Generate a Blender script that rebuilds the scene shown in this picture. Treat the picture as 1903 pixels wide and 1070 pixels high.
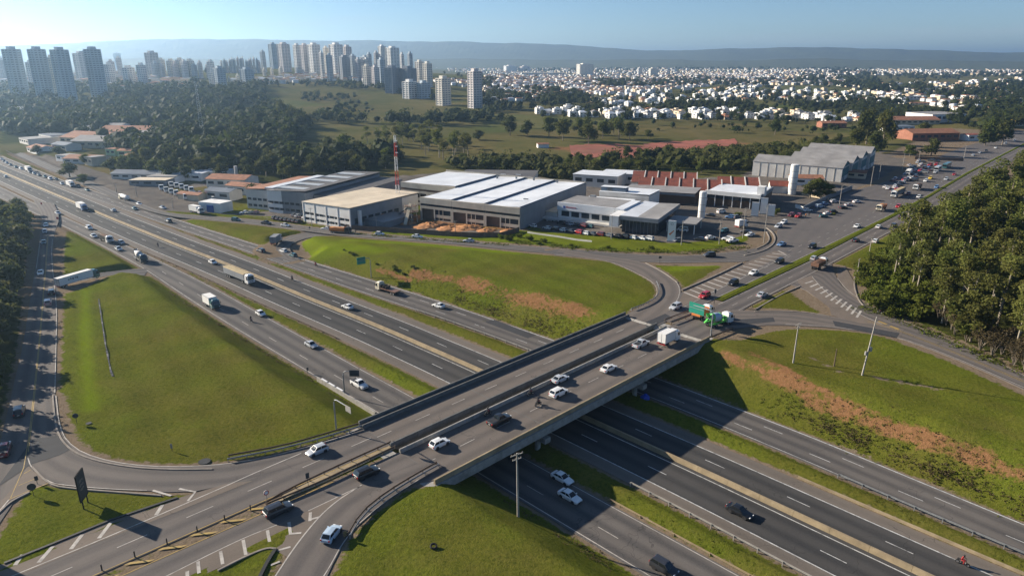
import bpy, bmesh, math, random
import numpy as np
from mathutils import Vector, Matrix

for _o in list(bpy.data.objects):
    bpy.data.objects.remove(_o)
random.seed(11)
rng = np.random.default_rng(11)
sc = bpy.context.scene
COL = sc.collection
R = math.radians

# ---------------------------------------------------------------- camera, sky, sun, exposure
CAMH = 65.0
PITCH = math.atan(421 / 1270)
cam = bpy.data.cameras.new('camera')
cam.sensor_width = 36.0
cam.lens = 36.0 * 1270 / 1903
cam.clip_start = 0.5
cam.clip_end = 40000
cam_o = bpy.data.objects.new('camera', cam)
cam_o.location = (0, 0, CAMH)
cam_o.rotation_euler = (math.pi / 2 - PITCH, 0, 0)
COL.objects.link(cam_o)
sc.camera = cam_o

HAZE = 1.15e-4
SUN_EL = R(20.5)
SUN_AZ = R(-65.0)                       # clockwise from +Y (ahead); the sun stands to the left, a little ahead
sun_dir = Vector((math.sin(SUN_AZ) * math.cos(SUN_EL), math.cos(SUN_AZ) * math.cos(SUN_EL), math.sin(SUN_EL)))
world = bpy.data.worlds.new("World")
sc.world = world
world.use_nodes = True
_nt = world.node_tree
_bg = _nt.nodes['Background']
_sky = _nt.nodes.new('ShaderNodeTexSky')
_sky.sky_type = 'NISHITA'
_sky.sun_disc = False
_sky.sun_elevation = SUN_EL
_sky.sun_rotation = SUN_AZ % (2 * math.pi)
_sky.altitude = 600
_sky.air_density = 0.85
_sky.dust_density = 0.0
_sky.ozone_density = 4.2
# thin cirrus streaks as part of the sky, spread over the whole dome
_tc = _nt.nodes.new('ShaderNodeTexCoord')
_map = _nt.nodes.new('ShaderNodeMapping')
_map.inputs['Scale'].default_value = (2.2, 2.2, 26.0)
_map.inputs['Location'].default_value = (1.3, 0.4, 0.25)
_nz = _nt.nodes.new('ShaderNodeTexNoise')
_nz.inputs['Scale'].default_value = 1.6
_nz.inputs['Detail'].default_value = 6
_nz.inputs['Roughness'].default_value = 0.55
_cr = _nt.nodes.new('ShaderNodeValToRGB')
_cr.color_ramp.elements[0].position = 0.56
_cr.color_ramp.elements[1].position = 0.78
_mx = _nt.nodes.new('ShaderNodeMixRGB')
_mx.inputs[2].default_value = (5.2, 5.6, 6.2, 1)
_fm = _nt.nodes.new('ShaderNodeMath')
_fm.operation = 'MULTIPLY'
_fm.inputs[1].default_value = 0.35
_nt.links.new(_tc.outputs['Generated'], _map.inputs['Vector'])
_nt.links.new(_map.outputs[0], _nz.inputs['Vector'])
_nt.links.new(_nz.outputs['Fac'], _cr.inputs[0])
_nt.links.new(_cr.outputs[0], _fm.inputs[0])
_nt.links.new(_fm.outputs[0], _mx.inputs[0])
_nt.links.new(_sky.outputs[0], _mx.inputs[1])
_nt.links.new(_mx.outputs[0], _bg.inputs[0])
_bg.inputs[1].default_value = 0.052

sun = bpy.data.lights.new('sun', 'SUN')
sun.energy = 5.0
sun.angle = R(0.55)
sun.color = (1.0, 0.89, 0.74)
sun_o = bpy.data.objects.new('sun', sun)
sun_o.rotation_euler = sun_dir.to_track_quat('Z', 'Y').to_euler()
sun_o.location = (-300, 100, 300)
COL.objects.link(sun_o)

sc.view_settings.view_transform = 'Standard'
sc.view_settings.look = 'None'
sc.view_settings.gamma = 1
sc.view_settings.use_curve_mapping = False
sc.view_settings.exposure = 1.27
sc.render.engine = 'CYCLES'
sc.cycles.use_denoising = True
sc.cycles.max_bounces = 5
sc.cycles.diffuse_bounces = 3
sc.cycles.glossy_bounces = 2
sc.cycles.transmission_bounces = 3
sc.cycles.volume_bounces = 0
sc.cycles.transparent_max_bounces = 6
sc.cycles.caustics_reflective = False
sc.cycles.caustics_refractive = False
sc.cycles.sample_clamp_indirect = 4

# ---------------------------------------------------------------- measuring helpers
# The photograph was surveyed once: pixel (u, v) of the 1903 x 1070 photograph -> point on the plane z in metres.
_c, _s = math.cos(PITCH), math.sin(PITCH)


def G(u, v, z=0.0):
    a, b = (u - 951.5) / 1270, (v - 535) / 1270
    t = (CAMH - z) / (_s + _c * b)
    return np.array([a * t, (_c - _s * b) * t])


O0 = G(1000, 730, -6.5)
U0 = np.array([-.705, .709]) / math.hypot(.705, .709)      # along the highway, away from the camera
N0 = np.array([.709, .705]) / math.hypot(.705, .709)       # along the avenue and its bridge


def S(s, t):
    return O0 + s * U0 + t * N0


def st(p):
    d = np.asarray(p) - O0
    return d @ U0, d @ N0


def xy(s, t):
    s = np.asarray(s, float); t = np.asarray(t, float)
    return np.stack([O0[0] + s * U0[0] + t * N0[0], O0[1] + s * U0[1] + t * N0[1]], -1)


def prof(s):
    return np.interp(s, [40, 160, 300], [-6.5, -4.5, -3.5])


def base(x, y):
    s = (x - O0[0]) * U0[0] + (y - O0[1]) * U0[1]
    z = np.interp(s, [60, 180], [0, -3.0])
    r = np.hypot(x, y)
    z = z + 40 * np.exp(-.5 * (((x + 480) / 430) ** 2 + ((y - 1750) / 470) ** 2))
    z = z + 22 * np.exp(-.5 * (((x + 1150) / 500) ** 2 + ((y - 2300) / 600) ** 2))
    z = z + np.interp(r, [1000, 3000, 6000, 14000], [0, 8, 25, 25])
    z = z + np.interp(r, [500, 900], [0, 1]) * (1.6 * np.sin(x / 97 + 1) * np.sin(y / 131) + 1.1 * np.sin(x / 53 + y / 71))
    return z


def pix_base(pts):
    out = []
    for (u, v) in pts:
        z = 0.0
        for _ in range(12):
            q = G(u, v, z)
            z = float(np.interp((q - O0) @ U0, [60, 180], [0, -3.0]))
        out.append(q)
    return np.array(out)


def resample(P, n):
    P = np.asarray(P, float)
    d = np.r_[0, np.cumsum(np.hypot(*np.diff(P, axis=0).T))]
    q = np.linspace(0, d[-1], n)
    return np.stack([np.interp(q, d, P[:, 0]), np.interp(q, d, P[:, 1])], -1)


def smooth(P, k=2, n=None):
    """resample and round a polyline (Chaikin)"""
    P = np.asarray(P, float)
    for _ in range(k):
        A = P[:-1] * .75 + P[1:] * .25
        B = P[:-1] * .25 + P[1:] * .75
        Q = np.empty((2 * len(A), P.shape[1]))
        Q[0::2], Q[1::2] = A, B
        P = np.vstack([P[:1], Q, P[-1:]])
    return P if n is None else resample(P, n)


# ---------------------------------------------------------------- object helpers
def tag(o, label=None, cat=None, group=None, kind=None):
    if label: o['label'] = label
    if cat: o['category'] = cat
    if group: o['group'] = group
    if kind: o['kind'] = kind
    return o


def link(name, data, parent=None, loc=None, rz=None):
    o = bpy.data.objects.new(name, data)
    COL.objects.link(o)
    if parent is not None: o.parent = parent
    if loc is not None: o.location = loc
    if rz is not None: o.rotation_euler = (0, 0, rz)
    return o


def empty(name, loc=(0, 0, 0), rz=0.0):
    o = link(name, None, None, loc, rz)
    o.empty_display_size = 0.3
    return o


def copy_tree(o, parent=None):
    c = o.copy()
    COL.objects.link(c)
    if parent is not None: c.parent = parent
    for ch in o.children:
        copy_tree(ch, c)
    return c


class MB:
    """collects faces of several materials into one mesh"""

    def __init__(self):
        self.v, self.f, self.m = [], [], []

    def add(self, vs, fs, m=0):
        n = len(self.v)
        self.v += [tuple(map(float, p)) for p in vs]
        self.f += [tuple(i + n for i in f) for f in fs]
        self.m += [m] * len(fs)
        return self

    def box(self, c, s, rz=0.0, m=0, taper=1.0, open_bottom=False):
        cx, cy, cz = c
        hx, hy, hz = s[0] / 2, s[1] / 2, s[2] / 2
        co, si = math.cos(rz), math.sin(rz)
        vs = []
        for z, k in ((-hz, 1.0), (hz, taper)):
            for x, y in ((-hx, -hy), (hx, -hy), (hx, hy), (-hx, hy)):
                x, y = x * k, y * k
                vs.append((cx + x * co - y * si, cy + x * si + y * co, cz + z))
        fs = [(4, 5, 6, 7), (0, 1, 5, 4), (1, 2, 6, 5), (2, 3, 7, 6), (3, 0, 4, 7)]
        if not open_bottom: fs.append((3, 2, 1, 0))
        return self.add(vs, fs, m)

    def prism(self, poly, z0, z1, m=0, mtop=None):
        n = len(poly)
        z0 = z0 if hasattr(z0, '__len__') else [z0] * n
        z1 = z1 if hasattr(z1, '__len__') else [z1] * n
        vs = [(p[0], p[1], z) for p, z in zip(poly, z0)] + [(p[0], p[1], z) for p, z in zip(poly, z1)]
        self.add(vs, [(i, (i + 1) % n, n + (i + 1) % n, n + i) for i in range(n)] + [tuple(range(n - 1, -1, -1))], m)
        return self.add(vs[n:], [tuple(range(n))], m if mtop is None else mtop)

    def tube(self, pts, r, n=6, m=0, cap=True):
        pts = [Vector(p) for p in pts]
        rs = r if hasattr(r, '__len__') else [r] * len(pts)
        rings = []
        for i, p in enumerate(pts):
            d = (pts[min(i + 1, len(pts) - 1)] - pts[max(i - 1, 0)]).normalized()
            a = d.orthogonal().normalized() if abs(d.z) > .99 else d.cross(Vector((0, 0, 1))).normalized()
            b = d.cross(a)
            rings.append([p + rs[i] * (math.cos(2 * math.pi * k / n) * a + math.sin(2 * math.pi * k / n) * b) for k in range(n)])
        vs = [q for rg in rings for q in rg]
        fs = [(i * n + k, i * n + (k + 1) % n, (i + 1) * n + (k + 1) % n, (i + 1) * n + k) for i in range(len(pts) - 1) for k in range(n)]
        if cap:
            fs.append(tuple(range(n - 1, -1, -1)))
            fs.append(tuple((len(pts) - 1) * n + k for k in range(n)))
        return self.add(vs, fs, m)

    def beam(self, pts, w, h, m=0, z0=0.0):
        """rectangular section swept along a 3-D polyline; h upward from the points"""
        pts = [Vector(p) for p in pts]
        vs = []
        for i, p in enumerate(pts):
            d = pts[min(i + 1, len(pts) - 1)] - pts[max(i - 1, 0)]
            n = Vector((-d.y, d.x, 0)).normalized() * (w / 2)
            vs += [p - n + Vector((0, 0, z0)), p + n + Vector((0, 0, z0)), p + n + Vector((0, 0, z0 + h)), p - n + Vector((0, 0, z0 + h))]
        fs = []
        for i in range(len(pts) - 1):
            a, b = 4 * i, 4 * i + 4
            fs += [(a + k, a + (k + 1) % 4, b + (k + 1) % 4, b + k) for k in range(4)]
        e = 4 * (len(pts) - 1)
        fs += [(3, 2, 1, 0), (e, e + 1, e + 2, e + 3)]
        return self.add(vs, fs, m)

    def lathe(self, prof_, c=(0, 0, 0), n=16, m=0, axis='z'):
        vs, k = [], len(prof_)
        for j in range(n):
            a = 2 * math.pi * j / n
            for r, z in prof_:
                p = (r * math.cos(a), r * math.sin(a), z)
                if axis == 'y': p = (p[0], p[2], p[1])
                if axis == 'x': p = (p[2], p[0], p[1])
                vs.append((p[0] + c[0], p[1] + c[1], p[2] + c[2]))
        fs = [(j * k + i, ((j + 1) % n) * k + i, ((j + 1) % n) * k + i + 1, j * k + i + 1) for j in range(n) for i in range(k - 1)]
        return self.add(vs, fs, m)

    def mesh(self, name, mats, smooth_=False):
        me = bpy.data.meshes.new(name)
        me.from_pydata(self.v, [], self.f)
        for mt in (mats if isinstance(mats, (list, tuple)) else [mats]):
            me.materials.append(mt)
        me.polygons.foreach_set('material_index', self.m)
        if smooth_: me.polygons.foreach_set('use_smooth', [True] * len(self.f))
        me.validate()
        bm = bmesh.new(); bm.from_mesh(me)
        bmesh.ops.recalc_face_normals(bm, faces=bm.faces)
        bm.to_mesh(me); bm.free()
        return me

    def build(self, name, mats, parent=None, loc=None, rz=None, smooth_=False):
        return link(name, self.mesh(name, mats, smooth_), parent, loc, rz)


# ---------------------------------------------------------------- materials
def nodes_of(name):
    m = bpy.data.materials.new(name)
    m.use_nodes = True
    nt = m.node_tree
    return m, nt, nt.nodes['Principled BSDF'], nt.links.new


def N(nt, kind, **kw):
    n = nt.nodes.new('ShaderNode' + kind)
    for k, v in kw.items():
        if k in n.inputs: n.inputs[k].default_value = v
        else: setattr(n, k, v)
    return n


def noise(nt, vec, scale, detail=4, rough=.55):
    n = N(nt, 'TexNoise')
    n.inputs['Scale'].default_value = scale
    n.inputs['Detail'].default_value = detail
    n.inputs['Roughness'].default_value = rough
    nt.links.new(vec, n.inputs['Vector'])
    return n.outputs['Fac']


def ramp(nt, fac, p0, p1, c0=0.0, c1=1.0):
    n = N(nt, 'MapRange')
    n.inputs['From Min'].default_value = p0
    n.inputs['From Max'].default_value = p1
    n.inputs['To Min'].default_value = c0
    n.inputs['To Max'].default_value = c1
    nt.links.new(fac, n.inputs['Value'])
    return n.outputs['Result']


def mixc(nt, fac, a, b, mode='MIX'):
    n = N(nt, 'MixRGB', blend_type=mode)
    for i, x in ((0, fac), (1, a), (2, b)):
        if isinstance(x, (tuple, list)): n.inputs[i].default_value = (*x, 1) if len(x) == 3 else x
        elif isinstance(x, (int, float)): n.inputs[i].default_value = x
        else: nt.links.new(x, n.inputs[i])
    return n.outputs[0]


def math_(nt, op, a, b=None, clamp=False):
    n = N(nt, 'Math', operation=op)
    n.use_clamp = clamp
    for i, x in ((0, a), (1, b)):
        if x is None: continue
        if isinstance(x, (int, float)): n.inputs[i].default_value = x
        else: nt.links.new(x, n.inputs[i])
    return n.outputs[0]


def M(name, col, rough=.7, var=.18, scale=1.5, metal=0.0, coat=0.0, dirt=None, coords='Object', spec=.3):
    """plain material with two scales of colour wear; dirt = (colour, amount)"""
    m, nt, b, L = nodes_of(name)
    tc = N(nt, 'TexCoord').outputs[coords]
    f = noise(nt, tc, scale, 5)
    f2 = noise(nt, tc, scale * .17, 3)
    lo = tuple(c * (1 - var) for c in col)
    hi = tuple(min(c * (1 + var), .95) for c in col)
    c = mixc(nt, ramp(nt, f, .3, .7), lo, hi)
    c = mixc(nt, ramp(nt, f2, .35, .65, 0, var * 1.2), c, tuple(x * .6 for x in col))
    if dirt:
        c = mixc(nt, ramp(nt, noise(nt, tc, scale * .6, 6, .65), .5, .75, 0, dirt[1]), c, dirt[0])
    L(c, b.inputs['Base Color'])
    L(ramp(nt, f, .3, .7, rough - .07, min(1, rough + .07)), b.inputs['Roughness'])
    b.inputs['Metallic'].default_value = metal
    b.inputs['Specular IOR Level'].default_value = spec
    if coat: b.inputs['Coat Weight'].default_value = coat
    return m


MAT = {}
MAT['concrete'] = M('concrete', (.30, .285, .26), .85, .2, .9, dirt=((.10, .095, .085), .6))
MAT['concrete_dark'] = M('concrete_dark', (.13, .13, .125), .85, .25, .8, dirt=((.05, .05, .05), .6))
MAT['concrete_tan'] = M('concrete_tan', (.30, .235, .145), .85, .25, .5, dirt=((.17, .13, .08), .7))
MAT['kerb'] = M('kerb', (.24, .21, .18), .9, .25, .6, dirt=((.12, .09, .06), .6))
MAT['white_line'] = M('white_line', (.50, .50, .48), .7, .2, 1.4, dirt=((.10, .10, .10), 1.0))
MAT['worn_line'] = M('worn_line', (.42, .39, .35), .8, .2, .9, dirt=((.14, .13, .12), .95))
MAT['yellow_line'] = M('yellow_line', (.36, .245, .07), .7, .15, .8, dirt=((.14, .12, .09), .9))
MAT['galvanised'] = M('galvanised', (.30, .31, .32), .5, .15, 2, metal=.5)
MAT['rust_rail'] = M('rust_rail', (.13, .095, .07), .7, .3, 2, metal=.2)
MAT['black_steel'] = M('black_steel', (.022, .022, .022), .6, .2, 2)
MAT['pole'] = M('pole', (.36, .33, .29), .85, .15, 1.2)
MAT['wood_pole'] = M('wood_pole', (.14, .10, .07), .9, .2, 2)
MAT['sign_back'] = M('sign_back', (.05, .055, .06), .6, .1, 2)
MAT['sign_green'] = M('sign_green', (.02, .23, .16), .5, .06, 2)
MAT['sign_white'] = M('sign_white', (.70, .70, .70), .5, .05, 2)
MAT['sign_red'] = M('sign_red', (.5, .03, .03), .5, .05, 2)
MAT['rubber'] = M('rubber', (.018, .018, .018), .85, .1, 4)
MAT['glass'] = M('glass', (.012, .016, .02), .08, .1, 2, spec=.5)
MAT['bldg_glass'] = M('bldg_glass', (.03, .04, .05), .15, .3, .3, spec=.5)
MAT['chrome'] = M('chrome', (.6, .6, .62), .25, .05, 3, metal=.9)
MAT['lamp_white'] = M('lamp_white', (.8, .8, .78), .2, .03, 3)
MAT['lamp_red'] = M('lamp_red', (.42, .02, .015), .25, .05, 3)
MAT['plastic_black'] = M('plastic_black', (.03, .03, .032), .6, .1, 3)
MAT['soil_orange'] = M('soil_orange', (.40, .19, .08), .95, .25, .7)
MAT['blue_tarp'] = M('blue_tarp', (.03, .08, .45), .6, .2, 2)


def asphalt(name, base_c, dark_c, lane=3.5, off=0.0, wear=.6, patch=.35):
    """UV: u = metres from the left edge, v = metres along the road"""
    m, nt, b, L = nodes_of(name)
    uv = N(nt, 'UVMap').outputs[0]
    sep = N(nt, 'SeparateXYZ'); L(uv, sep.inputs[0])
    pos = N(nt, 'NewGeometry').outputs['Position']
    u = math_(nt, 'DIVIDE', math_(nt, 'SUBTRACT', sep.outputs[0], off), lane)
    fr = math_(nt, 'FRACT', u)
    d = math_(nt, 'ABSOLUTE', math_(nt, 'SUBTRACT', fr, .5))          # 0 at the lane's middle
    band = ramp(nt, d, .36, .08, 0, 1)
    mp = N(nt, 'Mapping'); mp.inputs['Scale'].default_value = (1.1, .045, 1)
    L(uv, mp.inputs['Vector'])
    streak = noise(nt, mp.outputs[0], 1.0, 5, .6)
    big = noise(nt, pos, .035, 3)
    mid = noise(nt, pos, .35, 4, .6)
    fine = noise(nt, pos, 3.5, 3, .7)
    f = math_(nt, 'MULTIPLY', band, ramp(nt, streak, .25, .7, .45, 1.25))
    f = math_(nt, 'MULTIPLY', f, wear)
    f = math_(nt, 'ADD', f, ramp(nt, big, .4, .68, 0, patch), True)
    c = mixc(nt, f, base_c, dark_c)
    c = mixc(nt, ramp(nt, streak, .5, .85, 0, .35), c, tuple(x * 1.35 for x in base_c))
    c = mixc(nt, ramp(nt, mid, .3, .75, 0, .3), c, tuple(x * .55 for x in base_c))
    c = mixc(nt, ramp(nt, fine, .2, .8, 0, .28), c, tuple(x * 1.5 for x in base_c))
    # sealed cracks across and along
    vor = N(nt, 'TexVoronoi', feature='DISTANCE_TO_EDGE')
    vor.inputs['Scale'].default_value = .16
    wob = N(nt, 'VectorMath', operation='ADD')
    nz = N(nt, 'TexNoise'); nz.inputs['Scale'].default_value = .3; L(pos, nz.inputs['Vector'])
    sc_ = N(nt, 'VectorMath', operation='SCALE'); sc_.inputs['Scale'].default_value = 6
    L(nz.outputs['Color'], sc_.inputs[0]); L(sc_.outputs[0], wob.inputs[0]); L(pos, wob.inputs[1])
    L(wob.outputs[0], vor.inputs['Vector'])
    crack = math_(nt, 'MULTIPLY', ramp(nt, vor.outputs['Distance'], .012, .004), ramp(nt, noise(nt, pos, .06, 2), .5, .6))
    c = mixc(nt, math_(nt, 'MULTIPLY', crack, .45), c, (.02, .02, .02))
    L(c, b.inputs['Base Color'])
    b.inputs['Roughness'].default_value = .85
    b.inputs['Specular IOR Level'].default_value = .12
    bp = N(nt, 'Bump'); bp.inputs['Strength'].default_value = .25; bp.inputs['Distance'].default_value = .03
    L(fine, bp.inputs['Height']); L(bp.outputs[0], b.inputs['Normal'])
    return m


MAT['asphalt_main'] = asphalt('asphalt_main', (.066, .063, .060), (.027, .028, .030), 3.6, .6, .8)
MAT['asphalt_service'] = asphalt('asphalt_service', (.125, .113, .103), (.048, .047, .048), 3.4, .3, .85)
MAT['asphalt_avenue'] = asphalt('asphalt_avenue', (.135, .118, .106), (.062, .058, .058), 3.5, .2, .75)
MAT['asphalt_wide'] = asphalt('asphalt_wide', (.125, .112, .104), (.085, .080, .078), 9.0, .2, .35, .55)
MAT['asphalt_deck'] = asphalt('asphalt_deck', (.145, .124, .108), (.072, .066, .063), 3.6, .4, .7, .2)
MAT['asphalt_new'] = asphalt('asphalt_new', (.052, .053, .056), (.04, .041, .045), 3.5, 0, .3, .2)
MAT['shoulder'] = asphalt('shoulder', (.150, .128, .108), (.085, .074, .064), 2.8, 0, .35, .5)
MAT['pavement_tan'] = asphalt('pavement_tan', (.165, .135, .110), (.10, .085, .072), 5, 0, .3, .5)


def ground_material():
    m, nt, b, L = nodes_of('ground_cover')
    pos = N(nt, 'NewGeometry').outputs['Position']
    att = N(nt, 'Attribute', attribute_name='zone')
    att2 = N(nt, 'Attribute', attribute_name='zone2')
    sp = N(nt, 'SeparateColor'); L(att.outputs['Color'], sp.inputs[0])
    sp2 = N(nt, 'SeparateColor'); L(att2.outputs['Color'], sp2.inputs[0])
    soil, dirt, wood = sp.outputs[0], sp.outputs[1], sp.outputs[2]
    lush, field, pave = sp2.outputs[0], sp2.outputs[1], sp2.outputs[2]
    n1 = noise(nt, pos, .022, 4)
    n2 = noise(nt, pos, .12, 5, .6)
    n3 = noise(nt, pos, .9, 5, .7)
    n4 = noise(nt, pos, 4.0, 3, .8)
    g = mixc(nt, ramp(nt, n2, .3, .7), (.070, .102, .009), (.120, .145, .014))
    g = mixc(nt, ramp(nt, n1, .38, .62), g, (.098, .090, .018))
    g = mixc(nt, ramp(nt, n3, .40, .72, 0, .7), g, (.048, .064, .007))
    n5 = noise(nt, pos, .05, 6, .7)
    g = mixc(nt, ramp(nt, n5, .50, .68, 0, .65), g, (.125, .102, .030))
    g = mixc(nt, ramp(nt, n5, .46, .28, 0, .6), g, (.075, .118, .008))
    g = mixc(nt, ramp(nt, n4, .35, .75, 0, .7), g, (.140, .135, .026))
    n6 = noise(nt, pos, 1.7, 4, .75)
    g = mixc(nt, ramp(nt, n6, .48, .70, 0, .75), g, (.036, .052, .006))
    g = mixc(nt, math_(nt, 'MULTIPLY', lush, ramp(nt, n3, .2, .7, .5, 1), True), g, (.135, .185, .008))
    # wide fields far away: dry olive and brown patches
    vor = N(nt, 'TexVoronoi'); vor.inputs['Scale'].default_value = .0045; L(pos, vor.inputs['Vector'])
    fc = mixc(nt, ramp(nt, noise(nt, pos, .012, 5, .6), .35, .65), (.085, .090, .028), (.16, .13, .055))
    fc = mixc(nt, ramp(nt, noise(nt, pos, .06, 5, .65), .5, .75, 0, .7), fc, (.05, .062, .018))
    fc = mixc(nt, .3, fc, mixc(nt, .5, (.08, .09, .03), vor.outputs['Color'], 'MULTIPLY'))
    g = mixc(nt, field, g, fc)
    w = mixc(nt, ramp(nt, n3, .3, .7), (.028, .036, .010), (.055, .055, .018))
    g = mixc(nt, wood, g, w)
    d = mixc(nt, ramp(nt, n3, .3, .7), (.150, .112, .075), (.205, .160, .115))
    fd = math_(nt, 'ADD', dirt, ramp(nt, n3, .3, .7, -.35, .35))
    g = mixc(nt, ramp(nt, fd, .35, .62), g, d)
    pv = mixc(nt, ramp(nt, n2, .3, .7), (.105, .096, .088), (.17, .148, .126))
    g = mixc(nt, ramp(nt, pave, .4, .6), g, pv)
    so = mixc(nt, ramp(nt, n3, .3, .7), (.19, .085, .045), (.30, .150, .080))
    so = mixc(nt, ramp(nt, n4, .38, .7, 0, .7), so, (.11, .075, .025))
    fs = math_(nt, 'ADD', math_(nt, 'ADD', soil, ramp(nt, n3, .25, .75, -.5, .42)), ramp(nt, n2, .3, .7, -.5, .3))
    g = mixc(nt, math_(nt, 'MULTIPLY', ramp(nt, soil, 0, .15), ramp(nt, fs, .38, .80, 0, .92)), g, so)
    L(g, b.inputs['Base Color'])
    b.inputs['Roughness'].default_value = 1
    b.inputs['Specular IOR Level'].default_value = 0
    bp = N(nt, 'Bump'); bp.inputs['Strength'].default_value = .7; bp.inputs['Distance'].default_value = .35
    hs = math_(nt, 'ADD', math_(nt, 'MULTIPLY', n3, .8), math_(nt, 'MULTIPLY', n4, .5))
    L(hs, bp.inputs['Height']); L(bp.outputs[0], b.inputs['Normal'])
    return m


MAT['ground'] = ground_material()


def leaf(name, c1, c2, c3, rough=.7):
    m, nt, b, L = nodes_of(name)
    rnd = N(nt, 'ObjectInfo').outputs['Random']
    tc = N(nt, 'TexCoord').outputs['Object']
    geo = N(nt, 'NewGeometry').outputs['Random Per Island']
    f = noise(nt, tc, .35, 3)
    c = mixc(nt, ramp(nt, f, .35, .65), c1, c2)
    c = mixc(nt, math_(nt, 'MULTIPLY', rnd, .8), c, c3)
    c = mixc(nt, ramp(nt, noise(nt, N(nt, 'NewGeometry').outputs['Position'], .045, 3), .38, .62, 0, .8), c, c3)
    c = mixc(nt, ramp(nt, noise(nt, N(nt, 'NewGeometry').outputs['Position'], .11, 2), .5, .7, 0, .6), c, tuple(x * 1.35 for x in c2))
    c = mixc(nt, ramp(nt, geo, 0, 1, 0, .5), c, tuple(x * .55 for x in c1))
    L(c, b.inputs['Base Color'])
    b.inputs['Roughness'].default_value = rough
    b.inputs['Specular IOR Level'].default_value = .06
    tr = N(nt, 'BsdfTranslucent'); L(c, tr.inputs['Color'])
    mx = N(nt, 'MixShader'); mx.inputs[0].default_value = .42
    L(b.outputs[0], mx.inputs[1]); L(tr.outputs[0], mx.inputs[2]); L(mx.outputs[0], nt.nodes['Material Output'].inputs['Surface'])
    return m


MAT['leaf'] = leaf('leaf', (.085, .115, .020), (.13, .16, .030), (.095, .085, .026))
MAT['leaf_dark'] = leaf('leaf_dark', (.055, .082, .018), (.095, .115, .026), (.085, .080, .026))
MAT['leaf_euc'] = leaf('leaf_euc', (.110, .150, .030), (.155, .180, .040), (.14, .125, .036))
MAT['leaf_wood'] = leaf('leaf_wood', (.026, .046, .012), (.054, .074, .018), (.045, .05, .016))
MAT['leaf_bush'] = leaf('leaf_bush', (.085, .130, .014), (.13, .165, .020), (.11, .11, .022))
MAT['leaf_dry'] = leaf('leaf_dry', (.11, .095, .045), (.15, .115, .055), (.10, .075, .042))
MAT['bark'] = M('bark', (.20, .165, .125), .9, .3, 1.5)
MAT['bark_pale'] = M('bark_pale', (.29, .25, .19), .85, .25, 1.2)
# ---------------------------------------------------------------- road lines along the highway, in metres (s along, t across)
def T(*pairs):
    a = np.array(pairs, float)
    return lambda s: np.interp(s, a[:, 0], a[:, 1])


SS = np.arange(-160, 561, 4.0)


def softs(f):
    v = f(SS)
    k = np.ones(11) / 11
    vv = np.convolve(np.pad(v, 5, mode='edge'), k, 'valid')
    return lambda s: np.interp(s, SS, vv)


bar = softs(T((-160, -3.6), (-77, -2.7), (-59, -2.0), (-37, -1.7), (40, -1.9), (61, -3.0), (93, -5.8), (132, -7.8), (177, -11.6), (262, -16.6), (400, -22), (520, -26), (560, -27)))
mBn = softs(T((-160, 13), (-90, 13), (-64, 14.6), (-38, 16), (33, 15.8), (55, 14), (81, 10.4), (111, 7.6), (139, 5.3), (181, 1.8), (214, -1.5), (281, -6.5), (387, -12), (514, -15.5), (560, -16)))
mBf = softs(T((-160, 20), (-88, 21.8), (-68, 24.3), (-39, 25.7), (20, 26), (63, 23.5), (73, 22.1), (109, 17.7), (135, 14.8), (152, 12.5), (202, 7.6), (245, 4.1), (281, 2), (387, -4), (514, -7), (560, -8)))
mAr = softs(T((-160, -21.5), (40, -21.2), (83, -22), (126, -22.4), (167, -24.5), (197, -26), (239, -28.2), (285, -31.2), (400, -36), (560, -42)))
mAl = softs(T((-160, -31.4), (19, -31.4), (47, -31.9), (95, -33), (128, -32.8), (160, -32.2), (186, -32.9), (223, -34.2), (257, -36), (300, -39.5), (400, -46), (560, -54)))
A_in = lambda s: bar(s) - 1.35
A_out = lambda s: bar(s) - 9.3
A_sh = lambda s: bar(s) - 12.3
B_in = lambda s: bar(s) + .75
B_out = lambda s: bar(s) + 7.5
B_sh = lambda s: bar(s) + 10.5


def hwline(f, s=SS):
    return xy(s, f(s))


med_up = lambda t: np.interp(t, [-170, -43, 40, 70, 135, 227, 290, 391, 611, 900], [-1.6, -4.2, -4.6, -4.6, -3.7, -1.9, .6, 6.5, 14.5, 25])
med_lo = lambda t: np.interp(t, [-170, -43, 40, 70, 126, 221, 284, 391, 611, 900], [-3.2, -6.9, -7.1, -7.1, -7.1, -4.2, -1.7, 4.6, 12.6, 23])


def tl(f, t0, t1, n=40):
    t = np.linspace(t0, t1, n)
    return xy(f(t), t)


ROADS = []


def road(name, Lp, Rp, mat, z='base', lift=.03, n=None, k=2, terrain=True):
    """Lp, Rp: left and right edges (world xy), running the same way"""
    Lp, Rp = smooth(Lp, k), smooth(Rp, k)
    ln = max(np.hypot(*np.diff(Lp, axis=0).T).sum(), np.hypot(*np.diff(Rp, axis=0).T).sum())
    n = n or max(6, int(ln / 4))
    Lp, Rp = resample(Lp, n), resample(Rp, n)
    C = (Lp + Rp) / 2
    if z == 'hw':
        zz = prof((C - O0) @ U0)
    elif z == 'base':
        zz = np.interp((C - O0) @ U0, [60, 180], [0, -3.0])
    elif callable(z):
        zz = z(C)
    else:
        zz = np.interp(np.linspace(0, 1, n), np.linspace(0, 1, len(z)), z)
    ROADS.append(dict(name=name, L=Lp, R=Rp, C=C, z=zz, hw=np.hypot(*(Lp - Rp).T) / 2, mat=mat, lift=lift, terrain=terrain))
    return ROADS[-1]


def stl(*pts):
    return xy([p[0] for p in pts], [p[1] for p in pts])


P_ = pix_base
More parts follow.
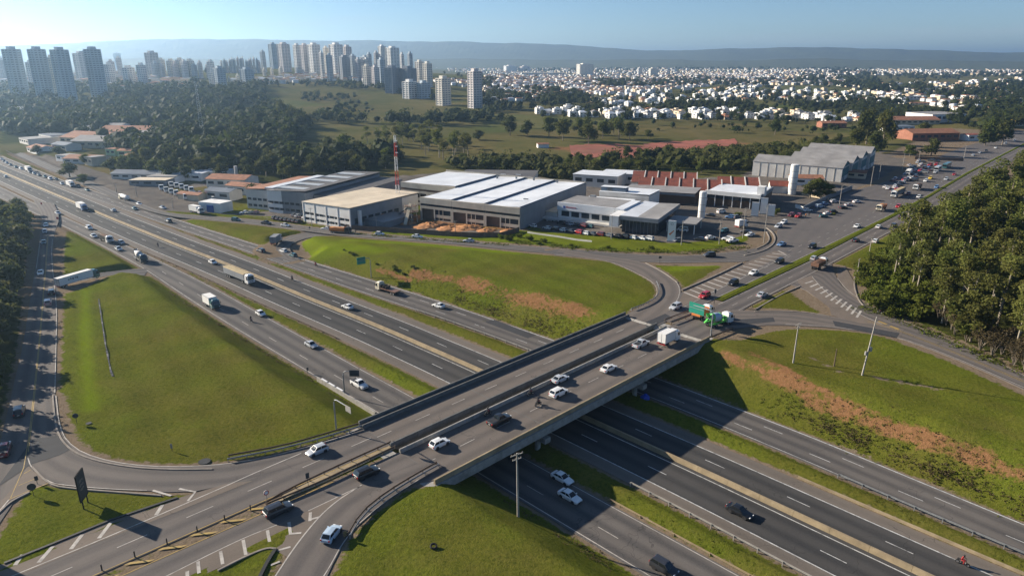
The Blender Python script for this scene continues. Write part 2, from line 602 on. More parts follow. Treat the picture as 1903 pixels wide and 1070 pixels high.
# deck-level roads first (the highway's cutting is carved after them)
av_up_sw = road('avenue_road', tl(lambda t: np.full_like(t, 4.9), -165, -43), tl(med_up, -165, -43), 'asphalt_avenue', lift=.030, k=0)
av_lo_sw = road('avenue_road', tl(med_lo, -165, -43), tl(lambda t: np.interp(t, [-165, -80, -66, -55, -43], [-9.8, -10, -10.4, -12, -18.4]), -165, -43), 'asphalt_avenue', lift=.034, k=0)
av_up_ne = road('avenue_road', np.vstack([stl((5.2, 40), (5.6, 50), (5.6, 66)), P_([(1290, 535), (1380, 490), (1432, 468), (1446, 448), (1442, 425), (1494, 392), (1586, 354), (1650, 338), (1712, 306), (1770, 280), (1850, 255), (1910, 238)])]),
                np.vstack([tl(med_up, 40, 640, 50)]), 'asphalt_wide', lift=.030, k=1)
av_lo_ne = road('avenue_road', tl(med_lo, 40, 640, 60), tl(lambda t: np.interp(t, [40, 67, 120, 220, 640], [-18.4, -14.2, -13.9, -12.2, 3.5]), 40, 640, 60), 'asphalt_avenue', lift=.034, k=0)
front_b = road('frontage_road', P_([(40, 283), (110, 313), (200, 350), (258, 376), (306, 396), (380, 401), (485, 409), (569, 420), (640, 431), (808, 444), (943, 454), (1100, 467), (1205, 474), (1279, 476), (1373, 467), (1426, 457), (1462, 440)]),
               P_([(28, 287), (95, 318), (190, 359), (262, 388), (326, 404), (380, 408), (485, 418), (569, 429), (640, 439), (808, 450), (943, 464), (1111, 481), (1184, 486), (1247, 489), (1331, 487), (1390, 487), (1462, 470)]), 'asphalt_service', lift=.026)
loop_ne = road('loop_ramp_road', np.vstack([P_([(1040, 463), (1110, 474), (1201, 487), (1235, 505), (1260, 524), (1267, 539), (1262, 558), (1243, 579)]), stl((-2.5, 43), (-2.5, 40))]),
               np.vstack([P_([(1030, 474), (1100, 479), (1142, 488), (1184, 507), (1218, 526), (1225, 543), (1216, 560), (1172, 577)]), stl((5.2, 42), (5.2, 40))]), 'asphalt_deck', lift=.038)
east_up = road('east_ramp_road', P_([(1462, 528), (1490, 534), (1517, 553), (1545, 572), (1592, 602), (1664, 626), (1760, 660), (1903, 722), (2100, 822)]),
               P_([(1545, 490), (1555, 519), (1574, 543), (1622, 574), (1688, 602), (1784, 641), (1903, 698), (2100, 785)]), 'asphalt_avenue', lift=.026)
east_lo = road('east_ramp_road', P_([(1350, 575), (1401, 578), (1450, 577), (1500, 580), (1541, 587), (1610, 598), (1680, 612)]),
               P_([(1322, 626), (1352, 613), (1415, 604), (1450, 604), (1545, 608), (1610, 617), (1672, 629)]), 'asphalt_deck', lift=.042)
front_a = road('frontage_road', P_([(62, 372), (80, 400), (74, 440), (62, 520), (42, 649), (27, 708), (18, 750), (-6, 850), (-60, 975), (-140, 1100)]),
               P_([(100, 378), (112, 402), (99, 440), (97, 482), (107, 566), (105, 650), (103, 733), (96, 790), (68, 868), (14, 950), (-60, 1060)]), 'asphalt_avenue', z='base', lift=.026, k=1)
loop_sw = road('loop_ramp_road', np.vstack([P_([(103, 733), (109, 801), (135, 832), (179, 851), (252, 864), (330, 867), (422, 862), (527, 843), (674, 799)]), stl((4.9, -43))]),
               np.vstack([P_([(60, 760), (48, 820), (57, 868), (90, 897), (135, 903), (210, 909), (273, 911), (360, 918), (500, 878)]), stl((1.6, -56), (1.6, -43))]), 'asphalt_avenue', lift=.038)
ramp_s = road('south_ramp_road', P_([(440, 1180), (512, 1070), (555, 1004), (611, 940), (664, 904), (740, 876), (800, 852)]),
              P_([(560, 1180), (607, 1070), (647, 990), (716, 931), (780, 890), (806, 877), (826, 866)]), 'asphalt_avenue', lift=.042)
# the highway and its service roads
hw_a = road('highway_road', hwline(bar), hwline(A_out), 'asphalt_main', 'hw', .03, k=0)
hw_as = road('highway_shoulder', hwline(A_out), hwline(A_sh), 'shoulder', 'hw', .03, k=0)
hw_b = road('highway_road', hwline(B_out), hwline(bar), 'asphalt_main', 'hw', .03, k=0)
hw_bs = road('highway_shoulder', hwline(B_sh), hwline(B_out), 'shoulder', 'hw', .03, k=0)
sv_a = road('service_road', hwline(mAr), hwline(mAl), 'asphalt_service', 'hw', .034, k=0)
sv_b = road('service_road', hwline(mBf), hwline(mBn), 'asphalt_service', 'hw', .034, k=0)


def mixz(C):
    """between the frontage road's level and the service road's"""
    s = (C - O0) @ U0
    zb = np.interp(s, [60, 180], [0, -3.0])
    w = np.linspace(0, 1, len(C))
    return zb * (1 - w) + prof(s) * w


def mixz_r(C):
    return mixz(C[::-1])[::-1]


ramp_a = road('link_ramp_road', P_([(95, 522), (118, 512), (150, 508)]).tolist() + [G(189, 505, -3.2), G(235, 501, -4), G(278, 497, -4.3)],
              P_([(104, 546), (130, 534), (150, 523)]).tolist() + [G(187, 513, -3.2), G(227, 507, -4), G(268, 511, -4.3)], 'asphalt_service', mixz, .044)
ramp_b = road('link_ramp_road', P_([(660, 426), (611, 426), (569, 429)]).tolist() + [G(538, 436, -3), G(514, 445, -3.3), G(498, 453, -3.6), G(497, 460, -3.8), G(506, 469, -4)],
              P_([(660, 438), (611, 435), (580, 437)]).tolist() + [G(561, 443, -3), G(542, 451, -3.3), G(536, 459, -3.6), G(544, 470, -3.8), G(560, 480, -4)], 'asphalt_service', mixz, .044)

# ---------------------------------------------------------------- terrain: plain, cuttings, far rises
DECK = (-19.2, 5.9, -43.2, 40.2)     # s0, s1, t0, t1 of the overpass


def road_clamp(x, y, h, skip=()):
    for rd in ROADS:
        if not rd['terrain'] or rd['name'] in skip: continue
        C, z, hw = rd['C'], rd['z'], rd['hw']
        step = 2 if len(C) > 40 else 1
        idx = np.unique(np.r_[np.arange(0, len(C), step), len(C) - 1])
        C, z, hw = C[idx], z[idx], hw[idx]
        lo, hi = C.min(0) - 45, C.max(0) + 45
        near = np.where((x > lo[0]) & (x < hi[0]) & (y > lo[1]) & (y < hi[1]))[0]
        if len(near) == 0: continue
        px, py = x[near], y[near]
        bd = np.full(len(near), 1e9); bz = np.zeros(len(near))
        for i in range(len(C) - 1):
            a, b = C[i], C[i + 1]
            d = b - a; l2 = d @ d
            if l2 < 1e-9: continue
            w = np.clip(((px - a[0]) * d[0] + (py - a[1]) * d[1]) / l2, 0, 1)
            dd = np.hypot(px - a[0] - w * d[0], py - a[1] - w * d[1]) - (hw[i] * (1 - w) + hw[i + 1] * w)
            zz = z[i] * (1 - w) + z[i + 1] * w
            better = dd < bd
            bd = np.where(better, dd, bd); bz = np.where(better, zz, bz)
        e = np.maximum(bd - 1.3, 0)
        k = .60
        up = bz - .07 + k * e
        lo_ = bz - .07 - .35 * e
        h[near] = np.minimum(np.maximum(h[near], lo_), up)
        rd['_d'] = (near, bd)
    return h


def axis(a, b, step, lo, hi, g=1.055):
    core = list(np.arange(a, b + step / 2, step))
    x, d = b, step
    while x < hi:
        d *= g; x += d; core.append(x)
    x, d = a, step
    while x > lo:
        d *= g; x -= d; core.insert(0, x)
    return np.array(core)


GS = axis(-135, 215, 1.35, -9000, 16500)
GT = axis(-118, 150, 1.35, -16500, 15000)
_S, _T = np.meshgrid(GS, GT, indexing='ij')
GX = (O0[0] + _S * U0[0] + _T * N0[0]).ravel()
GY = (O0[1] + _S * U0[1] + _T * N0[1]).ravel()
GZ = road_clamp(GX, GY, base(GX, GY))
# small unevenness away from the roads
GDIST = np.full(GX.shape, 200.0)
for rd in ROADS:
    if '_d' in rd:
        n_, d_ = rd['_d']
        GDIST[n_] = np.minimum(GDIST[n_], d_)
_u = np.clip((GDIST - 1.5) / 6, 0, 1)
GZ = GZ + _u * (.16 * np.sin(GX / 3.1 + np.sin(GY / 5.3)) * np.sin(GY / 4.2) + .10 * np.sin(GX / 1.7 + GY / 2.3))
ZG = GZ.reshape(_S.shape)


def terr(x, y):
    x = np.atleast_1d(np.asarray(x, float)); y = np.atleast_1d(np.asarray(y, float))
    s = (x - O0[0]) * U0[0] + (y - O0[1]) * U0[1]
    t = (x - O0[0]) * N0[0] + (y - O0[1]) * N0[1]
    i = np.clip(np.searchsorted(GS, s) - 1, 0, len(GS) - 2)
    j = np.clip(np.searchsorted(GT, t) - 1, 0, len(GT) - 2)
    a = np.clip((s - GS[i]) / (GS[i + 1] - GS[i]), 0, 1)
    b = np.clip((t - GT[j]) / (GT[j + 1] - GT[j]), 0, 1)
    return (ZG[i, j] * (1 - a) * (1 - b) + ZG[i + 1, j] * a * (1 - b) + ZG[i, j + 1] * (1 - a) * b + ZG[i + 1, j + 1] * a * b)


def tz(x, y):
    return float(terr(x, y)[0])


_D = np.geomspace(50, 12000, 700)


def hit(uv):
    """where the line of sight through pixel (u, v) meets the ground: rows of x, y, z"""
    uv = np.atleast_2d(np.asarray(uv, float))
    out = np.zeros((len(uv), 3))
    for k, (u, v) in enumerate(uv):
        a, b = (u - 951.5) / 1270, (v - 535) / 1270
        dx, dy, dz = a, _c - _s * b, -(_s + _c * b)
        X, Y, Zr = dx * _D, dy * _D, CAMH + dz * _D
        g = terr(X, Y)
        w = np.where(Zr < g)[0]
        i = w[0] if len(w) else len(_D) - 1
        if i > 0:
            f0, f1 = Zr[i - 1] - g[i - 1], Zr[i] - g[i]
            q = f0 / (f0 - f1) if f0 != f1 else 1
            d = _D[i - 1] + q * (_D[i] - _D[i - 1])
        else:
            d = _D[0]
        out[k] = (dx * d, dy * d, CAMH + dz * d)
    return out


def on_deck(p):
    s, t = st(p)
    return DECK[0] <= s <= DECK[1] and DECK[2] <= t <= DECK[3]


def surf(u, v, under=False):
    """the road or ground surface seen at pixel (u, v)"""
    q = G(u, v, .03)
    if not under and on_deck(q): return np.array([q[0], q[1], .04])
    h = hit([(u, v)])[0]
    if not under and on_deck(h[:2]) and h[2] > -1.5: h[2] = 0
    return h + np.array([0, 0, .10])


def poly_mask(X, Y, poly):
    inside = np.zeros(X.shape, bool)
    n = len(poly)
    for i in range(n):
        x0, y0 = poly[i]; x1, y1 = poly[(i + 1) % n]
        c = ((y0 > Y) != (y1 > Y)) & (X < (x1 - x0) * (Y - y0) / (y1 - y0 + 1e-12) + x0)
        inside ^= c
    return inside


def seg_dist(X, Y, P):
    d = np.full(X.shape, 1e9)
    for a, b in zip(P[:-1], P[1:]):
        v = np.asarray(b) - np.asarray(a)
        w = np.clip(((X - a[0]) * v[0] + (Y - a[1]) * v[1]) / (v @ v + 1e-9), 0, 1)
        d = np.minimum(d, np.hypot(X - a[0] - w * v[0], Y - a[1] - w * v[1]))
    return d


# what covers the ground where (bare soil, dirt verges, woodland floor, lush strips, far fields, yards)
z_soil = np.zeros(GX.shape); z_dirt = np.zeros(GX.shape); z_wood = np.zeros(GX.shape)
z_lush = np.zeros(GX.shape); z_field = np.zeros(GX.shape); z_pave = np.zeros(GX.shape)
z_dirt = np.clip(1.15 - GDIST / 1.15, 0, 1)
for pts, w in (([(770, 506), (868, 523)], 2.8), ([(868, 523), (930, 545), (985, 555), (1050, 570), (1095, 580)], 4.0), ([(700, 500), (760, 520)], 1.2),
               ([(1345, 660), (1420, 690), (1500, 735)], 2.2), ([(1500, 745), (1580, 770), (1640, 790), (1720, 815), (1800, 845), (1903, 880)], 2.5),
               ([(1395, 655), (1480, 700), (1560, 745), (1700, 800), (1850, 850)], 1.4),
               ([(1055, 276), (1120, 284), (1200, 286), (1260, 280)], 24), ([(1190, 272), (1365, 266)], 17), ([(1080, 288), (1160, 291)], 14),
               ([(1585, 540), (1598, 570), (1640, 588), (1700, 612), (1740, 630)], 2.2), ([(1700, 616), (1790, 655), (1903, 700)], 1.2)):
    P = hit(pts)[:, :2]
    P = resample(P, 8 * len(P))
    z_soil = np.maximum(z_soil, np.clip(1.25 - seg_dist(GX, GY, P) / w, 0, 1))
for pts, w in (([(1560, 600), (1660, 625)], 1.2), ([(1500, 660), (1560, 690)], .8), ([(1620, 700), (1760, 725)], 1.0)):
    P = hit(pts)[:, :2]
    z_dirt = np.maximum(z_dirt, np.clip(1 - seg_dist(GX, GY, P) / w, 0, .7))
# lush strips
for pts, w in (([(160, 540), (158, 620), (162, 700), (170, 760)], 1.5), ([(640, 447), (760, 452), (960, 470)], 2.5), ([(560, 470), (700, 465), (560, 452)], 6),
               ([(960, 440), (1080, 452), (1180, 460), (1280, 463), (1380, 455)], 5), ([(1250, 500), (1330, 492)], 3)):
    P = hit(pts)[:, :2]
    z_lush = np.maximum(z_lush, np.clip(1.3 - seg_dist(GX, GY, P) / w, 0, 1) * .8)
_r = np.hypot(GX, GY)
_sv = (GX - O0[0]) * U0[0] + (GY - O0[1]) * U0[1]
z_field = np.clip((GY - 330) / 60, 0, 1)
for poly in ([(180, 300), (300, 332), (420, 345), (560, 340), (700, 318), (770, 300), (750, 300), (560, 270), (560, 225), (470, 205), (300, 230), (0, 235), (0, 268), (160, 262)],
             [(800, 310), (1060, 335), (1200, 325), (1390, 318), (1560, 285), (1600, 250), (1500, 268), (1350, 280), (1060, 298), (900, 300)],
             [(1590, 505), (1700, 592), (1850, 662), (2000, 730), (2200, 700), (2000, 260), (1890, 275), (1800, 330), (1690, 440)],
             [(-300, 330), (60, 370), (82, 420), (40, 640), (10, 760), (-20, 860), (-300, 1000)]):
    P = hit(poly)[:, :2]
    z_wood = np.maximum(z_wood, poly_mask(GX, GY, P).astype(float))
for poly in ([(300, 352), (420, 330), (500, 352), (780, 370), (980, 420), (1030, 432), (1220, 452), (1330, 452), (1440, 430), (1490, 395), (1590, 352), (1640, 330), (1690, 300), (1640, 282), (1400, 300), (1380, 330), (1180, 330), (1050, 325), (860, 318), (700, 330), (520, 345), (430, 345)],
             [(400, 398), (480, 404), (570, 415), (660, 430), (760, 440), (930, 450), (990, 440), (980, 420), (780, 400), (560, 390)],
             [(10, 280), (120, 330), (240, 372), (300, 394), (380, 398), (420, 385), (330, 355), (220, 330), (100, 290)]):
    P = hit(poly)[:, :2]
    z_pave = np.maximum(z_pave, poly_mask(GX, GY, P).astype(float))
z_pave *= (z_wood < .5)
# the green banks between the frontage road and the dealership
for poly in ([(640, 430), (800, 442), (960, 452), (1100, 465), (1290, 472), (1390, 466), (1424, 457), (1434, 445), (1424, 428), (1350, 445), (1250, 452), (1030, 432), (960, 428), (930, 440), (800, 432)],
             [(400, 398), (500, 405), (560, 412), (640, 428), (680, 428), (600, 415), (520, 402)]):
    P = hit(poly)[:, :2]
    mk = poly_mask(GX, GY, P)
    z_pave[mk] = 0
    z_lush[mk] = .45
# orange earth of the building site
P = hit([(740, 415), (790, 418), (860, 425), (980, 428), (975, 415), (860, 408), (760, 398)])[:, :2]
z_soil[poly_mask(GX, GY, P)] = 1.0
z_pave[poly_mask(GX, GY, P)] = 0
P = hit([(545, 402), (580, 415), (640, 428), (640, 420), (580, 405)])[:, :2]
z_dirt[poly_mask(GX, GY, P)] = 1.0

_me = bpy.data.meshes.new('ground')
_nS, _nT = _S.shape
_ii, _jj = np.meshgrid(np.arange(_nS - 1), np.arange(_nT - 1), indexing='ij')
_a = (_ii * _nT + _jj).ravel()
_F = np.stack([_a, _a + _nT, _a + _nT + 1, _a + 1], -1)
_F = _F[:, ::-1] if np.cross(U0, N0) < 0 else _F
_me.vertices.add(len(GX)); _me.vertices.foreach_set('co', np.stack([GX, GY, GZ], -1).ravel())
_me.loops.add(_F.size); _me.loops.foreach_set('vertex_index', _F.ravel())
_me.polygons.add(len(_F)); _me.polygons.foreach_set('loop_start', np.arange(len(_F)) * 4)
_me.polygons.foreach_set('use_smooth', np.ones(len(_F), bool))
_me.update(calc_edges=True)
for nm, chans in (('zone', (z_soil, z_dirt, z_wood)), ('zone2', (z_lush, z_field, z_pave))):
    at = _me.color_attributes.new(nm, 'FLOAT_COLOR', 'POINT')
    at.data.foreach_set('color', np.stack([*chans, np.ones(GX.shape)], -1).astype(np.float32).ravel())
_me.materials.append(MAT['ground'])
ground = tag(link('ground', _me), kind='structure')


# ---------------------------------------------------------------- road surfaces
def ribbon_mesh(name, rd, sub=1):
    Lp, Rp, z = rd['L'], rd['R'], rd['z'] + rd['lift']
    n = len(Lp)
    w = np.hypot(*(Lp - Rp).T)
    C = (Lp + Rp) / 2
    run = np.r_[0, np.cumsum(np.hypot(*np.diff(C, axis=0).T))]
    cols = [0, .25, .5, .75, 1]
    vs, uv = [], []
    for i in range(n):
        d = (Rp[i] - Lp[i]) / max(w[i], 1e-6)
        vs.append((*(Lp[i] - d * .06), z[i] - .22)); uv.append((0, run[i]))
        for c in cols:
            q = Lp[i] * (1 - c) + Rp[i] * c
            vs.append((*q, z[i])); uv.append((w[i] * c, run[i]))
        vs.append((*(Rp[i] + d * .06), z[i] - .22)); uv.append((w[i], run[i]))
    k = len(cols) + 2
    fs = [(i * k + j, i * k + j + 1, (i + 1) * k + j + 1, (i + 1) * k + j) for i in range(n - 1) for j in range(k - 1)]
    me = bpy.data.meshes.new(name)
    me.from_pydata([tuple(map(float, v)) for v in vs], [], fs)
    ul = me.uv_layers.new(name='UVMap')
    li = np.zeros(len(me.loops), int); me.loops.foreach_get('vertex_index', li)
    ul.data.foreach_set('uv', np.array(uv, np.float32)[li].ravel())
    me.materials.append(MAT[rd['mat']])
    me.update()
    if me.polygons[len(fs) // 2 // (k - 1) * (k - 1) + 1].normal.z < 0: me.flip_normals()
    return me


for rd in ROADS:
    rd['o'] = tag(link(rd['name'], ribbon_mesh(rd['name'], rd)), kind='structure')


def flat_poly(name, pts, z, mat, parent=None):
    me = bpy.data.meshes.new(name)
    me.from_pydata([(float(p[0]), float(p[1]), z) for p in pts], [], [tuple(range(len(pts)))])
    ul = me.uv_layers.new(name='UVMap')
    for lp in me.loops:
        s, t = st(pts[lp.vertex_index]); ul.data[lp.index].uv = (s, t)
    me.materials.append(MAT[mat]); me.update()
    if me.polygons[0].normal.z < 0: me.flip_normals()
    return link(name, me, parent)


def gp(*uvs, z=0.0):
    return [G(u, v, z) for u, v in uvs]


gore1 = tag(flat_poly('gore_pavement', gp((-60, 1100), (-30, 1058), (12, 1046), (205, 966), (328, 926), (420, 899), (470, 893), (330, 950), (185, 1006), (20, 1075), (-30, 1100)), .045, 'pavement_tan'), kind='structure')
gore2 = tag(flat_poly('gore_pavement', gp((230, 1110), (441, 1004), (515, 975), (573, 949), (668, 903), (640, 925), (612, 941), (556, 1004), (535, 1036), (512, 1022), (490, 1018), (400, 1058), (330, 1090), (290, 1110)), .045, 'pavement_tan'), kind='structure')
gore3 = tag(flat_poly('gore_pavement', gp((1262, 560), (1272, 541), (1380, 491), (1440, 466), (1462, 470), (1400, 502), (1330, 540), (1262, 573)), .050, 'pavement_tan'), kind='structure')
gore4 = tag(flat_poly('gore_pavement', gp((1480, 520), (1508, 513), (1530, 538), (1560, 560), (1595, 583), (1640, 604), (1600, 601), (1545, 586), (1541, 572), (1490, 533)), .050, 'pavement_tan'), kind='structure')
gore5 = tag(flat_poly('gore_pavement', gp((52, 864), (58, 872), (90, 897), (17, 930), (-20, 965), (-30, 955), (8, 925), (40, 885)), .045, 'pavement_tan'), kind='structure')
side_dirt = tag(flat_poly('roadside_pavement', gp((1556, 500), (1570, 494), (1585, 520), (1590, 548), (1602, 566), (1575, 543), (1557, 519)), .046, 'pavement_tan'), kind='structure')
# darker asphalt patches of later repairs
for nm_, pts, z in (('asphalt_patch', gp((1194, 601), (1236, 583), (1250, 590), (1206, 610)), .055), ('asphalt_patch', gp((1547, 596), (1672, 619), (1666, 628), (1552, 606)), .06),
                    ('asphalt_patch', gp((1330, 596), (1437, 590), (1440, 598), (1345, 606)), .062),
                    ('asphalt_patch', gp((-5, 905), (62, 815), (112, 809), (135, 833), (110, 846), (60, 862)), .058)):
    tag(flat_poly(nm_, pts, z, 'asphalt_new'), kind='structure')
for s0, s1, a, b in ((24, 46, 21.5, 24.8), (44, 60, 2.2, 5.0)):
    tag(flat_poly('asphalt_patch', [S(s0, a), S(s1, a), S(s1, b), S(s0, b)], -6.5 + .055, 'asphalt_new'), kind='structure')


# ---------------------------------------------------------------- painted markings
def strip(mb, P, z, w, m=0):
    P = np.asarray(P, float)
    z = np.broadcast_to(z, (len(P),))
    d = np.gradient(P, axis=0)
    d /= np.hypot(*d.T)[:, None] + 1e-9
    n = np.stack([-d[:, 1], d[:, 0]], -1) * w / 2
    vs = []
    for p, k, q in zip(P, n, z):
        vs += [(*(p + k), q), (*(p - k), q)]
    mb.add(vs, [(2 * i, 2 * i + 1, 2 * i + 3, 2 * i + 2) for i in range(len(P) - 1)], m)


def dashes(mb, P, zf, w, on, period, m=0, start=0.0):
    P = np.asarray(P, float)
    d = np.r_[0, np.cumsum(np.hypot(*np.diff(P, axis=0).T))]
    a = start
    while a + on < d[-1]:
        q = np.linspace(a, a + on, 3)
        X = np.stack([np.interp(q, d, P[:, 0]), np.interp(q, d, P[:, 1])], -1)
        strip(mb, X, zf(X), w, m)
        a += period


zh = lambda X: prof((np.asarray(X) - O0) @ U0) + .046
zb = lambda X: np.interp((np.asarray(X) - O0) @ U0, [60, 180], [0, -3.0]) + .060


def mark(rd, fn, mats, name='lane_marking'):
    mb = MB(); fn(mb)
    return tag(mb.build(name, mats, rd['o']), kind='stuff')


W, WW, Y = MAT['white_line'], MAT['worn_line'], MAT['yellow_line']


def hwm(mb, f, off, w=.2):
    P = hwline(lambda s: f(s) + off); strip(mb, P, zh(P), w)


def hwd(mb, f, off, start=2.0, w=.16, on=4, per=16):
    dashes(mb, hwline(lambda s: f(s) + off), zh, w, on, per, 0, start)


mark(hw_a, lambda mb: (hwm(mb, A_in, 0), hwm(mb, A_out, .05, .22), hwd(mb, bar, -5.3, 9.4)), W)
mark(hw_b, lambda mb: (hwm(mb, B_in, .15, .12), hwm(mb, B_out, -.05, .22), hwd(mb, bar, 4.2, 3.0)), W)
mark(sv_a, lambda mb: (hwm(mb, mAr, -.4, .16), hwm(mb, mAl, .5, .18), hwd(mb, mAl, 3.9, 5, .14)), WW)
mark(sv_b, lambda mb: (hwm(mb, mBn, .45, .14), hwm(mb, mBf, -.35, .26), hwd(mb, mBn, 3.4, 6), hwd(mb, mBf, -3.3, 1)), W)


def gl(*uvs):
    return pix_base(uvs)


def ln(mb, uvs, w, m=0, k=2):
    P = resample(smooth(gl(*uvs), k), 24) if len(uvs) > 2 else gl(*uvs)
    strip(mb, P, zb(P), w, m)


def m1(mb):
    t = np.linspace(-165, -44, 30)
    strip(mb, xy(med_up(t) + .25, t), .06, .16, 1)
    dashes(mb, xy(np.interp(t, [-165, -43], [1.2, .6]), t), lambda X: np.full(len(X), .06), .16, 4, 9.5, 0, 3.0)
    ln(mb, [(20, 1071), (185, 1004), (400, 912), (470, 880), (560, 842)], .2)
    # hatching of the upper gore and the little arrowhead island
    for a, b in (((42, 1030), (28, 1050)), ((98, 1015), (72, 1045)), ((153, 993), (132, 1020)), ((206, 971), (184, 1000)), ((302, 938), (290, 957))):
        strip(mb, gl(a, b), .062, .55)
    for P in ([(333, 908), (363, 914), (349, 931)], [(284, 911), (304, 917), (318, 921)]):
        strip(mb, gl(*P), .064, .4)


mark(av_up_sw, m1, [WW, Y])


def m2(mb):
    t = np.linspace(-165, -56, 30)
    strip(mb, xy(med_lo(t) - .1, t), .064, .16, 1)
    n = 13
    for i in range(n):       # yellow hatching of the painted median
        t0 = -68.5 - i * 4.3
        mb.add([(*S(med_up(t0) - .3, t0), .066), (*S(med_up(t0) - .3, t0 - .8), .066), (*S(med_lo(t0 + 2.6) + .3, t0 + 1.9), .066), (*S(med_lo(t0 + 2.6) + .3, t0 + 2.7), .066)], [(0, 1, 2, 3)], 1)
    ln(mb, [(290, 1080), (441, 1004), (515, 975)], .16)
    ln(mb, [(573, 949), (670, 903)], .16)
    ln(mb, [(500, 1088), (556, 1003), (611, 940), (672, 901)], .2)
    for a, b in (((348, 1061), (349, 1080)), ((368, 1043), (370, 1065)), ((410, 1024), (414, 1048)), ((452, 1003), (457, 1031)), ((497, 985), (502, 1012)), ((537, 970), (540, 992)), ((577, 952), (576, 968))):
        strip(mb, gl(a, b), .068, .45)
    for P in ([(537, 992), (560, 990)], [(574, 966), (595, 960)], [(518, 1022), (540, 1016)], [(503, 1050), (520, 1043)]):
        strip(mb, gl(*P), .07, .35)


mark(av_lo_sw, m2, [WW, Y])
mark(loop_sw, lambda mb: (ln(mb, [(104, 735), (111, 801), (137, 833), (181, 852), (252, 865), (330, 867.5), (422, 863), (527, 844), (660, 804)], .16, 0),
                          ln(mb, [(52, 850), (57, 868), (90, 897), (135, 903), (210, 909), (273, 911)], .16, 0)), [WW, Y])
mark(front_a, lambda mb: (ln(mb, [(88, 440), (82, 520), (76, 600), (66, 700), (59, 770), (50, 840), (40, 890), (20, 925)], .13, 1),
                          ln(mb, [(89.5, 440), (83.5, 520), (77.5, 600), (68, 700), (61.5, 770), (52.5, 840)], .13, 1),
                          ln(mb, [(75, 445), (64, 520), (44, 649), (29, 708), (20, 752)], .14, 0), ln(mb, [(97.5, 445), (95, 482), (106, 566), (104, 650), (102, 730)], .14, 0),
                          ln(mb, [(17, 928), (0, 948), (-20, 968)], .2, 0), ln(mb, [(90, 898), (54, 912), (17, 928)], .18, 1),
                          ln(mb, [(45, 880), (57, 873)], .14, 1), ln(mb, [(35, 902), (64, 890)], .14, 1)), [WW, Y])
mark(ramp_s, lambda mb: (ln(mb, [(580, 1095), (604, 1070), (645, 992), (714, 932), (778, 891)], .14, 0)), WW)
mark(loop_ne, lambda mb: (ln(mb, [(1030, 473), (1102, 480), (1143, 489), (1183, 508), (1216, 526), (1223, 543), (1214, 559), (1170, 576)], .14, 0),
                          ln(mb, [(1201, 489), (1233, 505), (1258, 524), (1264, 539), (1260, 557), (1243, 577)], .16, 0)), WW)
mark(front_b, lambda mb: (ln(mb, [(330, 403.5), (380, 407), (485, 417), (569, 428), (640, 438), (808, 449), (943, 463), (1060, 476)], .14, 0),
                          ln(mb, [(306, 397), (380, 402), (485, 410), (569, 421), (640, 432), (808, 445), (943, 455), (1100, 468), (1205, 475), (1279, 477), (1373, 468)], .14, 0),
                          ln(mb, [(1190, 486), (1247, 488), (1331, 486), (1385, 486)], .14, 0)), WW)


def m3(mb):
    t = np.linspace(66, 600, 80)
    strip(mb, xy(med_up(t) + .4, t), zb(xy(med_up(t) + .4, t)), .16)
    for off, st_ in ((3.9, 3), (7.3, 6)):
        q = np.linspace(70 if off < 5 else 130, 600, 80)
        dashes(mb, xy(med_up(q) + off, q), zb, .15, 3, 9, 0, st_)
    for i in range(17):      # worn hatching between the loop and the carriageway
        a, b = i / 16, min(1, i / 16 + .06)
        p = np.array([1271, 543]) * (1 - a) + np.array([1446, 466]) * a
        q = np.array([1290, 560]) * (1 - b) + np.array([1462, 474]) * b
        P = gl(p, q); strip(mb, P, .062, .65)
    ln(mb, [(1268, 572), (1345, 533), (1420, 497), (1468, 473)], .16)


mark(av_up_ne, m3, WW)


def m4(mb):
    t = np.linspace(66, 600, 80)
    strip(mb, xy(med_lo(t) - .4, t), zb(xy(med_lo(t) - .4, t)), .16)
    dashes(mb, xy(med_lo(t) - 3.6, t), zb, .15, 3, 9, 0, 2)
    strip(mb, xy(np.interp(t, [66, 120, 220, 640], [-13.8, -13.5, -11.8, 3.9]), t), zb(xy(0 * t, t)), .16)


mark(av_lo_ne, m4, WW)


def m5(mb):
    ln(mb, [(1509, 514), (1530, 539), (1560, 561), (1594, 583), (1640, 603)], .18)
    for i in range(11):
        a = i / 10
        p = np.array([1496, 527]) * (1 - a) + np.array([1592, 590]) * a
        q = np.array([1511, 516 + 6]) * (1 - a) + np.array([1600, 578]) * a
        P = gl(p, q); strip(mb, P, .062, .6)
    ln(mb, [(1612, 596), (1665, 611), (1760, 648), (1903, 708)], .13, 1)
    ln(mb, [(1612, 598), (1665, 613), (1760, 650), (1903, 710.5)], .13, 1)
    ln(mb, [(1460, 602.5), (1545, 606), (1664, 624.5), (1760, 658), (1903, 720)], .16)
    ln(mb, [(1556, 517), (1575, 541), (1623, 572), (1688, 600.5), (1784, 639.5), (1903, 697)], .14)
    for c in ((1640, 600), (1662, 609)):
        P = gl((c[0] - 8, c[1] - 3), (c[0] + 8, c[1] + 3)); strip(mb, P, .066, .9, 1)


mark(east_up, m5, [WW, Y])

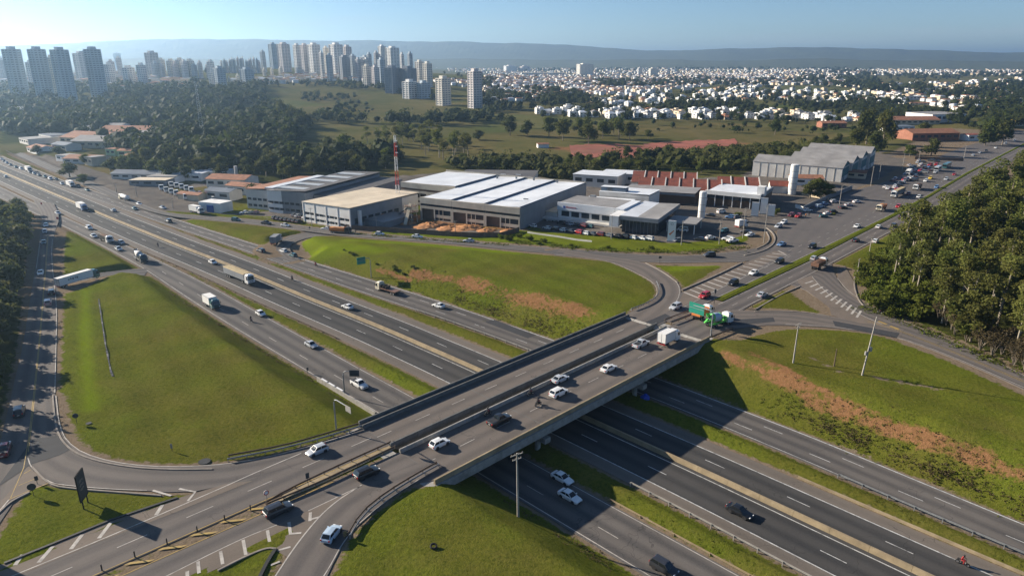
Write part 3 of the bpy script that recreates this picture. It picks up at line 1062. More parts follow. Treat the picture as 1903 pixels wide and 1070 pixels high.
# red tilled earth behind the green belt
MAT['red_earth'] = M('red_earth', (.26, .075, .045), .95, .35, .06, dirt=((.12, .075, .03), .7))
for tp, bt in (([(1058, 270), (1130, 268), (1210, 272)], [(1062, 291), (1130, 294), (1215, 287)]), ([(1195, 267), (1280, 262), (1368, 259)], [(1205, 283), (1290, 279), (1372, 270)])):
    a_, b_ = resample(hit(tp)[:, :2], 30), resample(hit(bt)[:, :2], 30)
    vs = []
    for i in range(30):
        for w in np.linspace(0, 1, 9):
            q = a_[i] * (1 - w) + b_[i] * w + np.array([0, 2.5 * math.sin(i * 1.7) + 2 * math.sin(i * .6)]) * (2 * w - 1)
            vs.append((*q, tz(*q) + .25 + .12 * (int(w * 8) % 2)))
    m_ = MB().add(vs, [(i * 9 + j, i * 9 + j + 1, i * 9 + j + 10, i * 9 + j + 9) for i in range(29) for j in range(8)])
    tag(m_.build('red_field', MAT['red_earth']), kind='structure')
# ---------------------------------------------------------------- overpass
def proj(x, y, z):
    dy, dz = y, z - CAMH
    zc = dy * _c - dz * _s
    yc = dy * _s + dz * _c
    return 951.5 + 1270 * x / zc, 535 - 1270 * yc / zc


def z_at(x, y, v):
    """height at which the vertical through (x, y) crosses image row v"""
    k = (535 - v) / 1270
    # (y*_s + d*_c) = k*(y*_c - d*_s)
    d = (k * y * _c - y * _s) / (_c + k * _s)
    return CAMH + d


bridge = empty('overpass_bridge', (*S(-7, -1.5), 0))
tag(bridge, 'long twin deck concrete road bridge crossing over the highway', 'bridge')


def bpart(mb, name, mats, label=None):
    o = mb.build(name, mats, None)
    o.parent = bridge
    o.matrix_parent_inverse = Matrix.Translation(-Vector(bridge.location))
    if label: o['label'] = label
    return o


T0, T1 = -43.2, 40.2


def st_box(mb, s0, s1, t0, t1, z0, z1, m=0):
    P = [S(s0, t0), S(s1, t0), S(s1, t1), S(s0, t1)]
    mb.prism([tuple(p) for p in P], z0, z1, m)


for nm, s0, s1 in (('deck', -4.7, 5.7), ('deck', -19.0, -6.9)):
    mb = MB(); st_box(mb, s0, s1, T0, T1, -.45, -.02); bpart(mb, nm, MAT['concrete_dark'])
    rd = dict(L=xy(np.full(30, s1 - .3), np.linspace(T0, T1, 30)), R=xy(np.full(30, s0 + .3), np.linspace(T0, T1, 30)), z=np.zeros(30), lift=.02, mat='asphalt_deck')
    o = link('roadway', ribbon_mesh('roadway', rd), bridge)
    o.matrix_parent_inverse = Matrix.Translation(-Vector(bridge.location))
    n = 4 if s1 > 0 else 5
    for i in range(n):
        s = s0 + .9 + (s1 - s0 - 1.8) * i / (n - 1)
        mb = MB()
        st_box(mb, s - .28, s + .28, T0 + .4, T1 - .4, -2.05, -.452)
        st_box(mb, s - .42, s + .42, T0 + .4, T1 - .4, -2.30, -2.052)
        bpart(mb, 'girder', MAT['concrete'])
# near edge of the bridge: fascia beam and parapets with a sloping traffic face
mb = MB(); st_box(mb, -19.35, -19.003, T0 - 1.5, T1 + 1.2, -1.55, -.02); bpart(mb, 'fascia_beam', MAT['concrete'])
mb = MB(); st_box(mb, 5.703, 6.0, T0, T1, -1.0, -.02); bpart(mb, 'fascia_beam', MAT['concrete_dark'])


def parapet(s, t0, t1, h, side, mat, w=.26):
    mb = MB()
    sec = [(-w, 0), (-w * .55, h), (w * .55, h), (w, .28), (w, 0)] if side > 0 else [(-w, 0), (-w, .28), (-w * .55, h), (w * .55, h), (w, 0)]
    ts = np.linspace(t0, t1, 15)
    for a, b in zip(ts[:-1], ts[1:]):         # cast in lengths with open joints
        b -= .05
        vs = [(*S(s + d, a), z) for d, z in sec] + [(*S(s + d, b), z) for d, z in sec]
        k = len(sec)
        mb.add(vs, [(i, (i + 1) % k, k + (i + 1) % k, k + i) for i in range(k)] + [tuple(range(k - 1, -1, -1)), tuple(range(k, 2 * k))])
    return bpart(mb, 'parapet', mat)


parapet(-18.75, T0 - 1.5, T1 + 1.2, .85, 1, MAT['concrete_tan'])
parapet(-7.2, T0, T1, .82, -1, MAT['concrete'])
parapet(-4.4, T0, T1, .82, 1, MAT['concrete_dark'])
parapet(4.45, T0, T1, .85, -1, MAT['concrete_dark'])
parapet(5.6, T0, T1, 1.2, -1, MAT['concrete_dark'])
mb = MB()
strip(mb, xy(np.full(20, -18.25), np.linspace(T0, T1, 20)), .026, .14)
bpart(mb, 'edge_line', MAT['yellow_line'])
mb = MB()
for sc_, st_ in ((.1, 2.0), (-12.9, 5.0)):
    dashes(mb, xy(np.full(40, sc_), np.linspace(T0, T1, 40)), lambda X: np.full(len(X), .027), .14, 3.4, 9)
bpart(mb, 'lane_marking', MAT['worn_line'])['kind'] = 'stuff'
for t in (T0 + .2, T1 - .2, -18.2, 13.4):
    for a, b in ((-4.0, 4.0), (-18.3, -7.6)):
        mb = MB(); strip(mb, np.array([S(a, t), S(b, t)]), .029, .16); bpart(mb, 'expansion_joint', MAT['concrete_dark'])
for t in (-18.2, 13.4):
    for s0, s1 in ((-19.5, -6.6), (-5.0, 6.1)):
        mb = MB(); st_box(mb, s0, s1, t - .75, t + .75, -3.35, -2.304); bpart(mb, 'pier_cap', MAT['concrete'])
        for s in (s0 + 2.6, s1 - 2.6):
            p = S(s, t)
            mb = MB(); mb.lathe([(0.001, -6.9), (.55, -6.9), (.55, -3.354), (.001, -3.354)], (p[0], p[1], 0), 14); bpart(mb, 'pier', MAT['concrete'])
for t0, t1, tw in ((-46.2, -43.6, -44.0), (40.6, 43.0, 41.0)):
    mb = MB()
    st_box(mb, -19.2, 5.9, t0, t1, -4.2, -.06)
    st_box(mb, -19.0, 5.7, min(t0, t1) + (2.7 if t0 < 0 else -1.2), min(t0, t1) + (3.9 if t0 < 0 else -.05), -3.6, -2.31)
    bpart(mb, 'abutment', MAT['concrete'])
# concrete slope paving in front of the far abutment, laid as slabs
for i in range(6):
    s = -18.5 + i * 4.05
    for j in range(2):
        ta, tb = 28.4 + j * 5.4, 28.4 + j * 5.4 + 5.3
        za, zb_ = -6.3 + j * 3.24 + .25, -6.3 + (j + 1) * 3.24 - .02 + .25
        mb = MB()
        mb.add([(*S(s, ta), za), (*S(s + 3.97, ta), za), (*S(s + 3.97, tb), zb_), (*S(s, tb), zb_), (*S(s, ta), za - .5), (*S(s + 3.97, ta), za - .5), (*S(s + 3.97, tb), zb_ - .5), (*S(s, tb), zb_ - .5)],
               [(0, 1, 2, 3), (7, 6, 5, 4), (0, 4, 5, 1), (1, 5, 6, 2), (2, 6, 7, 3), (3, 7, 4, 0)])
        bpart(mb, 'slope_slab', MAT['concrete'])

# ---------------------------------------------------------------- barriers and rails
hb = empty('median_barrier', (*S(-30, bar(-30)), -6.5))
tag(hb, 'tan concrete median wall between the two dark main carriageways', 'barrier')
_ss = np.arange(-150, 470, 6.0)
_sec = [(-.38, 0), (-.33, .22), (-.19, .9), (.19, .9), (.33, .22), (.38, 0)]
_seg = 0
for a, b in zip(_ss[:-1], _ss[1:]):
    mb = MB()
    q = [S(a, bar(a)), S(b - .04, bar(b - .04))]
    zz = [prof(a), prof(b)]
    vs = []
    for (p, z) in zip(q, zz):
        vs += [(p[0] + d * N0[0], p[1] + d * N0[1], z + h) for d, h in _sec]
    k = len(_sec)
    mb.add(vs, [(i, (i + 1) % k, k + (i + 1) % k, k + i) for i in range(k)] + [tuple(range(k - 1, -1, -1)), tuple(range(k, 2 * k))])
    o = mb.build('barrier_block', MAT['concrete_tan'], hb)
    o.matrix_parent_inverse = Matrix.Translation(-Vector(hb.location))


def rail(P, zs, label, mat, spacing=4.0, h=.75, group='guard rails', wave=True, post=True, cat='guard rail'):
    """W-section rail on posts along world polyline P"""
    P = np.asarray(P, float)
    d = np.r_[0, np.cumsum(np.hypot(*np.diff(P, axis=0).T))]
    n = max(2, int(d[-1] / spacing) + 1)
    q = np.linspace(0, d[-1], n)
    X = np.stack([np.interp(q, d, P[:, 0]), np.interp(q, d, P[:, 1]), np.interp(q, d, np.broadcast_to(zs, (len(P),)))], -1)
    m = n // 2
    r = empty('guard_rail', tuple(X[m]))
    tag(r, label, cat, group)
    c = X - X[m]
    mb = MB(); mb.beam([tuple(p) for p in c], .07, .31, 0, h - .31)
    if wave: mb.beam([tuple(p) for p in c], .11, .07, 0, h - .10); mb.beam([tuple(p) for p in c], .11, .07, 0, h - .28)
    mb.build('rail', MAT[mat], r)
    if post:
        pm = MB().box((0, 0, (h - .05) / 2 - .1), (.13, .16, h + .15)).mesh('post', MAT[mat])
        for i in range(n):
            a = c[min(i + 1, n - 1)] - c[max(i - 1, 0)]
            nn = np.array([-a[1], a[0]]) / (np.hypot(a[0], a[1]) + 1e-9)
            p = c[i] + np.array([*(nn * .12), 0])
            link('post', pm, r, tuple(p), math.atan2(a[1], a[0]))
    return r


def pxl(*uvs, n=16):
    P = hit(uvs)
    if len(P) > 2: P = resample3(smooth(P, 2), n)
    return P


def resample3(P, n):
    d = np.r_[0, np.cumsum(np.hypot(*np.diff(P[:, :2], axis=0).T))]
    q = np.linspace(0, d[-1], n)
    return np.stack([np.interp(q, d, P[:, i]) for i in range(3)], -1)


def zr(P):
    return terr(P[:, 0], P[:, 1]) + .02


def rpx(label, mat, *uvs, z=None, **kw):
    P = smooth(np.array([G(u, v, 0) for u, v in uvs]), 2)
    return rail(P, terr(P[:, 0], P[:, 1]) if z is None else z, label, mat, **kw)


rpx('weathered rail curving along the outer side of the near slip road', 'galvanised', (652, 1000), (676, 960), (722, 923), (780, 888), (816, 868), z=.0, spacing=3)
rpx('rusty inner rail doubling the rail beside the near slip road', 'rust_rail', (648, 996), (672, 955), (718, 919), (776, 884), (812, 864), z=.0, spacing=3)
rpx('grey double rail along the big grass island up to the bridge', 'galvanised', (424, 858), (527, 838), (600, 818), (678, 794), z=0, spacing=3)
rpx('dark rail just outside the grey rail of the big grass island', 'rust_rail', (426, 851), (527, 833), (600, 812), (676, 789), z=.0, spacing=3)
rpx('brown rail on the near edge of the tan wedge before the bridge', 'rust_rail', (498, 941), (590, 903), (660, 870), (735, 834), z=0, spacing=2.6)
rpx('brown rail on the far edge of the tan wedge before the bridge', 'rust_rail', (496, 938), (527, 919), (611, 878), (726, 826), z=0, spacing=2.6)
rpx('curved steel rail round the end of the long grass field', 'galvanised', (1174, 577), (1206, 565), (1222, 553), (1226, 541), (1220, 526), z=0, spacing=2.5)
rpx('short rail on the bare wedge at the far end of the bridge', 'rust_rail', (1236, 597), (1262, 587), (1284, 579), z=0, spacing=2.5)
rpx('second short rail on the bare wedge beside the orange truck', 'rust_rail', (1248, 603), (1275, 593), (1298, 583), z=0, spacing=2.5)
rpx('low dark rail at the near right corner of the bridge', 'rust_rail', (1318, 631), (1340, 622), (1362, 613), z=0, spacing=2)
_q = np.arange(-112, -35, 4.0)
rail(xy(A_sh(_q) + .5, _q)[:, ::1] if False else xy(_q, A_sh(_q) - .35), -6.5, 'pale rail on posts along the shoulder in front of the bridge', 'concrete', 4.0, .8)
_q = np.arange(-112, -60, 3.0)
rail(xy(_q, mBn(_q) - .45), -6.5, 'bright rail on posts along the far service road at lower right', 'galvanised', 4.0, .85)
_q = np.arange(14, 66, 4.0)
rail(xy(_q, mBn(_q) - .35), prof(_q), 'thin pale rail along the far service road left of the bridge', 'concrete', 4.0, .7)
_q = np.arange(-100, -34, 4.0)
rail(xy(_q, mAr(_q) + .75), -6.5, 'low yellowish rail at the edge of the near service road', 'concrete_tan', 6.0, .45, wave=False)
_q = np.arange(60, 190, 6.0)
rail(xy(_q, A_sh(_q) - .4), prof(_q), 'long low rail with reddish stains beside the near shoulder', 'rust_rail', 6.0, .5, wave=False)
# low concrete walls
wl = tag(MB().beam([(*S(s, B_sh(s) + .5), -6.5) for s in np.arange(-112, -54, 4.0)], .3, .45).build('kerb_wall', MAT['concrete_tan']), 'low tan concrete kerb wall beside the far shoulder at lower right', 'wall')
mb = MB()
P = [S(41, mAl(41) - .55), S(36, mAl(36) - .55), S(30, mAl(30) - .6), S(24, mAl(24) - .7), S(17, mAl(17) - .8)]
mb.beam([(p[0], p[1], -6.6) for p in P], .3, 1.05)
tag(mb.build('retaining_wall', MAT['concrete']), 'stained concrete wall holding the grass slope beside the bridge', 'wall')
wb = [S(s, mAl(s) + .05) for s in (40, 37.6, 36.9, 34.4, 33.6, 31)]
for i in (0, 2, 4):
    tag(MB().beam([(*wb[i], -6.5), (*wb[i + 1], -6.5)], .38, .75).build('road_block', MAT['sign_white']), ['white concrete road block farthest up the service road edge', '', 'middle white concrete road block on the service road edge', '', 'white concrete road block nearest to the bridge wall'][i], 'road block', 'white road blocks')


def kerb(name, uvs, closed=False, w=.32, h=.14, mat='kerb', k=2, wide=0):
    P = smooth(np.array([G(u, v, 0) for u, v in uvs]), k)
    z = np.interp((P - O0) @ U0, [60, 180], [0, -3.0])
    return tag(MB().beam([(*p, q) for p, q in zip(P, z)], w, h + .1, 0, -.06).build(name, MAT[mat]), kind='structure')


kerb('kerb', [(98, 735), (104, 803), (131, 838), (177, 857), (252, 870), (330, 873), (395, 872)], w=.3)
kerb('kerb', [(1267, 540), (1330, 513), (1379, 489)], w=.5, h=.3)
kerb('kerb', [(1200, 489), (1233, 506), (1259, 525)], w=.35)
kerb('kerb', [(1402, 579), (1450, 578), (1500, 581), (1541, 588)], w=.35)
kerb('kerb', [(1404, 575), (1450, 548), (1487, 532)], w=.35)
kerb('kerb', [(1425, 424), (1438, 434), (1441, 448), (1431, 460), (1411, 469), (1383, 475)], w=.5, h=.2)
kerb('kerb', [(1424, 431), (1431, 443), (1425, 454), (1405, 463)], w=.35, h=.2)
kerb('kerb', [(60, 868), (92, 902), (136, 908), (211, 914), (300, 921)], w=.3)
kerb('kerb', [(55, 915), (20, 932), (-4, 955)], w=.3)
kerb('kerb', [(8, 1047), (100, 1010), (205, 967), (330, 925)], w=.4, h=.16, mat='black_steel', k=0)  # low black strip along the edge of the upper gore
kerb('kerb', [(405, 1060), (450, 1037), (495, 1018), (513, 1020)], w=.3)
kerb('kerb', [(512, 1021), (496, 1046), (482, 1075)], w=.5, h=.2, mat='black_steel')
kerb('kerb', [(1590, 505), (1586, 528), (1594, 556), (1606, 570)], w=.3)
# bare wedges of earth between the rails next to the bridge
for pts in (((499, 940), (527, 919), (611, 878), (728, 826), (738, 832), (660, 869), (590, 902)), ((1238, 597), (1284, 579), (1330, 557), (1345, 562), (1300, 584), (1250, 603))):
    tag(flat_poly('median_earth', gp(*pts), .052, 'concrete_tan' if pts[0][0] < 600 else 'pavement_tan'), kind='structure')
# planted median strip of the avenue
tm = np.linspace(69, 640, 90)
mb = MB()
Pm = np.vstack([xy(med_up(tm) - .1, tm)]); Pl = xy(med_lo(tm) + .1, tm)
zm = np.interp((Pm - O0) @ U0, [60, 180], [0, -3.0]) + .05
vs = []
for a, b, z in zip(Pm, Pl, zm):
    c_ = (a + b) / 2
    vs += [(*a, z), (*a, z + .16), (*c_, z + .3), (*b, z + .16), (*b, z)]
mb.add(vs, [(5 * i + j, 5 * i + j + 1, 5 * i + 6 + j, 5 * i + 5 + j) for i in range(len(tm) - 1) for j in range(4)])
o = tag(mb.build('grass_median', MAT['ground']), kind='structure')
at = o.data.color_attributes.new('zone', 'FLOAT_COLOR', 'POINT'); at2 = o.data.color_attributes.new('zone2', 'FLOAT_COLOR', 'POINT')
at.data.foreach_set('color', np.tile([0, 0, .25, 1], len(vs)).astype(np.float32)); at2.data.foreach_set('color', np.tile([.35, 0, 0, 1], len(vs)).astype(np.float32))


# ---------------------------------------------------------------- bollards, poles, signs, small things
bm_ = MB().lathe([(.001, 0), (.09, 0), (.09, .9), (.06, .98), (.001, 1.0)], n=10).mesh('bollard', MAT['black_steel'])
yb = [(190, 1060, 'black bollard nearest the lower left on the yellow hatching'), (251, 1035, 'black bollard second from the lower left on the yellow hatching'), (311, 1011, 'black bollard third from the lower left on the yellow hatching'),
      (367, 988, 'black bollard fourth from the lower left on the yellow hatching'), (418, 967, 'black bollard second from the bare wedge of the median'), (466, 948, 'black bollard closest to the bare wedge of the median')]
for u, v, lb in yb:
    tag(link('bollard', bm_, None, (*G(u, v, 0), .06)), lb, 'bollard', 'black bollards on the yellow median')


def utility_pole(u, v, h, label, lean=0.0, arm=True, box=False, wood=False, group='utility poles', r=.16, p=None):
    p = surf(u, v, True) if p is None else p
    o = empty('utility_pole', (p[0], p[1], p[2] - .1))
    tag(o, label, 'utility pole', group)
    mt = MAT['wood_pole' if wood else 'pole']
    MB().tube([(0, 0, -.3), (lean * h, 0, h)], [r * 1.25, r * .7], 8).build('shaft', mt, o)
    if arm:
        d = random.uniform(-.4, .4) + .6
        for z, L in ((h - .35, 1.1), (h - 1.15, .8)) if h > 9.5 else ((h - .35, .9),):
            a = MB().beam([(lean * z - L * math.cos(d), -L * math.sin(d), z), (lean * z + L * math.cos(d), L * math.sin(d), z)], .12, .12)
            c = a.build('crossarm', mt, o)
            ins = MB()
            for k in (-.9, -.35, .35, .9):
                ins.lathe([(.001, 0), (.06, 0), (.045, .2), (.001, .22)], (lean * z + k * L * math.cos(d), k * L * math.sin(d), z + .12), 6)
            ins.build('insulator', MAT['concrete'], c)
    if box:
        z = h * .42
        MB().lathe([(.001, z), (.32, z), (.32, z + .9), (.001, z + 1.0)], (lean * z + .45, 0, 0), 10).build('transformer', MAT['concrete'], o)
        MB().lathe([(.001, z - .9), (.26, z - .9), (.26, z - .1), (.001, z)], (lean * z - .4, 0, 0), 10).build('transformer', MAT['concrete'], o)
    return o


utility_pole(963, 960, 11.6, 'tall concrete pole with two crossarms on the near grass bank', -.02)
utility_pole(1474, 674, 9.6, 'concrete pole with one lamp box left of the short post', .0, box=False)
utility_pole(1602, 697, 13.6, 'tall leaning concrete pole carrying two grey transformers', .07, arm=False, box=True)
utility_pole(1550, 680, 4.2, 'short wooden post between two concrete poles on the grass', .0, arm=False, wood=True, r=.13)
for u, v, vt, lb in ((1266, 455, 410, 'thin pole on the bank in front of the white totem sign'), (1336, 454, 408, 'thin pole on the bank right of the white totem sign'), (1380, 443, 386, 'pole beside the white vans at the traffic bend'),
                     (1419, 452, 381, 'pole on the grass tip inside the curved kerb'), (1136, 444, 400, 'dark pole before the white dealership building'), (580, 421, 386, 'pole between the two rows of parked cars'),
                     (255, 366, 341, 'pole behind the white tank truck'), (217, 358, 342, 'pole left of the tank truck on the verge'), (322, 387, 368, 'pole near the yard of parked lorries'), (381, 386, 356, 'pole just right of the white box truck on the frontage road'),
                     (1616, 467, 440, 'pole at the hedge where the white car passes'), (1592, 515, 480, 'white post at the front corner of the grove'), (1618, 346, 309, 'pole in front of the dark gabled warehouse end'), (1633, 333, 303, 'second pole in front of the gabled warehouse'),
                     (1676, 318, 285, 'pole farther up the avenue beyond the gabled warehouse'), (1705, 310, 280, 'pole at the red walled store on the avenue'), (975, 420, 388, 'slim pole at the corner of the white roofed hall'), (1790, 300, 270, 'pole far up the avenue above the bus'),
                     (700, 425, 402, 'pole before the orange awning'), (846, 432, 412, 'short pole on the fence of the building site'), (1560, 380, 345, 'pole behind the grey wall by the parking bays')):
    p = hit([(u, v)])[0]
    utility_pole(u, v, max(5.0, z_at(p[0], p[1], vt) - p[2]), lb, 0, r=.13, p=p)


def sign_post(u, v, h, shape, size, label, mat='sign_back', az=0.0, z=None, face=None, name='road_sign'):
    p = surf(u, v, True)
    o = empty(name, (p[0], p[1], p[2] - .08), az)
    tag(o, label, 'road sign', 'road signs')
    MB().tube([(0, 0, -.2), (0, 0, h)], .045, 6).build('post', MAT['galvanised' if mat == 'sign_white' else 'black_steel'], o)
    if shape == 'round':
        pl = MB().lathe([(.001, -.02), (size / 2, -.02), (size / 2, .02), (.001, .02)], (0, 0, 0), 18, axis='y')
    else:
        pl = MB().box((0, 0, 0), (size[0], .04, size[1]))
    c = pl.build('plate', MAT[mat], o, (0, -.07, h - (size / 2 if shape == 'round' else size[1] / 2)))
    if face: face(c, o)
    return o


def ring_face(c, o):
    MB().lathe([(.30, -.03), (.42, -.03), (.42, -.023), (.30, -.023)], (0, 0, 0), 18, axis='y').build('red_ring', MAT['sign_red'], c)


sign_post(143, 786, 2.1, 'round', 1.0, 'dark round sign standing on the left of the grass island', 'sign_back', .5)
sign_post(320, 838, 1.5, 'rect', (.35, .9), 'small narrow marker sign on the lower grass island', 'galvanised', .3)
sign_post(63, 921, 2.3, 'round', 1.25, 'big dark round sign on the small lower left grass island', 'sign_back', .4)
sign_post(70, 900, 1.6, 'rect', (.5, .8), 'small dark sign behind the big round sign', 'sign_back', .7)
sign_post(497, 934, 2.3, 'round', .85, 'white round sign with red ring at the tip of the bare wedge', 'sign_white', .7, face=ring_face)
sign_post(573, 903, 2.5, 'rect', (.6, 1.0), 'tall dark backed sign on the bare wedge of the median', 'sign_back', .7)
sign_post(1226, 489, 2.4, 'rect', (1.0, .7), 'dark sign at the upper tip of the grass triangle', 'sign_back', .2)
sign_post(572, 694, 1.6, 'rect', (.5, .8), 'tiny dark marker on the edge of the near service road', 'sign_back', .8)
sign_post(1397, 574, 1.2, 'rect', (.3, .8), 'tan marker at the west tip of the right grass triangle', 'concrete_tan', .4)
sign_post(108, 412, 2.2, 'rect', (.9, 1.1), 'red sign at the fork of the left frontage road', 'sign_red', .3)
sign_post(78, 384, 2.0, 'rect', (.7, .9), 'small red sign beyond the left fork', 'sign_red', .3)
sign_post(576, 430, 2.0, 'rect', (.6, .7), 'small sign on the verge by the row of dark parked cars', 'sign_back', .2)


def arm_sign(u, v, zb_, h, arm_uv, size, mat, label, r=.13, face=None):
    """post with a horizontal arm reaching out to a sign panel"""
    p = surf(u, v, True) if zb_ is None else np.array([*G(u, v, zb_), zb_])
    e = G(arm_uv[0], arm_uv[1], p[2] + h) - p[:2]
    L, az = math.hypot(*e), math.atan2(e[1], e[0])
    o = empty('gantry_sign', (p[0], p[1], p[2]), az)
    tag(o, label, 'road sign', 'gantry signs')
    MB().tube([(0, 0, -.3), (0, 0, h * .86), (L * .06, 0, h * .96), (L * .2, 0, h), (L, 0, h)], [r * 1.2, r, r * .9, r * .8, r * .6], 8).build('post', MAT['galvanised'], o)
    c = MB().box((0, 0, 0), (size[0], .08, size[1])).build('panel', MAT[mat], o, (L - size[0] * .2, -.14, h - size[1] * .25))
    MB().box((0, .06, 0), (size[0] * .98, .03, .12)).build('stiffener', MAT['galvanised'], c)
    return o


arm_sign(641, 737, None, 6.2, (662, 690), (2.2, 1.5), 'sign_back', 'dark panel on a bent arm over the near service road')
arm_sign(625, 798, None, 6.4, (650, 758), (1.7, 1.2), 'concrete', 'grey cantilever gantry beside the bridge with a small pale panel')
arm_sign(690, 516, None, 7.0, (668, 482), (3.0, 2.4), 'sign_green', 'green sign on a gooseneck post by the long grass field')
arm_sign(1321, 624, 0, 6.6, (1289, 567), (4.4, 2.8), 'sign_green', 'large turquoise sign on a bent pole at the far bridge end', .15)
tl_ = empty('signal_post', (*G(1327, 565, 0), .0)); tag(tl_, 'dark signal head on a thin post by the red car', 'traffic light')
MB().tube([(0, 0, 0), (0, 0, 3.6)], .07, 6).build('post', MAT['black_steel'], tl_)
MB().box((0, 0, 3.9), (.5, .35, 1.1)).build('signal_head', MAT['sign_back'], tl_)

# billboards: one on the small island, a larger one just left of the picture (its shadow falls into the corner)
pa, pb = G(156, 946, 0), G(164, 934, 0)
dv = pb - pa
bb = empty('billboard', (*((pa + pb) / 2), .0), math.atan2(dv[1], dv[0]))
tag(bb, 'tall dark panel on two posts on the small lower left island', 'billboard')
hw_ = math.hypot(*dv) / 2
for sx in (-1, 1):
    MB().box((sx * hw_, 0, .7), (.14, .14, 1.7)).build('post', MAT['black_steel'], bb)
pnl = MB().box((0, 0, 3.75), (hw_ * 2 + .9, .12, 4.6)).build('panel', MAT['sign_back'], bb)  # dark colour takes in the shade on the visible face
fr = MB()
for z in (1.5, 6.0): fr.box((0, 0, z), (hw_ * 2 + 1.05, .18, .1))
for sx in (-1, 1): fr.box((sx * (hw_ + .48), 0, 3.75), (.1, .18, 4.4))
fr.build('frame', MAT['black_steel'], bb)
tx = MB()                 # faded pale lettering, illegible in the photograph
random.seed(5)
for i, z in enumerate((4.6, 3.9, 3.2)):
    x = -hw_ * .75
    while x < hw_ * .7:
        w = random.uniform(.12, .3)
        tx.box((x + w / 2, -.066, z + random.uniform(-.05, .05)), (w * .8, .012, random.uniform(.2, .42)))
        x += w + .05
tx.build('lettering', MAT['kerb'], pnl)
q = G(0, 1043, 0)
sd = np.array([-sun_dir.x, -sun_dir.y]); sd /= np.hypot(*sd)
nn = np.array([-sd[1], sd[0]])
b0 = q - sd * 17 - nn * 6.2
b2 = empty('roadside_hoarding', (*b0, 0), math.atan2(nn[1], nn[0]))
tag(b2, 'large dark hoarding on two posts left of the lower road', 'billboard')
for sx in (-2.5, 2.5):
    MB().tube([(sx, 0, -.3), (sx, 0, 9)], .2, 8).build('post', MAT['galvanised'], b2)
MB().box((0, -.25, 7.0), (12, .25, 6.5)).build('panel', MAT['sign_back'], b2)

# tyre left on the grass, blue sheet by a pier, hazard marker
p = surf(806, 1017)
ty = MB().lathe([(.30, -.13), (.46, -.15), (.54, -.07), (.54, .07), (.46, .15), (.30, .13), (.27, 0), (.30, -.13)], n=20).build('tyre', MAT['rubber'], None, (p[0], p[1], p[2] + .16), 0, True)
ty.rotation_euler = (R(14), R(8), 0)
tag(ty, 'old black tyre lying on the near grass bank', 'tyre')
p = np.array([*G(1198, 742, -6.4), -6.4])
mb = MB().box((0, 0, .45), (2.0, 1.3, 1.0), .2, 0, .8).box((.2, .1, 1.0), (1.0, .8, .5), .5, 0, .6)
tag(mb.build('tarpaulin', MAT['blue_tarp'], None, tuple(p), .4), 'blue tarpaulin bundle under the bridge by the far pier', 'tarpaulin')
hm = empty('hazard_marker', (*G(642, 1001, 0), .05), .5); tag(hm, 'yellow and black hazard board at the start of the near rail', 'road sign', 'road signs')
MB().box((0, 0, .2), (.1, .1, .5)).build('post', MAT['black_steel'], hm)
c = MB().box((0, 0, .85), (.5, .06, 1.0)).build('plate', MAT['sign_back'], hm)
s_ = MB()
for z in (.5, .75, 1.0, 1.22): s_.add([(-.24, -.035, z - .1), (.24, -.035, z + .03), (.24, -.035, z + .12), (-.24, -.035, z)], [(0, 1, 2, 3)])
s_.build('stripe', MAT['yellow_line'], c)
for i, (u, v) in enumerate(((165, 787), (380, 858))):  # two flat black discs lying on the ground
    tag(link('black_disc', MB().lathe([(.001, .05), (.5 + .5 * i, .05), (.5 + .5 * i, 0), (.001, 0)], n=14).mesh('black_disc', MAT['black_steel']), None, tuple(surf(u, v))), ('small black disc on the left of the grass island', 'black round disc on the kerb of the lower bend')[i], 'cover', 'black discs')
# open drain running down the big grass island, laid in short channel stones
dr = hit([(178, 519), (184, 560), (190, 600), (196, 640), (206, 690), (210, 700)])
dr = resample3(dr, 44)
d0 = empty('drain_channel', tuple(dr[20])); tag(d0, 'narrow dark drain of channel stones down the big grass island', 'drain')
for i, (a, b) in enumerate(zip(dr[:-1], dr[1:])):
    m_ = (a + b) / 2 - dr[20]
    w_ = random.uniform(.22, .42)
    MB().box((0, 0, .06), (np.hypot(*(b - a)[:2]) * random.uniform(.7, .92), w_, .12)).build('channel_stone', MAT['black_steel'] if i % 4 else MAT['concrete_dark'], d0, tuple(m_ + np.array([0, 0, .02])), math.atan2(b[1] - a[1], b[0] - a[0]))
# ---------------------------------------------------------------- buildings near the road
MAT['roof_white'] = M('roof_white', (.66, .68, .70), .5, .10, .12, dirt=((.42, .42, .42), .45))
MAT['roof_cream'] = M('roof_cream', (.58, .49, .36), .7, .15, .12, dirt=((.35, .28, .2), .5))
MAT['roof_grey'] = M('roof_grey', (.26, .25, .24), .7, .2, .15, dirt=((.14, .13, .12), .6))
MAT['roof_dark'] = M('roof_dark', (.105, .100, .098), .75, .25, .12, dirt=((.06, .055, .05), .6))
MAT['roof_bluegrey'] = M('roof_bluegrey', (.14, .16, .19), .6, .2, .15, dirt=((.09, .1, .11), .6))
MAT['roof_red'] = M('roof_red', (.20, .058, .036), .8, .3, .4, dirt=((.12, .045, .03), .7))
MAT['roof_tile'] = M('roof_tile', (.30, .135, .075), .85, .3, .5, dirt=((.18, .09, .06), .6))
MAT['skylight'] = M('skylight', (.42, .43, .42), .4, .15, .3)
MAT['wall_concrete'] = M('wall_concrete', (.46, .42, .35), .9, .15, .25, dirt=((.25, .22, .18), .5))
MAT['wall_white'] = M('wall_white', (.70, .69, .66), .8, .08, .2, dirt=((.45, .42, .38), .35))
MAT['wall_pale'] = M('wall_pale', (.56, .54, .50), .85, .12, .25, dirt=((.33, .3, .27), .4))
MAT['wall_cream'] = M('wall_cream', (.60, .50, .36), .85, .12, .25, dirt=((.36, .28, .2), .4))
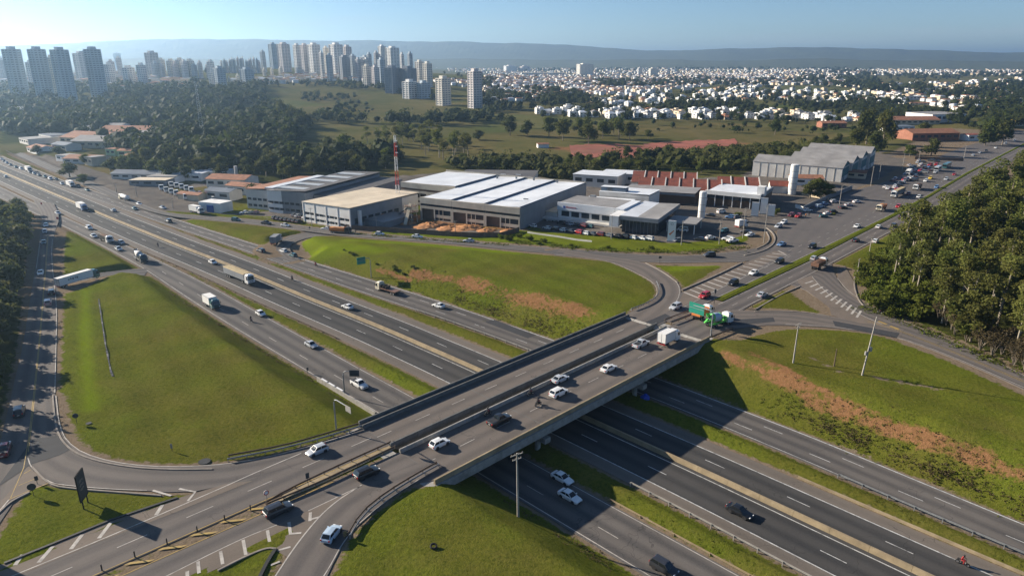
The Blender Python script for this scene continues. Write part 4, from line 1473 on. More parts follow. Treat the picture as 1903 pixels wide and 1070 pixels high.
MAT['wall_brick'] = M('wall_brick', (.28, .12, .075), .9, .25, .6, dirt=((.16, .08, .06), .5))
MAT['wall_brown'] = M('wall_brown', (.14, .095, .07), .9, .25, .3)
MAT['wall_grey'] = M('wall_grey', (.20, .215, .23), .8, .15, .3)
MAT['wall_teal'] = M('wall_teal', (.05, .14, .15), .7, .2, .3)
MAT['wall_green'] = M('wall_green', (.42, .55, .34), .8, .12, .3)
MAT['steel_blue'] = M('steel_blue', (.10, .14, .19), .6, .2, .3)
MAT['paint_red'] = M('paint_red', (.50, .05, .035), .5, .15, 1)
MAT['paint_orange'] = M('paint_orange', (.60, .20, .09), .6, .15, .8)
MAT['paint_blue'] = M('paint_blue', (.03, .10, .35), .5, .1, .5)
MAT['paint_yellow'] = M('paint_yellow', (.62, .38, .04), .5, .1, .5)

GRID_E = np.array([math.cos(R(-26)), math.sin(R(-26))])


def frame(a, b, zt):
    """ground frame of a building from the two ends of its front eave as surveyed in the photograph (pixel a, b at height zt)"""
    A, B = G(*a, zt), G(*b, zt)
    return A, B


class Hall:
    """a building in its own frame: x along the front, y into the depth, z up from the ground"""

    def __init__(self, name, label, cat, A, ang, group=None, z=None):
        self.A, self.ang = np.asarray(A, float), ang
        self.z = tz(*self.A) if z is None else z
        self.o = empty(name, (*self.A, self.z - .05), ang)
        tag(self.o, label, cat, group)

    def box(self, name, x0, x1, y0, y1, z0, z1, mat, label=None, parent=None):
        o = MB().box(((x0 + x1) / 2, (y0 + y1) / 2, (z0 + z1) / 2), (x1 - x0, y1 - y0, z1 - z0)).build(name, MAT[mat], parent or self.o)
        if label: o['label'] = label
        return o

    def mb(self, name, mb, mat, parent=None, smooth_=False):
        return mb.build(name, [MAT[m] for m in mat] if isinstance(mat, (list, tuple)) else MAT[mat], parent or self.o, None, None, smooth_)

    def roof(self, x0, x1, y0, y1, zl, zr, mat, npan=1, name='roof_panel', t=.14, gap=.08):
        """single pitch from the left eave zl to the right eave zr, laid in npan sheets along the depth"""
        for i in range(npan):
            ya = y0 + (y1 - y0) * i / npan + (gap / 2 if i else 0)
            yb = y0 + (y1 - y0) * (i + 1) / npan - (gap / 2 if i < npan - 1 else 0)
            m = MB()
            vs = [(x0, ya, zl), (x1, ya, zr), (x1, yb, zr), (x0, yb, zl)]
            m.add([(x, y, z + t) for x, y, z in vs] + vs, [(0, 1, 2, 3), (7, 6, 5, 4), (0, 4, 5, 1), (1, 5, 6, 2), (2, 6, 7, 3), (3, 7, 4, 0)])
            self.mb(name, m, mat)

    def gable(self, x0, x1, y0, y1, ze, zp, mat, wall, along='y', name='roof', over=.3):
        m = MB()
        if along == 'y':
            xm = (x0 + x1) / 2
            for xa, za, xb, zb_ in ((x0 - over, ze - .1, xm, zp), (xm, zp, x1 + over, ze - .1)):
                vs = [(xa, y0 - over, za), (xb, y0 - over, zb_), (xb, y1 + over, zb_), (xa, y1 + over, za)]
                m.add([(x, y, z + .15) for x, y, z in vs] + vs, [(0, 1, 2, 3), (7, 6, 5, 4), (0, 4, 5, 1), (1, 5, 6, 2), (2, 6, 7, 3), (3, 7, 4, 0)])
            w = MB()
            for y in (y0, y1):
                w.add([(x0, y, ze), (x1, y, ze), (xm, y, zp)], [(0, 1, 2)])
        else:
            ym = (y0 + y1) / 2
            for ya, za, yb, zb_ in ((y0 - over, ze - .1, ym, zp), (ym, zp, y1 + over, ze - .1)):
                vs = [(x0 - over, ya, za), (x1 + over, ya, za), (x1 + over, yb, zb_), (x0 - over, yb, zb_)]
                m.add([(x, y, z + .15) for x, y, z in vs] + vs, [(0, 1, 2, 3), (7, 6, 5, 4), (0, 4, 5, 1), (1, 5, 6, 2), (2, 6, 7, 3), (3, 7, 4, 0)])
            w = MB()
            for x in (x0, x1):
                w.add([(x, y0, ze), (x, y1, ze), (x, ym, zp)], [(0, 1, 2)])
        self.mb(name, m, mat)
        self.mb('gable', w, wall)

    def windows(self, x0, x1, z0, z1, n, y=-.04, mat='bldg_glass', gap=.25):
        w = (x1 - x0) / n
        for i in range(n):
            f = self.box('window', x0 + i * w + w * gap / 2, x0 + (i + 1) * w - w * gap / 2, y - .03, y + .06, z0, z1, 'wall_grey')
            self.box('pane', x0 + i * w + w * gap / 2 + .06, x0 + (i + 1) * w - w * gap / 2 - .06, y - .05, y, z0 + .06, z1 - .06, mat, parent=f)

    def side_windows(self, y0, y1, z0, z1, n, x, sgn=1, gap=.3):
        w = (y1 - y0) / n
        for i in range(n):
            self.box('window', x - .04, x + .04, y0 + i * w + w * gap / 2, y0 + (i + 1) * w - w * gap / 2, z0, z1, 'bldg_glass')


# --- long white roofed hall under construction, three equal bays in front and one set back on the left
A = np.array([-40.6, 298.6]); ANG = R(-29.0)
h = Hall('factory_hall', 'white roofed concrete hall under construction with three big bays', 'factory', A, ANG)
zg = h.z; ZT = 8.0 - zg
bw, dep = 16.7, 68.0
h.box('wall', -32.5, -.15, 28.4, dep, -1, ZT - .5, 'wall_brown')
h.box('wall', .05, 3 * bw, 1.2, dep, -1, ZT - .5, 'wall_brown')
h.box('wall', 3 * bw, 3 * bw + .3, 0, dep, -1, ZT + .35, 'wall_grey', 'long plain grey side wall')
h.box('wall', -32.5, 3 * bw, dep, dep + .3, -1, ZT + .9, 'wall_concrete')
h.box('wall', -.15, .05, 0, 28.3, -1, ZT, 'wall_concrete')


def bay(x0, x1, y0):
    w = x1 - x0
    h.box('fascia', x0 + .06, x1 - .06, y0 - .1, y0 + .7, ZT - 2.4, ZT + .25, 'wall_concrete')
    h.box('window_strip', x0 + .2, x1 - .2, y0 + .35, y0 + .5, ZT - 3.5, ZT - 2.4, 'bldg_glass')
    h.box('beam', x0 + .06, x1 - .06, y0 - .05, y0 + .6, ZT - 4.6, ZT - 3.5, 'wall_concrete')
    xo = x0 + w * .45
    for x in (x0 + .35, xo, x1 - .35):
        h.box('column', x - .3, x + .3, y0 - .08, y0 + .5, -1, ZT - 4.6, 'wall_concrete')
    h.box('wall_panel', xo + .3, x1 - .65, y0, y0 + .4, -1, .9, 'wall_concrete')
    h.box('wall_panel', xo + .3, x1 - .65, y0, y0 + .4, 2.0, 3.3 if ZT > 8 else 3.0, 'wall_concrete')
    h.box('window_strip', xo + .3, x1 - .65, y0 + .2, y0 + .3, .9, 2.0, 'bldg_glass')
    h.box('window_strip', xo + .3, x1 - .65, y0 + .2, y0 + .3, 3.0, ZT - 4.6, 'bldg_glass')
    for k in range(1, 3):
        x = xo + .3 + (x1 - .95 - xo) * k / 4
        h.box('mullion', x - .12, x + .12, y0 + .02, y0 + .38, .9, ZT - 4.6, 'wall_concrete')


for i in range(3): bay(i * bw, (i + 1) * bw, 0)
bay(-32.5, -16.5, 28.2); bay(-16.5, -.2, 28.2)
for i in range(3):
    h.roof(i * bw + .25, (i + 1) * bw - .5, .7, dep, ZT - .25, ZT + .45, 'roof_white', 5)
    h.box('gutter', (i + 1) * bw - .5, (i + 1) * bw + .2, .7, dep, ZT - .55, ZT - .1, 'steel_blue')
    h.box('upstand', (i + 1) * bw - .55, (i + 1) * bw - .42, .7, dep, ZT - .1, ZT + .62, 'steel_blue')
h.roof(-32.2, -.5, 29, dep, ZT - .2, ZT + .5, 'roof_white', 4)
h.box('upstand', -.45, -.3, 29, dep, ZT - .1, ZT + .72, 'steel_blue')
h.box('gutter', -.3, .25, 29, dep, ZT - .55, ZT - .1, 'steel_blue')
for x, y in ((4, 60), (14, 62), (23, 64), (36, 64)): h.box('roof_vent', x, x + .7, y, y + .7, ZT, ZT + 1.6, 'wall_grey')

# --- beige roofed building with three storey front
A, B = frame((562, 376), (647, 390), 6)
h = Hall('workshop_building', 'beige roofed workshop with strip windows and palms in front', 'factory', A, math.atan2(*(B - A)[::-1]))
zt = 6.5 - h.z; L = np.hypot(*(B - A)) + .5
h.box('wall', 0, L, .5, 43, -1, zt - .4, 'wall_pale')
h.box('wall', L, L + .25, .2, 32, -1, zt, 'wall_grey', 'shaded long side wall')  # shade of this side is put into the grey colour
h.roof(-.4, L + .6, -.3, 43.4, zt - .2, zt + .3, 'roof_cream', 6)
for z0, z1 in ((0, 1.1), (2.3, 3.5), (4.7, zt)): h.box('spandrel', 0, L, .1, .5, z0, z1, 'wall_white')
for z0 in (1.1, 3.5): h.windows(.3, L - .3, z0, z0 + 1.2, 9, .42)
for x in np.linspace(0, L, 5): h.box('pier', x - .3, x + .3, -.05, .48, -1, zt, 'wall_white')
h.side_windows(2, 30, 2.2, 4.6, 7, L + .27)
h.box('annex', L + .3, L + 12, 8, 26, -1, 3.4, 'wall_grey'); h.box('annex_roof', L + .2, L + 12.2, 7.8, 26.2, 3.4, 3.6, 'roof_grey')
h.box('service_tower', L + 1.2, L + 2.4, 3.5, 4.7, -1, 8.0, 'wall_white', 'slim white square tower beside the workshop')

# --- long dark roofed building behind it
A, B = frame((495, 352), (565, 358), 8)
h = Hall('warehouse', 'long dark roofed warehouse with pale skylight strips', 'warehouse', A, math.atan2(*(B - A)[::-1]))
zt = 8 - h.z
h.box('wall', 0, 22, .4, 62, -1, zt - .4, 'wall_grey'); h.box('wall', 22, 36, 6, 62, -1, zt - 2.2, 'wall_grey')
h.roof(-.4, 22.3, -.3, 62.4, zt - .3, zt + .5, 'roof_dark', 6); h.roof(22.3, 36.3, 6, 62.4, zt - 1.9, zt - 2.2, 'roof_dark', 5)
for k in range(5): h.box('skylight', 3, 18, 4 + k * 11.5, 9 + k * 11.5, zt + .1, zt + .55, 'skylight')
for z0, z1 in ((-1, 1.2), (2.4, 4.2), (5.4, zt)): h.box('spandrel', 0, 8.5, 0, .4, z0, z1, 'wall_white'); h.box('spandrel', 8.5, 22, 0, .4, z0, z1, 'wall_grey')
h.windows(.3, 21.7, 1.2, 2.4, 7, .3); h.windows(.3, 21.7, 4.2, 5.4, 7, .3)
A, B = frame((455, 350), (493, 350), 7)
h = Hall('warehouse', 'smaller brown roofed warehouse left of the long dark one', 'warehouse', A, R(-22))
zt = 7 - h.z
h.box('wall', 0, 16, .4, 40, -1, zt - .3, 'wall_pale'); h.roof(-.3, 16.3, -.2, 40.2, zt - .2, zt + .8, 'roof_tile', 4); h.box('ridge_sheet', 12, 16.5, 0, 40, zt + .6, zt + 1.3, 'roof_white')
for z0 in (1.2, 4.2): h.windows(.3, 15.7, z0, z0 + 1.2, 5, .36)
h.box('gatehouse_wall', -16, -3, -14, -6, -1, 4.6, 'wall_white', 'white gate block with slanted end'); h.box('gate', -11, -7, -14.3, -14.05, -1, 3.4, 'paint_blue')

# --- houses and sheds behind the white hall
A = G(790, 322, 9)
h = Hall('gabled_shed', 'white gabled shed with brown roof behind the white roofed hall', 'shed', A, R(-12))
zt = 6.0
h.box('wall', 0, 20, 0, 14, -1, zt, 'wall_white'); h.gable(0, 20, 0, 14, zt, zt + 2.6, 'roof_tile', 'wall_grey', 'x')
h = Hall('shed', 'wide low shed with dull purple roof at the edge of the wood', 'shed', G(850, 318, 5), R(-8))
h.box('wall', 0, 44, 0, 26, -1, 4.4, 'wall_pale'); h.roof(-.4, 44.4, -.4, 26.4, 4.4, 4.9, 'roof_dark', 4)
for k in range(4): h.box('skylight', 6 + k * 9, 9 + k * 9, 6, 8, 4.8, 5.3, 'skylight')

# --- white dealership with its grey annexes
A, B = frame((1037, 377), (1127, 392), 7)
h = Hall('dealership', 'white car dealership with five framed windows and red lettering', 'showroom', A, R(-30))
zt = 7 - h.z; L = 26
h.box('wall', 0, L, .5, 20, -1, zt - .3, 'wall_white'); h.box('fascia', -.2, L + .2, -.2, .5, zt - 2.8, zt + .4, 'roof_white')
h.box('plinth', 0, L, -.1, .45, -1, zt - 6.2, 'wall_white')
for k in range(5):
    x = 1.5 + k * 4.7
    f = h.box('window_frame', x, x + 4.0, .25, .5, zt - 5.6, zt - 3.0, 'wall_white'); h.box('pane', x + .2, x + 3.8, .2, .24, zt - 5.4, zt - 3.2, 'bldg_glass', parent=f)
h.roof(-.2, L + .2, .5, 20, zt - .1, zt + .1, 'roof_grey', 5)
lt = MB(); x = 4.4
for w in (.34, .22, .22, .22, .22, .22, .22, .22, .22): lt.box((x, -.24, zt - 1.4 + (.08 if w > .3 else 0)), (w, .06, .5 if w < .3 else .75)); x += .52
h.mb('lettering', lt, 'paint_red'); h.box('emblem', 2.6, 3.5, -.26, -.2, zt - 1.85, zt - .9, 'paint_blue')
h.box('parking_deck', -22, 30, -3.2, -.4, zt - 7.0, zt - 6.2, 'wall_pale'); h.box('roof_slab', -22, -.3, -.4, 18, zt - 4.4, zt - 4.0, 'roof_cream'); h.box('wall', -21, -.5, .3, 17, -1, zt - 4.4, 'wall_pale')
for k in range(9): h.box('column', -20 + k * 5.4, -19.5 + k * 5.4, -3.1, -2.6, -1, zt - 7.0, 'wall_pale')
for (x0, x1, y0, y1, zz, mt) in ((2, 24, 20.4, 30, 6.0, 'roof_white'), (6, 30, 31, 46, 8.4, 'roof_white'), (24.5, 40, 20.5, 30, 5.0, 'roof_grey')):
    h.box('wall', x0, x1, y0, y1, -1, zz, 'wall_pale'); h.roof(x0 - .3, x1 + .3, y0, y1, zz + .02, zz + .6, mt, 3)
    h.box('roof_unit', x0 + 3, x0 + 5.5, y0 + 2, y0 + 4, zz + .3, zz + 1.9, 'wall_grey')
h.box('clerestory', 6, 18, 33, 37, 8.6, 10.4, 'steel_blue'); h.roof(5.8, 18.4, 32.8, 37.2, 10.4, 10.8, 'roof_white', 1)
h.box('parapet', 26.4, 30.2, -.2, 20, zt - 2.4, zt + .4, 'roof_white')
# --- glass showroom with grey flat roofs
A, B = frame((1153, 400), (1222, 407), 7)
h = Hall('glass_showroom', 'dark glass fronted showroom under a folded grey roof', 'showroom', A, math.atan2(*(B - A)[::-1]))
zt = 7 - h.z; L = np.hypot(*(B - A))
h.box('core', .6, L - .2, 1.0, 30, -1, zt - 1.5, 'bldg_glass')
for k in range(10): h.box('glazing_bar', .6 + k * L / 10, .72 + k * L / 10, .8, .98, -1, zt - 1.5, 'wall_grey')
h.box('fascia', -.2, L + .4, -.6, .3, zt - 1.6, zt, 'wall_grey'); h.box('fascia', L + .0, L + .4, .3, 34, zt - 1.6, zt, 'wall_grey')
h.roof(-.2, L * .42, .3, 34, zt - .25, zt - .6, 'roof_white', 3); h.roof(L * .42, L + .4, .3, 34, zt - .6, zt - .1, 'roof_grey', 3)
h.box('canopy', L + 1.0, L + 13, 9, 22, zt - 3.0, zt - 2.6, 'roof_grey')
for x, y in ((L + 1.6, 9.4), (L + 12.4, 9.4), (L + 12.4, 21.4)): h.box('canopy_post', x - .15, x + .15, y - .15, y + .15, -1, zt - 3.0, 'wall_white')
h.box('curved_parapet', -4.2, -.4, -1.0, 26, zt - 4.5, zt - .3, 'wall_white')
# --- long dark building with pale fascia
A, B = frame((1312, 354), (1398, 366), 7)
h = Hall('workshop_hall', 'dark long workshop with bright white fascia beside the silo', 'factory', A, R(-32))
zt = 7 - h.z; L = 25
h.box('core', .5, L - .2, 2.5, 26, -1, zt - 1.8, 'wall_brown'); h.box('fascia', -.2, L + .2, -.3, .6, zt - 1.5, zt + .3, 'wall_white'); h.box('fascia', L - .4, L + .2, .6, 26, zt - 1.5, zt + .3, 'wall_grey')
h.box('clerestory', .3, L, .7, 2.4, zt - 3.4, zt - 1.6, 'bldg_glass')
h.roof(0, L - .4, .6, 26, zt - .6, zt - .2, 'roof_white', 4)
for k in range(7): h.box('column', .2 + k * 4.05, .55 + k * 4.05, .5, .9, -1, zt - 1.5, 'wall_white')
h.box('white_block', L - 2.6, L + .8, 4, 8, zt - 1, zt + 3.4, 'wall_white')
A, B = frame((1160, 347), (1290, 364), 6.5)
h = Hall('canopy_hall', 'low grey roofed hall in front of the red sawtooth roofs', 'factory', A, R(-24))
zt = 6.0
h.box('core', .5, 34, 2, 16, -1, zt - 1, 'wall_brown'); h.roof(-.4, 34.6, -1.5, 16.3, zt, zt + .5, 'roof_grey', 4); h.box('fascia', -.4, 34.6, -1.6, -1.45, zt - .8, zt + .1, 'wall_grey')
# --- red roofed sheds with sawtooth roofs in two rows
for lb, (u, v), n, ang in (('front row of brick red sawtooth roofs behind the grey hall', (1183, 348), 6, -14), ('back row of brick red sawtooth roofs by the wood', (1172, 333), 5, -14), ('short row of brick red sawtooth roofs near the silo', (1333, 349), 3, -14)):
    h = Hall('sawtooth_shed', lb, 'shed', G(u, v, 5.0), R(ang), 'brick red sawtooth sheds')
    w = 6.9
    h.box('wall', 0, n * w, .2, 15, -1, 5.2, 'wall_pale')
    for k in range(n):
        x = k * w
        m = MB(); vs = [(x + .3, -.4, 4.9), (x + w - .3, -.4, 4.9), (x + w - .3, 15.2, 8.6), (x + .3, 15.2, 8.6)]
        m.add([(a, b, c + .15) for a, b, c in vs] + vs, [(0, 1, 2, 3), (7, 6, 5, 4), (0, 4, 5, 1), (1, 5, 6, 2), (2, 6, 7, 3), (3, 7, 4, 0)])
        h.mb('roof', m, 'roof_red')
        m = MB(); m.beam([(x + w, -.5, 4.9), (x + w, 15.3, 8.6)], .5, .55); h.mb('gutter_wall', m, 'wall_pale')
        m = MB(); m.add([(x, 15.2, 5.2), (x + w, 15.2, 5.2), (x + w, 15.2, 8.6), (x, 15.2, 8.6)], [(0, 1, 2, 3)]); h.mb('rear_glazing', m, 'wall_cream')
h = Hall('tiled_house', 'small brick red tiled house left of the tall silo', 'house', G(1432, 345, 4), R(-14))
h.box('wall', 0, 10, 0, 9, -1, 4, 'wall_pale'); h.gable(0, 10, 0, 9, 4, 6, 'roof_red', 'wall_pale', 'x')
# --- pale warehouse with four dark gables at its right end
A, B = frame((1400, 300), (1566, 313), 8)
h = Hall('gabled_warehouse', 'pale block walled warehouse with four dark glazed gables at right', 'warehouse', A, math.atan2(*(B - A)[::-1]))
zt = 8 - h.z; L = np.hypot(*(B - A))
nb = 4; bd = 86 / nb
for k in range(nb):
    y0 = k * bd
    x1 = L + k * 1.5
    h.box('wall', 0 if k == 0 else 16, x1, y0, y0 + bd, -1, zt + .6 * k, 'wall_pale')
    m = MB()
    ze, zp = zt + .6 * k, zt + 3.2 + .6 * k
    for ya, za, yb, zb_ in ((y0 - .3, ze, y0 + bd / 2, zp), (y0 + bd / 2, zp, y0 + bd + .1, ze)):
        xs0 = -.3 if k == 0 else 15.7
        vs = [(xs0, ya, za), (x1 + .4, ya, za), (x1 + .4, yb, zb_), (xs0, yb, zb_)]
        m.add([(a, b, c + .15) for a, b, c in vs] + vs, [(0, 1, 2, 3), (7, 6, 5, 4), (0, 4, 5, 1), (1, 5, 6, 2), (2, 6, 7, 3), (3, 7, 4, 0)])
    h.mb('roof', m, 'roof_grey')
    m = MB(); m.add([(x1 + .05, y0, ze), (x1 + .05, y0 + bd, ze), (x1 + .05, y0 + bd / 2, zp)], [(0, 1, 2)]); h.mb('gable', m, 'wall_teal')
    h.box('glazed_end', x1 + .02, x1 + .12, y0 + 1.2, y0 + bd - 1.2, 3.2, zt - .6, 'wall_teal')
    h.box('loading_door', x1 + .02, x1 + .14, y0 + 4, y0 + 9, -1, 3.0, 'wall_grey')
for k in range(10): h.box('wall_rib', 4 + k * 4.6, 4.25 + k * 4.6, -.14, 0, -1, zt - .1, 'wall_concrete')


# --- silo, tower, totems, masts
def cyl_thing(name, label, cat, u, v, r, h_, mat, p=None, extra=None):
    p = hit([(u, v)])[0] if p is None else p
    o = empty(name, (p[0], p[1], p[2] - .3)); tag(o, label, cat)
    MB().lathe([(.001, 0), (r, 0), (r, h_), (r * .86, h_ + .4), (.001, h_ + .5)], n=20).build('shell', MAT[mat], o, smooth_=False)
    if extra: extra(o, r, h_)
    return o


def silo_bits(o, r, h_):
    for z in np.arange(3, h_, 3.0): MB().lathe([(r, 0), (r + .06, .0), (r + .06, .14), (r, .14)], (0, 0, z), 20).build('band', MAT['wall_grey'], o)
    MB().tube([(0, -r - .15, 0), (0, -r - .15, h_)], .08, 5).build('ladder', MAT['wall_grey'], o)


p = hit([(1471, 361)])[0]; cyl_thing('silo', 'tall white cylindrical silo before the pale warehouse', 'silo', 0, 0, 2.0, z_at(p[0], p[1], 306) - p[2], 'wall_white', p, silo_bits)
p = hit([(1303, 404)])[0]; cyl_thing('water_tower', 'white cylindrical water tower beside the showroom canopy', 'water tower', 0, 0, 1.5, z_at(p[0], p[1], 356) - p[2], 'wall_white', p, silo_bits)
p = hit([(441, 336)])[0]; cyl_thing('chimney', 'pale slender chimney among the trees behind the brown warehouse', 'chimney', 0, 0, 1.0, z_at(p[0], p[1], 309) - p[2], 'wall_pale', p)


def totem(u, v, vt, w, mat, label, az=-.4):
    p = hit([(u, v)])[0]
    o = empty('totem_sign', tuple(p), az); tag(o, label, 'totem sign', 'totem signs')
    h_ = z_at(p[0], p[1], vt) - p[2]
    MB().box((0, 0, h_ / 2), (w, .5, h_)).build('panel', MAT[mat], o)
    MB().box((0, 0, .15), (w + .4, 1.0, .5)).build('plinth', MAT['wall_grey'], o)
    return o, h_


o, h_ = totem(1247, 449, 410, 2.9, 'sign_white', 'tall white totem sign with a dark emblem on the green bank')
m = MB()
for k in range(8):
    a = 2 * math.pi * k / 8; a2 = 2 * math.pi * (k + .6) / 8
    m.add([(.5 * math.cos(a), -.26, h_ - 1.3 + .5 * math.sin(a)), (.5 * math.cos(a2), -.26, h_ - 1.3 + .5 * math.sin(a2)), (.34 * math.cos(a2), -.26, h_ - 1.3 + .34 * math.sin(a2)), (.34 * math.cos(a), -.26, h_ - 1.3 + .34 * math.sin(a))], [(0, 1, 2, 3)])
m.build('emblem', MAT['sign_back'], o)
m = MB(); m.add([(-1.0, -.26, h_ * .36), (-.5, -.26, h_ * .30), (.9, -.26, h_ * .52), (.8, -.26, h_ * .56)], [(0, 1, 2, 3)]); m.build('swoosh', MAT['paint_orange'], o)
totem(977, 410, 369, 2.2, 'wall_grey', 'grey totem sign at the corner of the white roofed hall')
for u, v, vt, lb in ((1418, 398, 368, 'white advertising tower right of the service yard'), (1402, 402, 376, 'shorter white tower beside the advertising tower'), (1432, 402, 380, 'white kiosk tower at the edge of the yard')): totem(u, v, vt, 3.0, 'wall_white', lb)


def lattice(u, v, vt, w, label, red=True, p=None):
    p = hit([(u, v)])[0] if p is None else p
    h_ = z_at(p[0], p[1], vt) - p[2]
    o = empty('lattice_tower', tuple(p), .4); tag(o, label, 'mast')
    n = max(8, int(h_ / 3.2))
    for k in range(n):
        m = MB()
        z0, z1 = h_ * k / n, h_ * (k + 1) / n
        a, b = w * (1 - .6 * k / n), w * (1 - .6 * (k + 1) / n)
        c4 = [(-1, -1), (1, -1), (1, 1), (-1, 1)]
        for i in range(4):
            x, y = c4[i]; x2, y2 = c4[(i + 1) % 4]
            m.tube([(x * a, y * a, z0), (x * b, y * b, z1)], .075, 4); m.tube([(x * a, y * a, z0), (x2 * b, y2 * b, z1)], .04, 4, cap=False); m.tube([(x * b, y * b, z1), (x2 * b, y2 * b, z1)], .04, 4, cap=False)
        m.build('lattice_section', MAT['paint_red' if (k // 2) % 2 == 0 and red else 'sign_white'], o)
    for z in (.78, .86, .93):
        MB().lathe([(.001, 0), (.5, 0), (.5, .3), (.001, .35)], (w * .55, -w * .5, h_ * z), 10).build('antenna', MAT['sign_white'], o)
    return o


lattice(741, 395, 252, .85, 'red and white lattice mast rising behind the building site')
lattice(378, 262, 152, 1.6, 'thin distant lattice mast above the hazy wood', False)

# --- building site: earth heaps, hoarding, awnings, scaffold of rough timber
random.seed(3)
for i, (u, v, rx, hh) in enumerate(((760, 416, 4, 1.3), (800, 420, 8, 1.7), (835, 425, 6, 1.2), (868, 425, 8, 1.6), (905, 429, 5, 1.0), (945, 430, 4, .9))):
    p = hit([(u, v)])[0]
    m = MB(); n, k = 26, 9
    vs = [(0, 0, hh)]
    for j in range(1, k + 1):
        for a in range(n):
            r = j / k; q = 1 + .18 * math.sin(3 * a + i) + random.uniform(-.06, .06)
            vs.append((rx * r * q * math.cos(2 * math.pi * a / n), rx * .75 * r * q * math.sin(2 * math.pi * a / n), hh * (1 - r) ** .8 * (1 + random.uniform(-.35, .3)) - (.3 if j == k else 0)))
    fs = [(0, 1 + a, 1 + (a + 1) % n) for a in range(n)] + [(1 + (j - 1) * n + a, 1 + j * n + a, 1 + j * n + (a + 1) % n, 1 + (j - 1) * n + (a + 1) % n) for j in range(1, k) for a in range(n)]
    m.add(vs, fs)
    tag(m.build('earth_heap', MAT['soil_orange'], None, tuple(p), .5, True), ['orange earth heap at the left end of the building site', 'largest orange earth heap before the open bay', 'third orange earth heap from the left', 'fourth orange earth heap before the middle bay', 'flat orange heap before the right bay', 'orange earth heap at the right end of the building site'][i], 'earth heap', 'orange earth heaps')


def wall_thing(name, uvs, h_, mat, label, cat='wall', w=.25, panels=True):
    P = hit(uvs)
    n = max(2, int(np.hypot(*np.diff(P[:, :2], axis=0).T).sum() / 3.0))
    P = resample3(P, n + 1)
    P[:, 2] = terr(P[:, 0], P[:, 1])
    o = empty(name, tuple(P[n // 2])); tag(o, label, cat)
    for a, b in zip(P[:-1], P[1:]):
        d = (b - a) * .01
        m = MB(); m.beam([tuple(a + d - P[n // 2]), tuple(b - d - P[n // 2])], w, h_ + .3, 0, -.3)
        m.build('wall_panel', MAT[mat], o)
    return o


wall_thing('site_fence', [(640, 426), (760, 434), (860, 440), (930, 441), (965, 430)], 1.9, 'wall_brown', 'dark board fence along the front of the building site', 'fence', .12)
wall_thing('boundary_wall', [(1492, 392), (1530, 374), (1583, 352)], 2.2, 'wall_grey', 'long grey wall behind the angled row of parked cars')
wall_thing('garden_wall', [(1478, 386), (1496, 392)], 1.6, 'wall_white', 'short white wall below the silo')
wall_thing('garden_wall', [(1490, 362), (1540, 372)], 1.2, 'wall_cream', 'low cream garden wall right of the silo')
wall_thing('boundary_wall', [(1700, 296), (1790, 300)], 2.0, 'wall_brown', 'dark wall across the head of the avenue car yard')
wall_thing('low_wall', [(980, 433), (1060, 445), (1100, 450)], .6, 'wall_pale', 'low pale wall in front of the dealership car rows')
for i, (u, v) in enumerate(((668, 412), (690, 412), (708, 409))):
    p = hit([(u, v)])[0]
    o = empty('shade_awning', tuple(p), -.4 + i * .1); tag(o, ['left orange shade awning at the site gate', 'middle orange shade awning at the site gate', 'right orange shade awning at the site gate'][i], 'awning', 'orange shade awnings')
    m = MB(); m.add([(-3, -2.4, 2.7), (0, -2.6, 3.5), (3, -2.4, 2.6), (3, 2.4, 2.9), (0, 2.2, 3.9), (-3, 2.4, 2.8), (-3, -2.4, 2.62), (0, -2.6, 3.42), (3, -2.4, 2.52), (3, 2.4, 2.82), (0, 2.2, 3.82), (-3, 2.4, 2.72)],
                    [(0, 1, 4, 5), (1, 2, 3, 4), (6, 11, 10, 7), (7, 10, 9, 8), (0, 6, 7, 1), (1, 7, 8, 2), (2, 8, 9, 3), (5, 4, 10, 11), (4, 3, 9, 10), (0, 5, 11, 6)])
    m.build('canopy', MAT['paint_orange'], o)
    for x, y in ((-2.8, -2.2), (2.8, -2.2), (2.8, 2.2), (-2.8, 2.2)): MB().tube([(x, y, -.2), (x, y, 2.7)], .07, 5).build('post', MAT['wall_white'], o)
p = hit([(764, 414)])[0]
o = empty('conveyor_tower', tuple(p), -.5); tag(o, 'rough timber chute and scaffold beside the building site', 'scaffold')
for k, (x, y) in enumerate(((-2, -2), (2, -2), (2, 2), (-2, 2))): MB().tube([(x, y, -.2), (x * .8, y * .8, 8.5)], .16, 5).build('post', MAT['wall_cream'], o)
for z in (2.5, 5, 7.5): MB().box((0, 0, z), (4.6, 4.6, .15)).build('platform', MAT['wall_brown'], o)
MB().beam([(1, -5.5, .3), (0, 0, 8.0)], 1.5, .5).build('chute', MAT['wall_cream'], o)
MB().beam([(-8, 2, 2.4), (-1.5, 0, 6.5)], 1.3, .4).build('conveyor', MAT['wall_grey'], o)


# ---------------------------------------------------------------- simple halls farther out
def simple(u, v, w, d, hgt, ang, wall, roofm, label, cat='warehouse', kind='gable', name='warehouse', group=None):
    p = hit([(u, v)])[0]
    h = Hall(name, label, cat, p[:2], R(ang), group, p[2])
    h.box('wall', -w / 2, w / 2, 0, d, -1.5, hgt, wall)
    if kind == 'gable': h.gable(-w / 2, w / 2, 0, d, hgt, hgt + min(w, d) * .13, roofm, wall, 'x' if w > d else 'y', over=.5)
    elif kind == 'flat':
        h.roof(-w / 2 - .3, w / 2 + .3, -.3, d + .3, hgt + .02, hgt + .3, roofm, 3)
    n = max(2, int(w / 6))
    for k in range(n):
        x = -w / 2 + w * (k + .5) / n
        if hgt > 3: h.box('window', x - w / n * .3, x + w / n * .3, -.08, .02, hgt * .45, hgt * .75, 'bldg_glass')
    return h


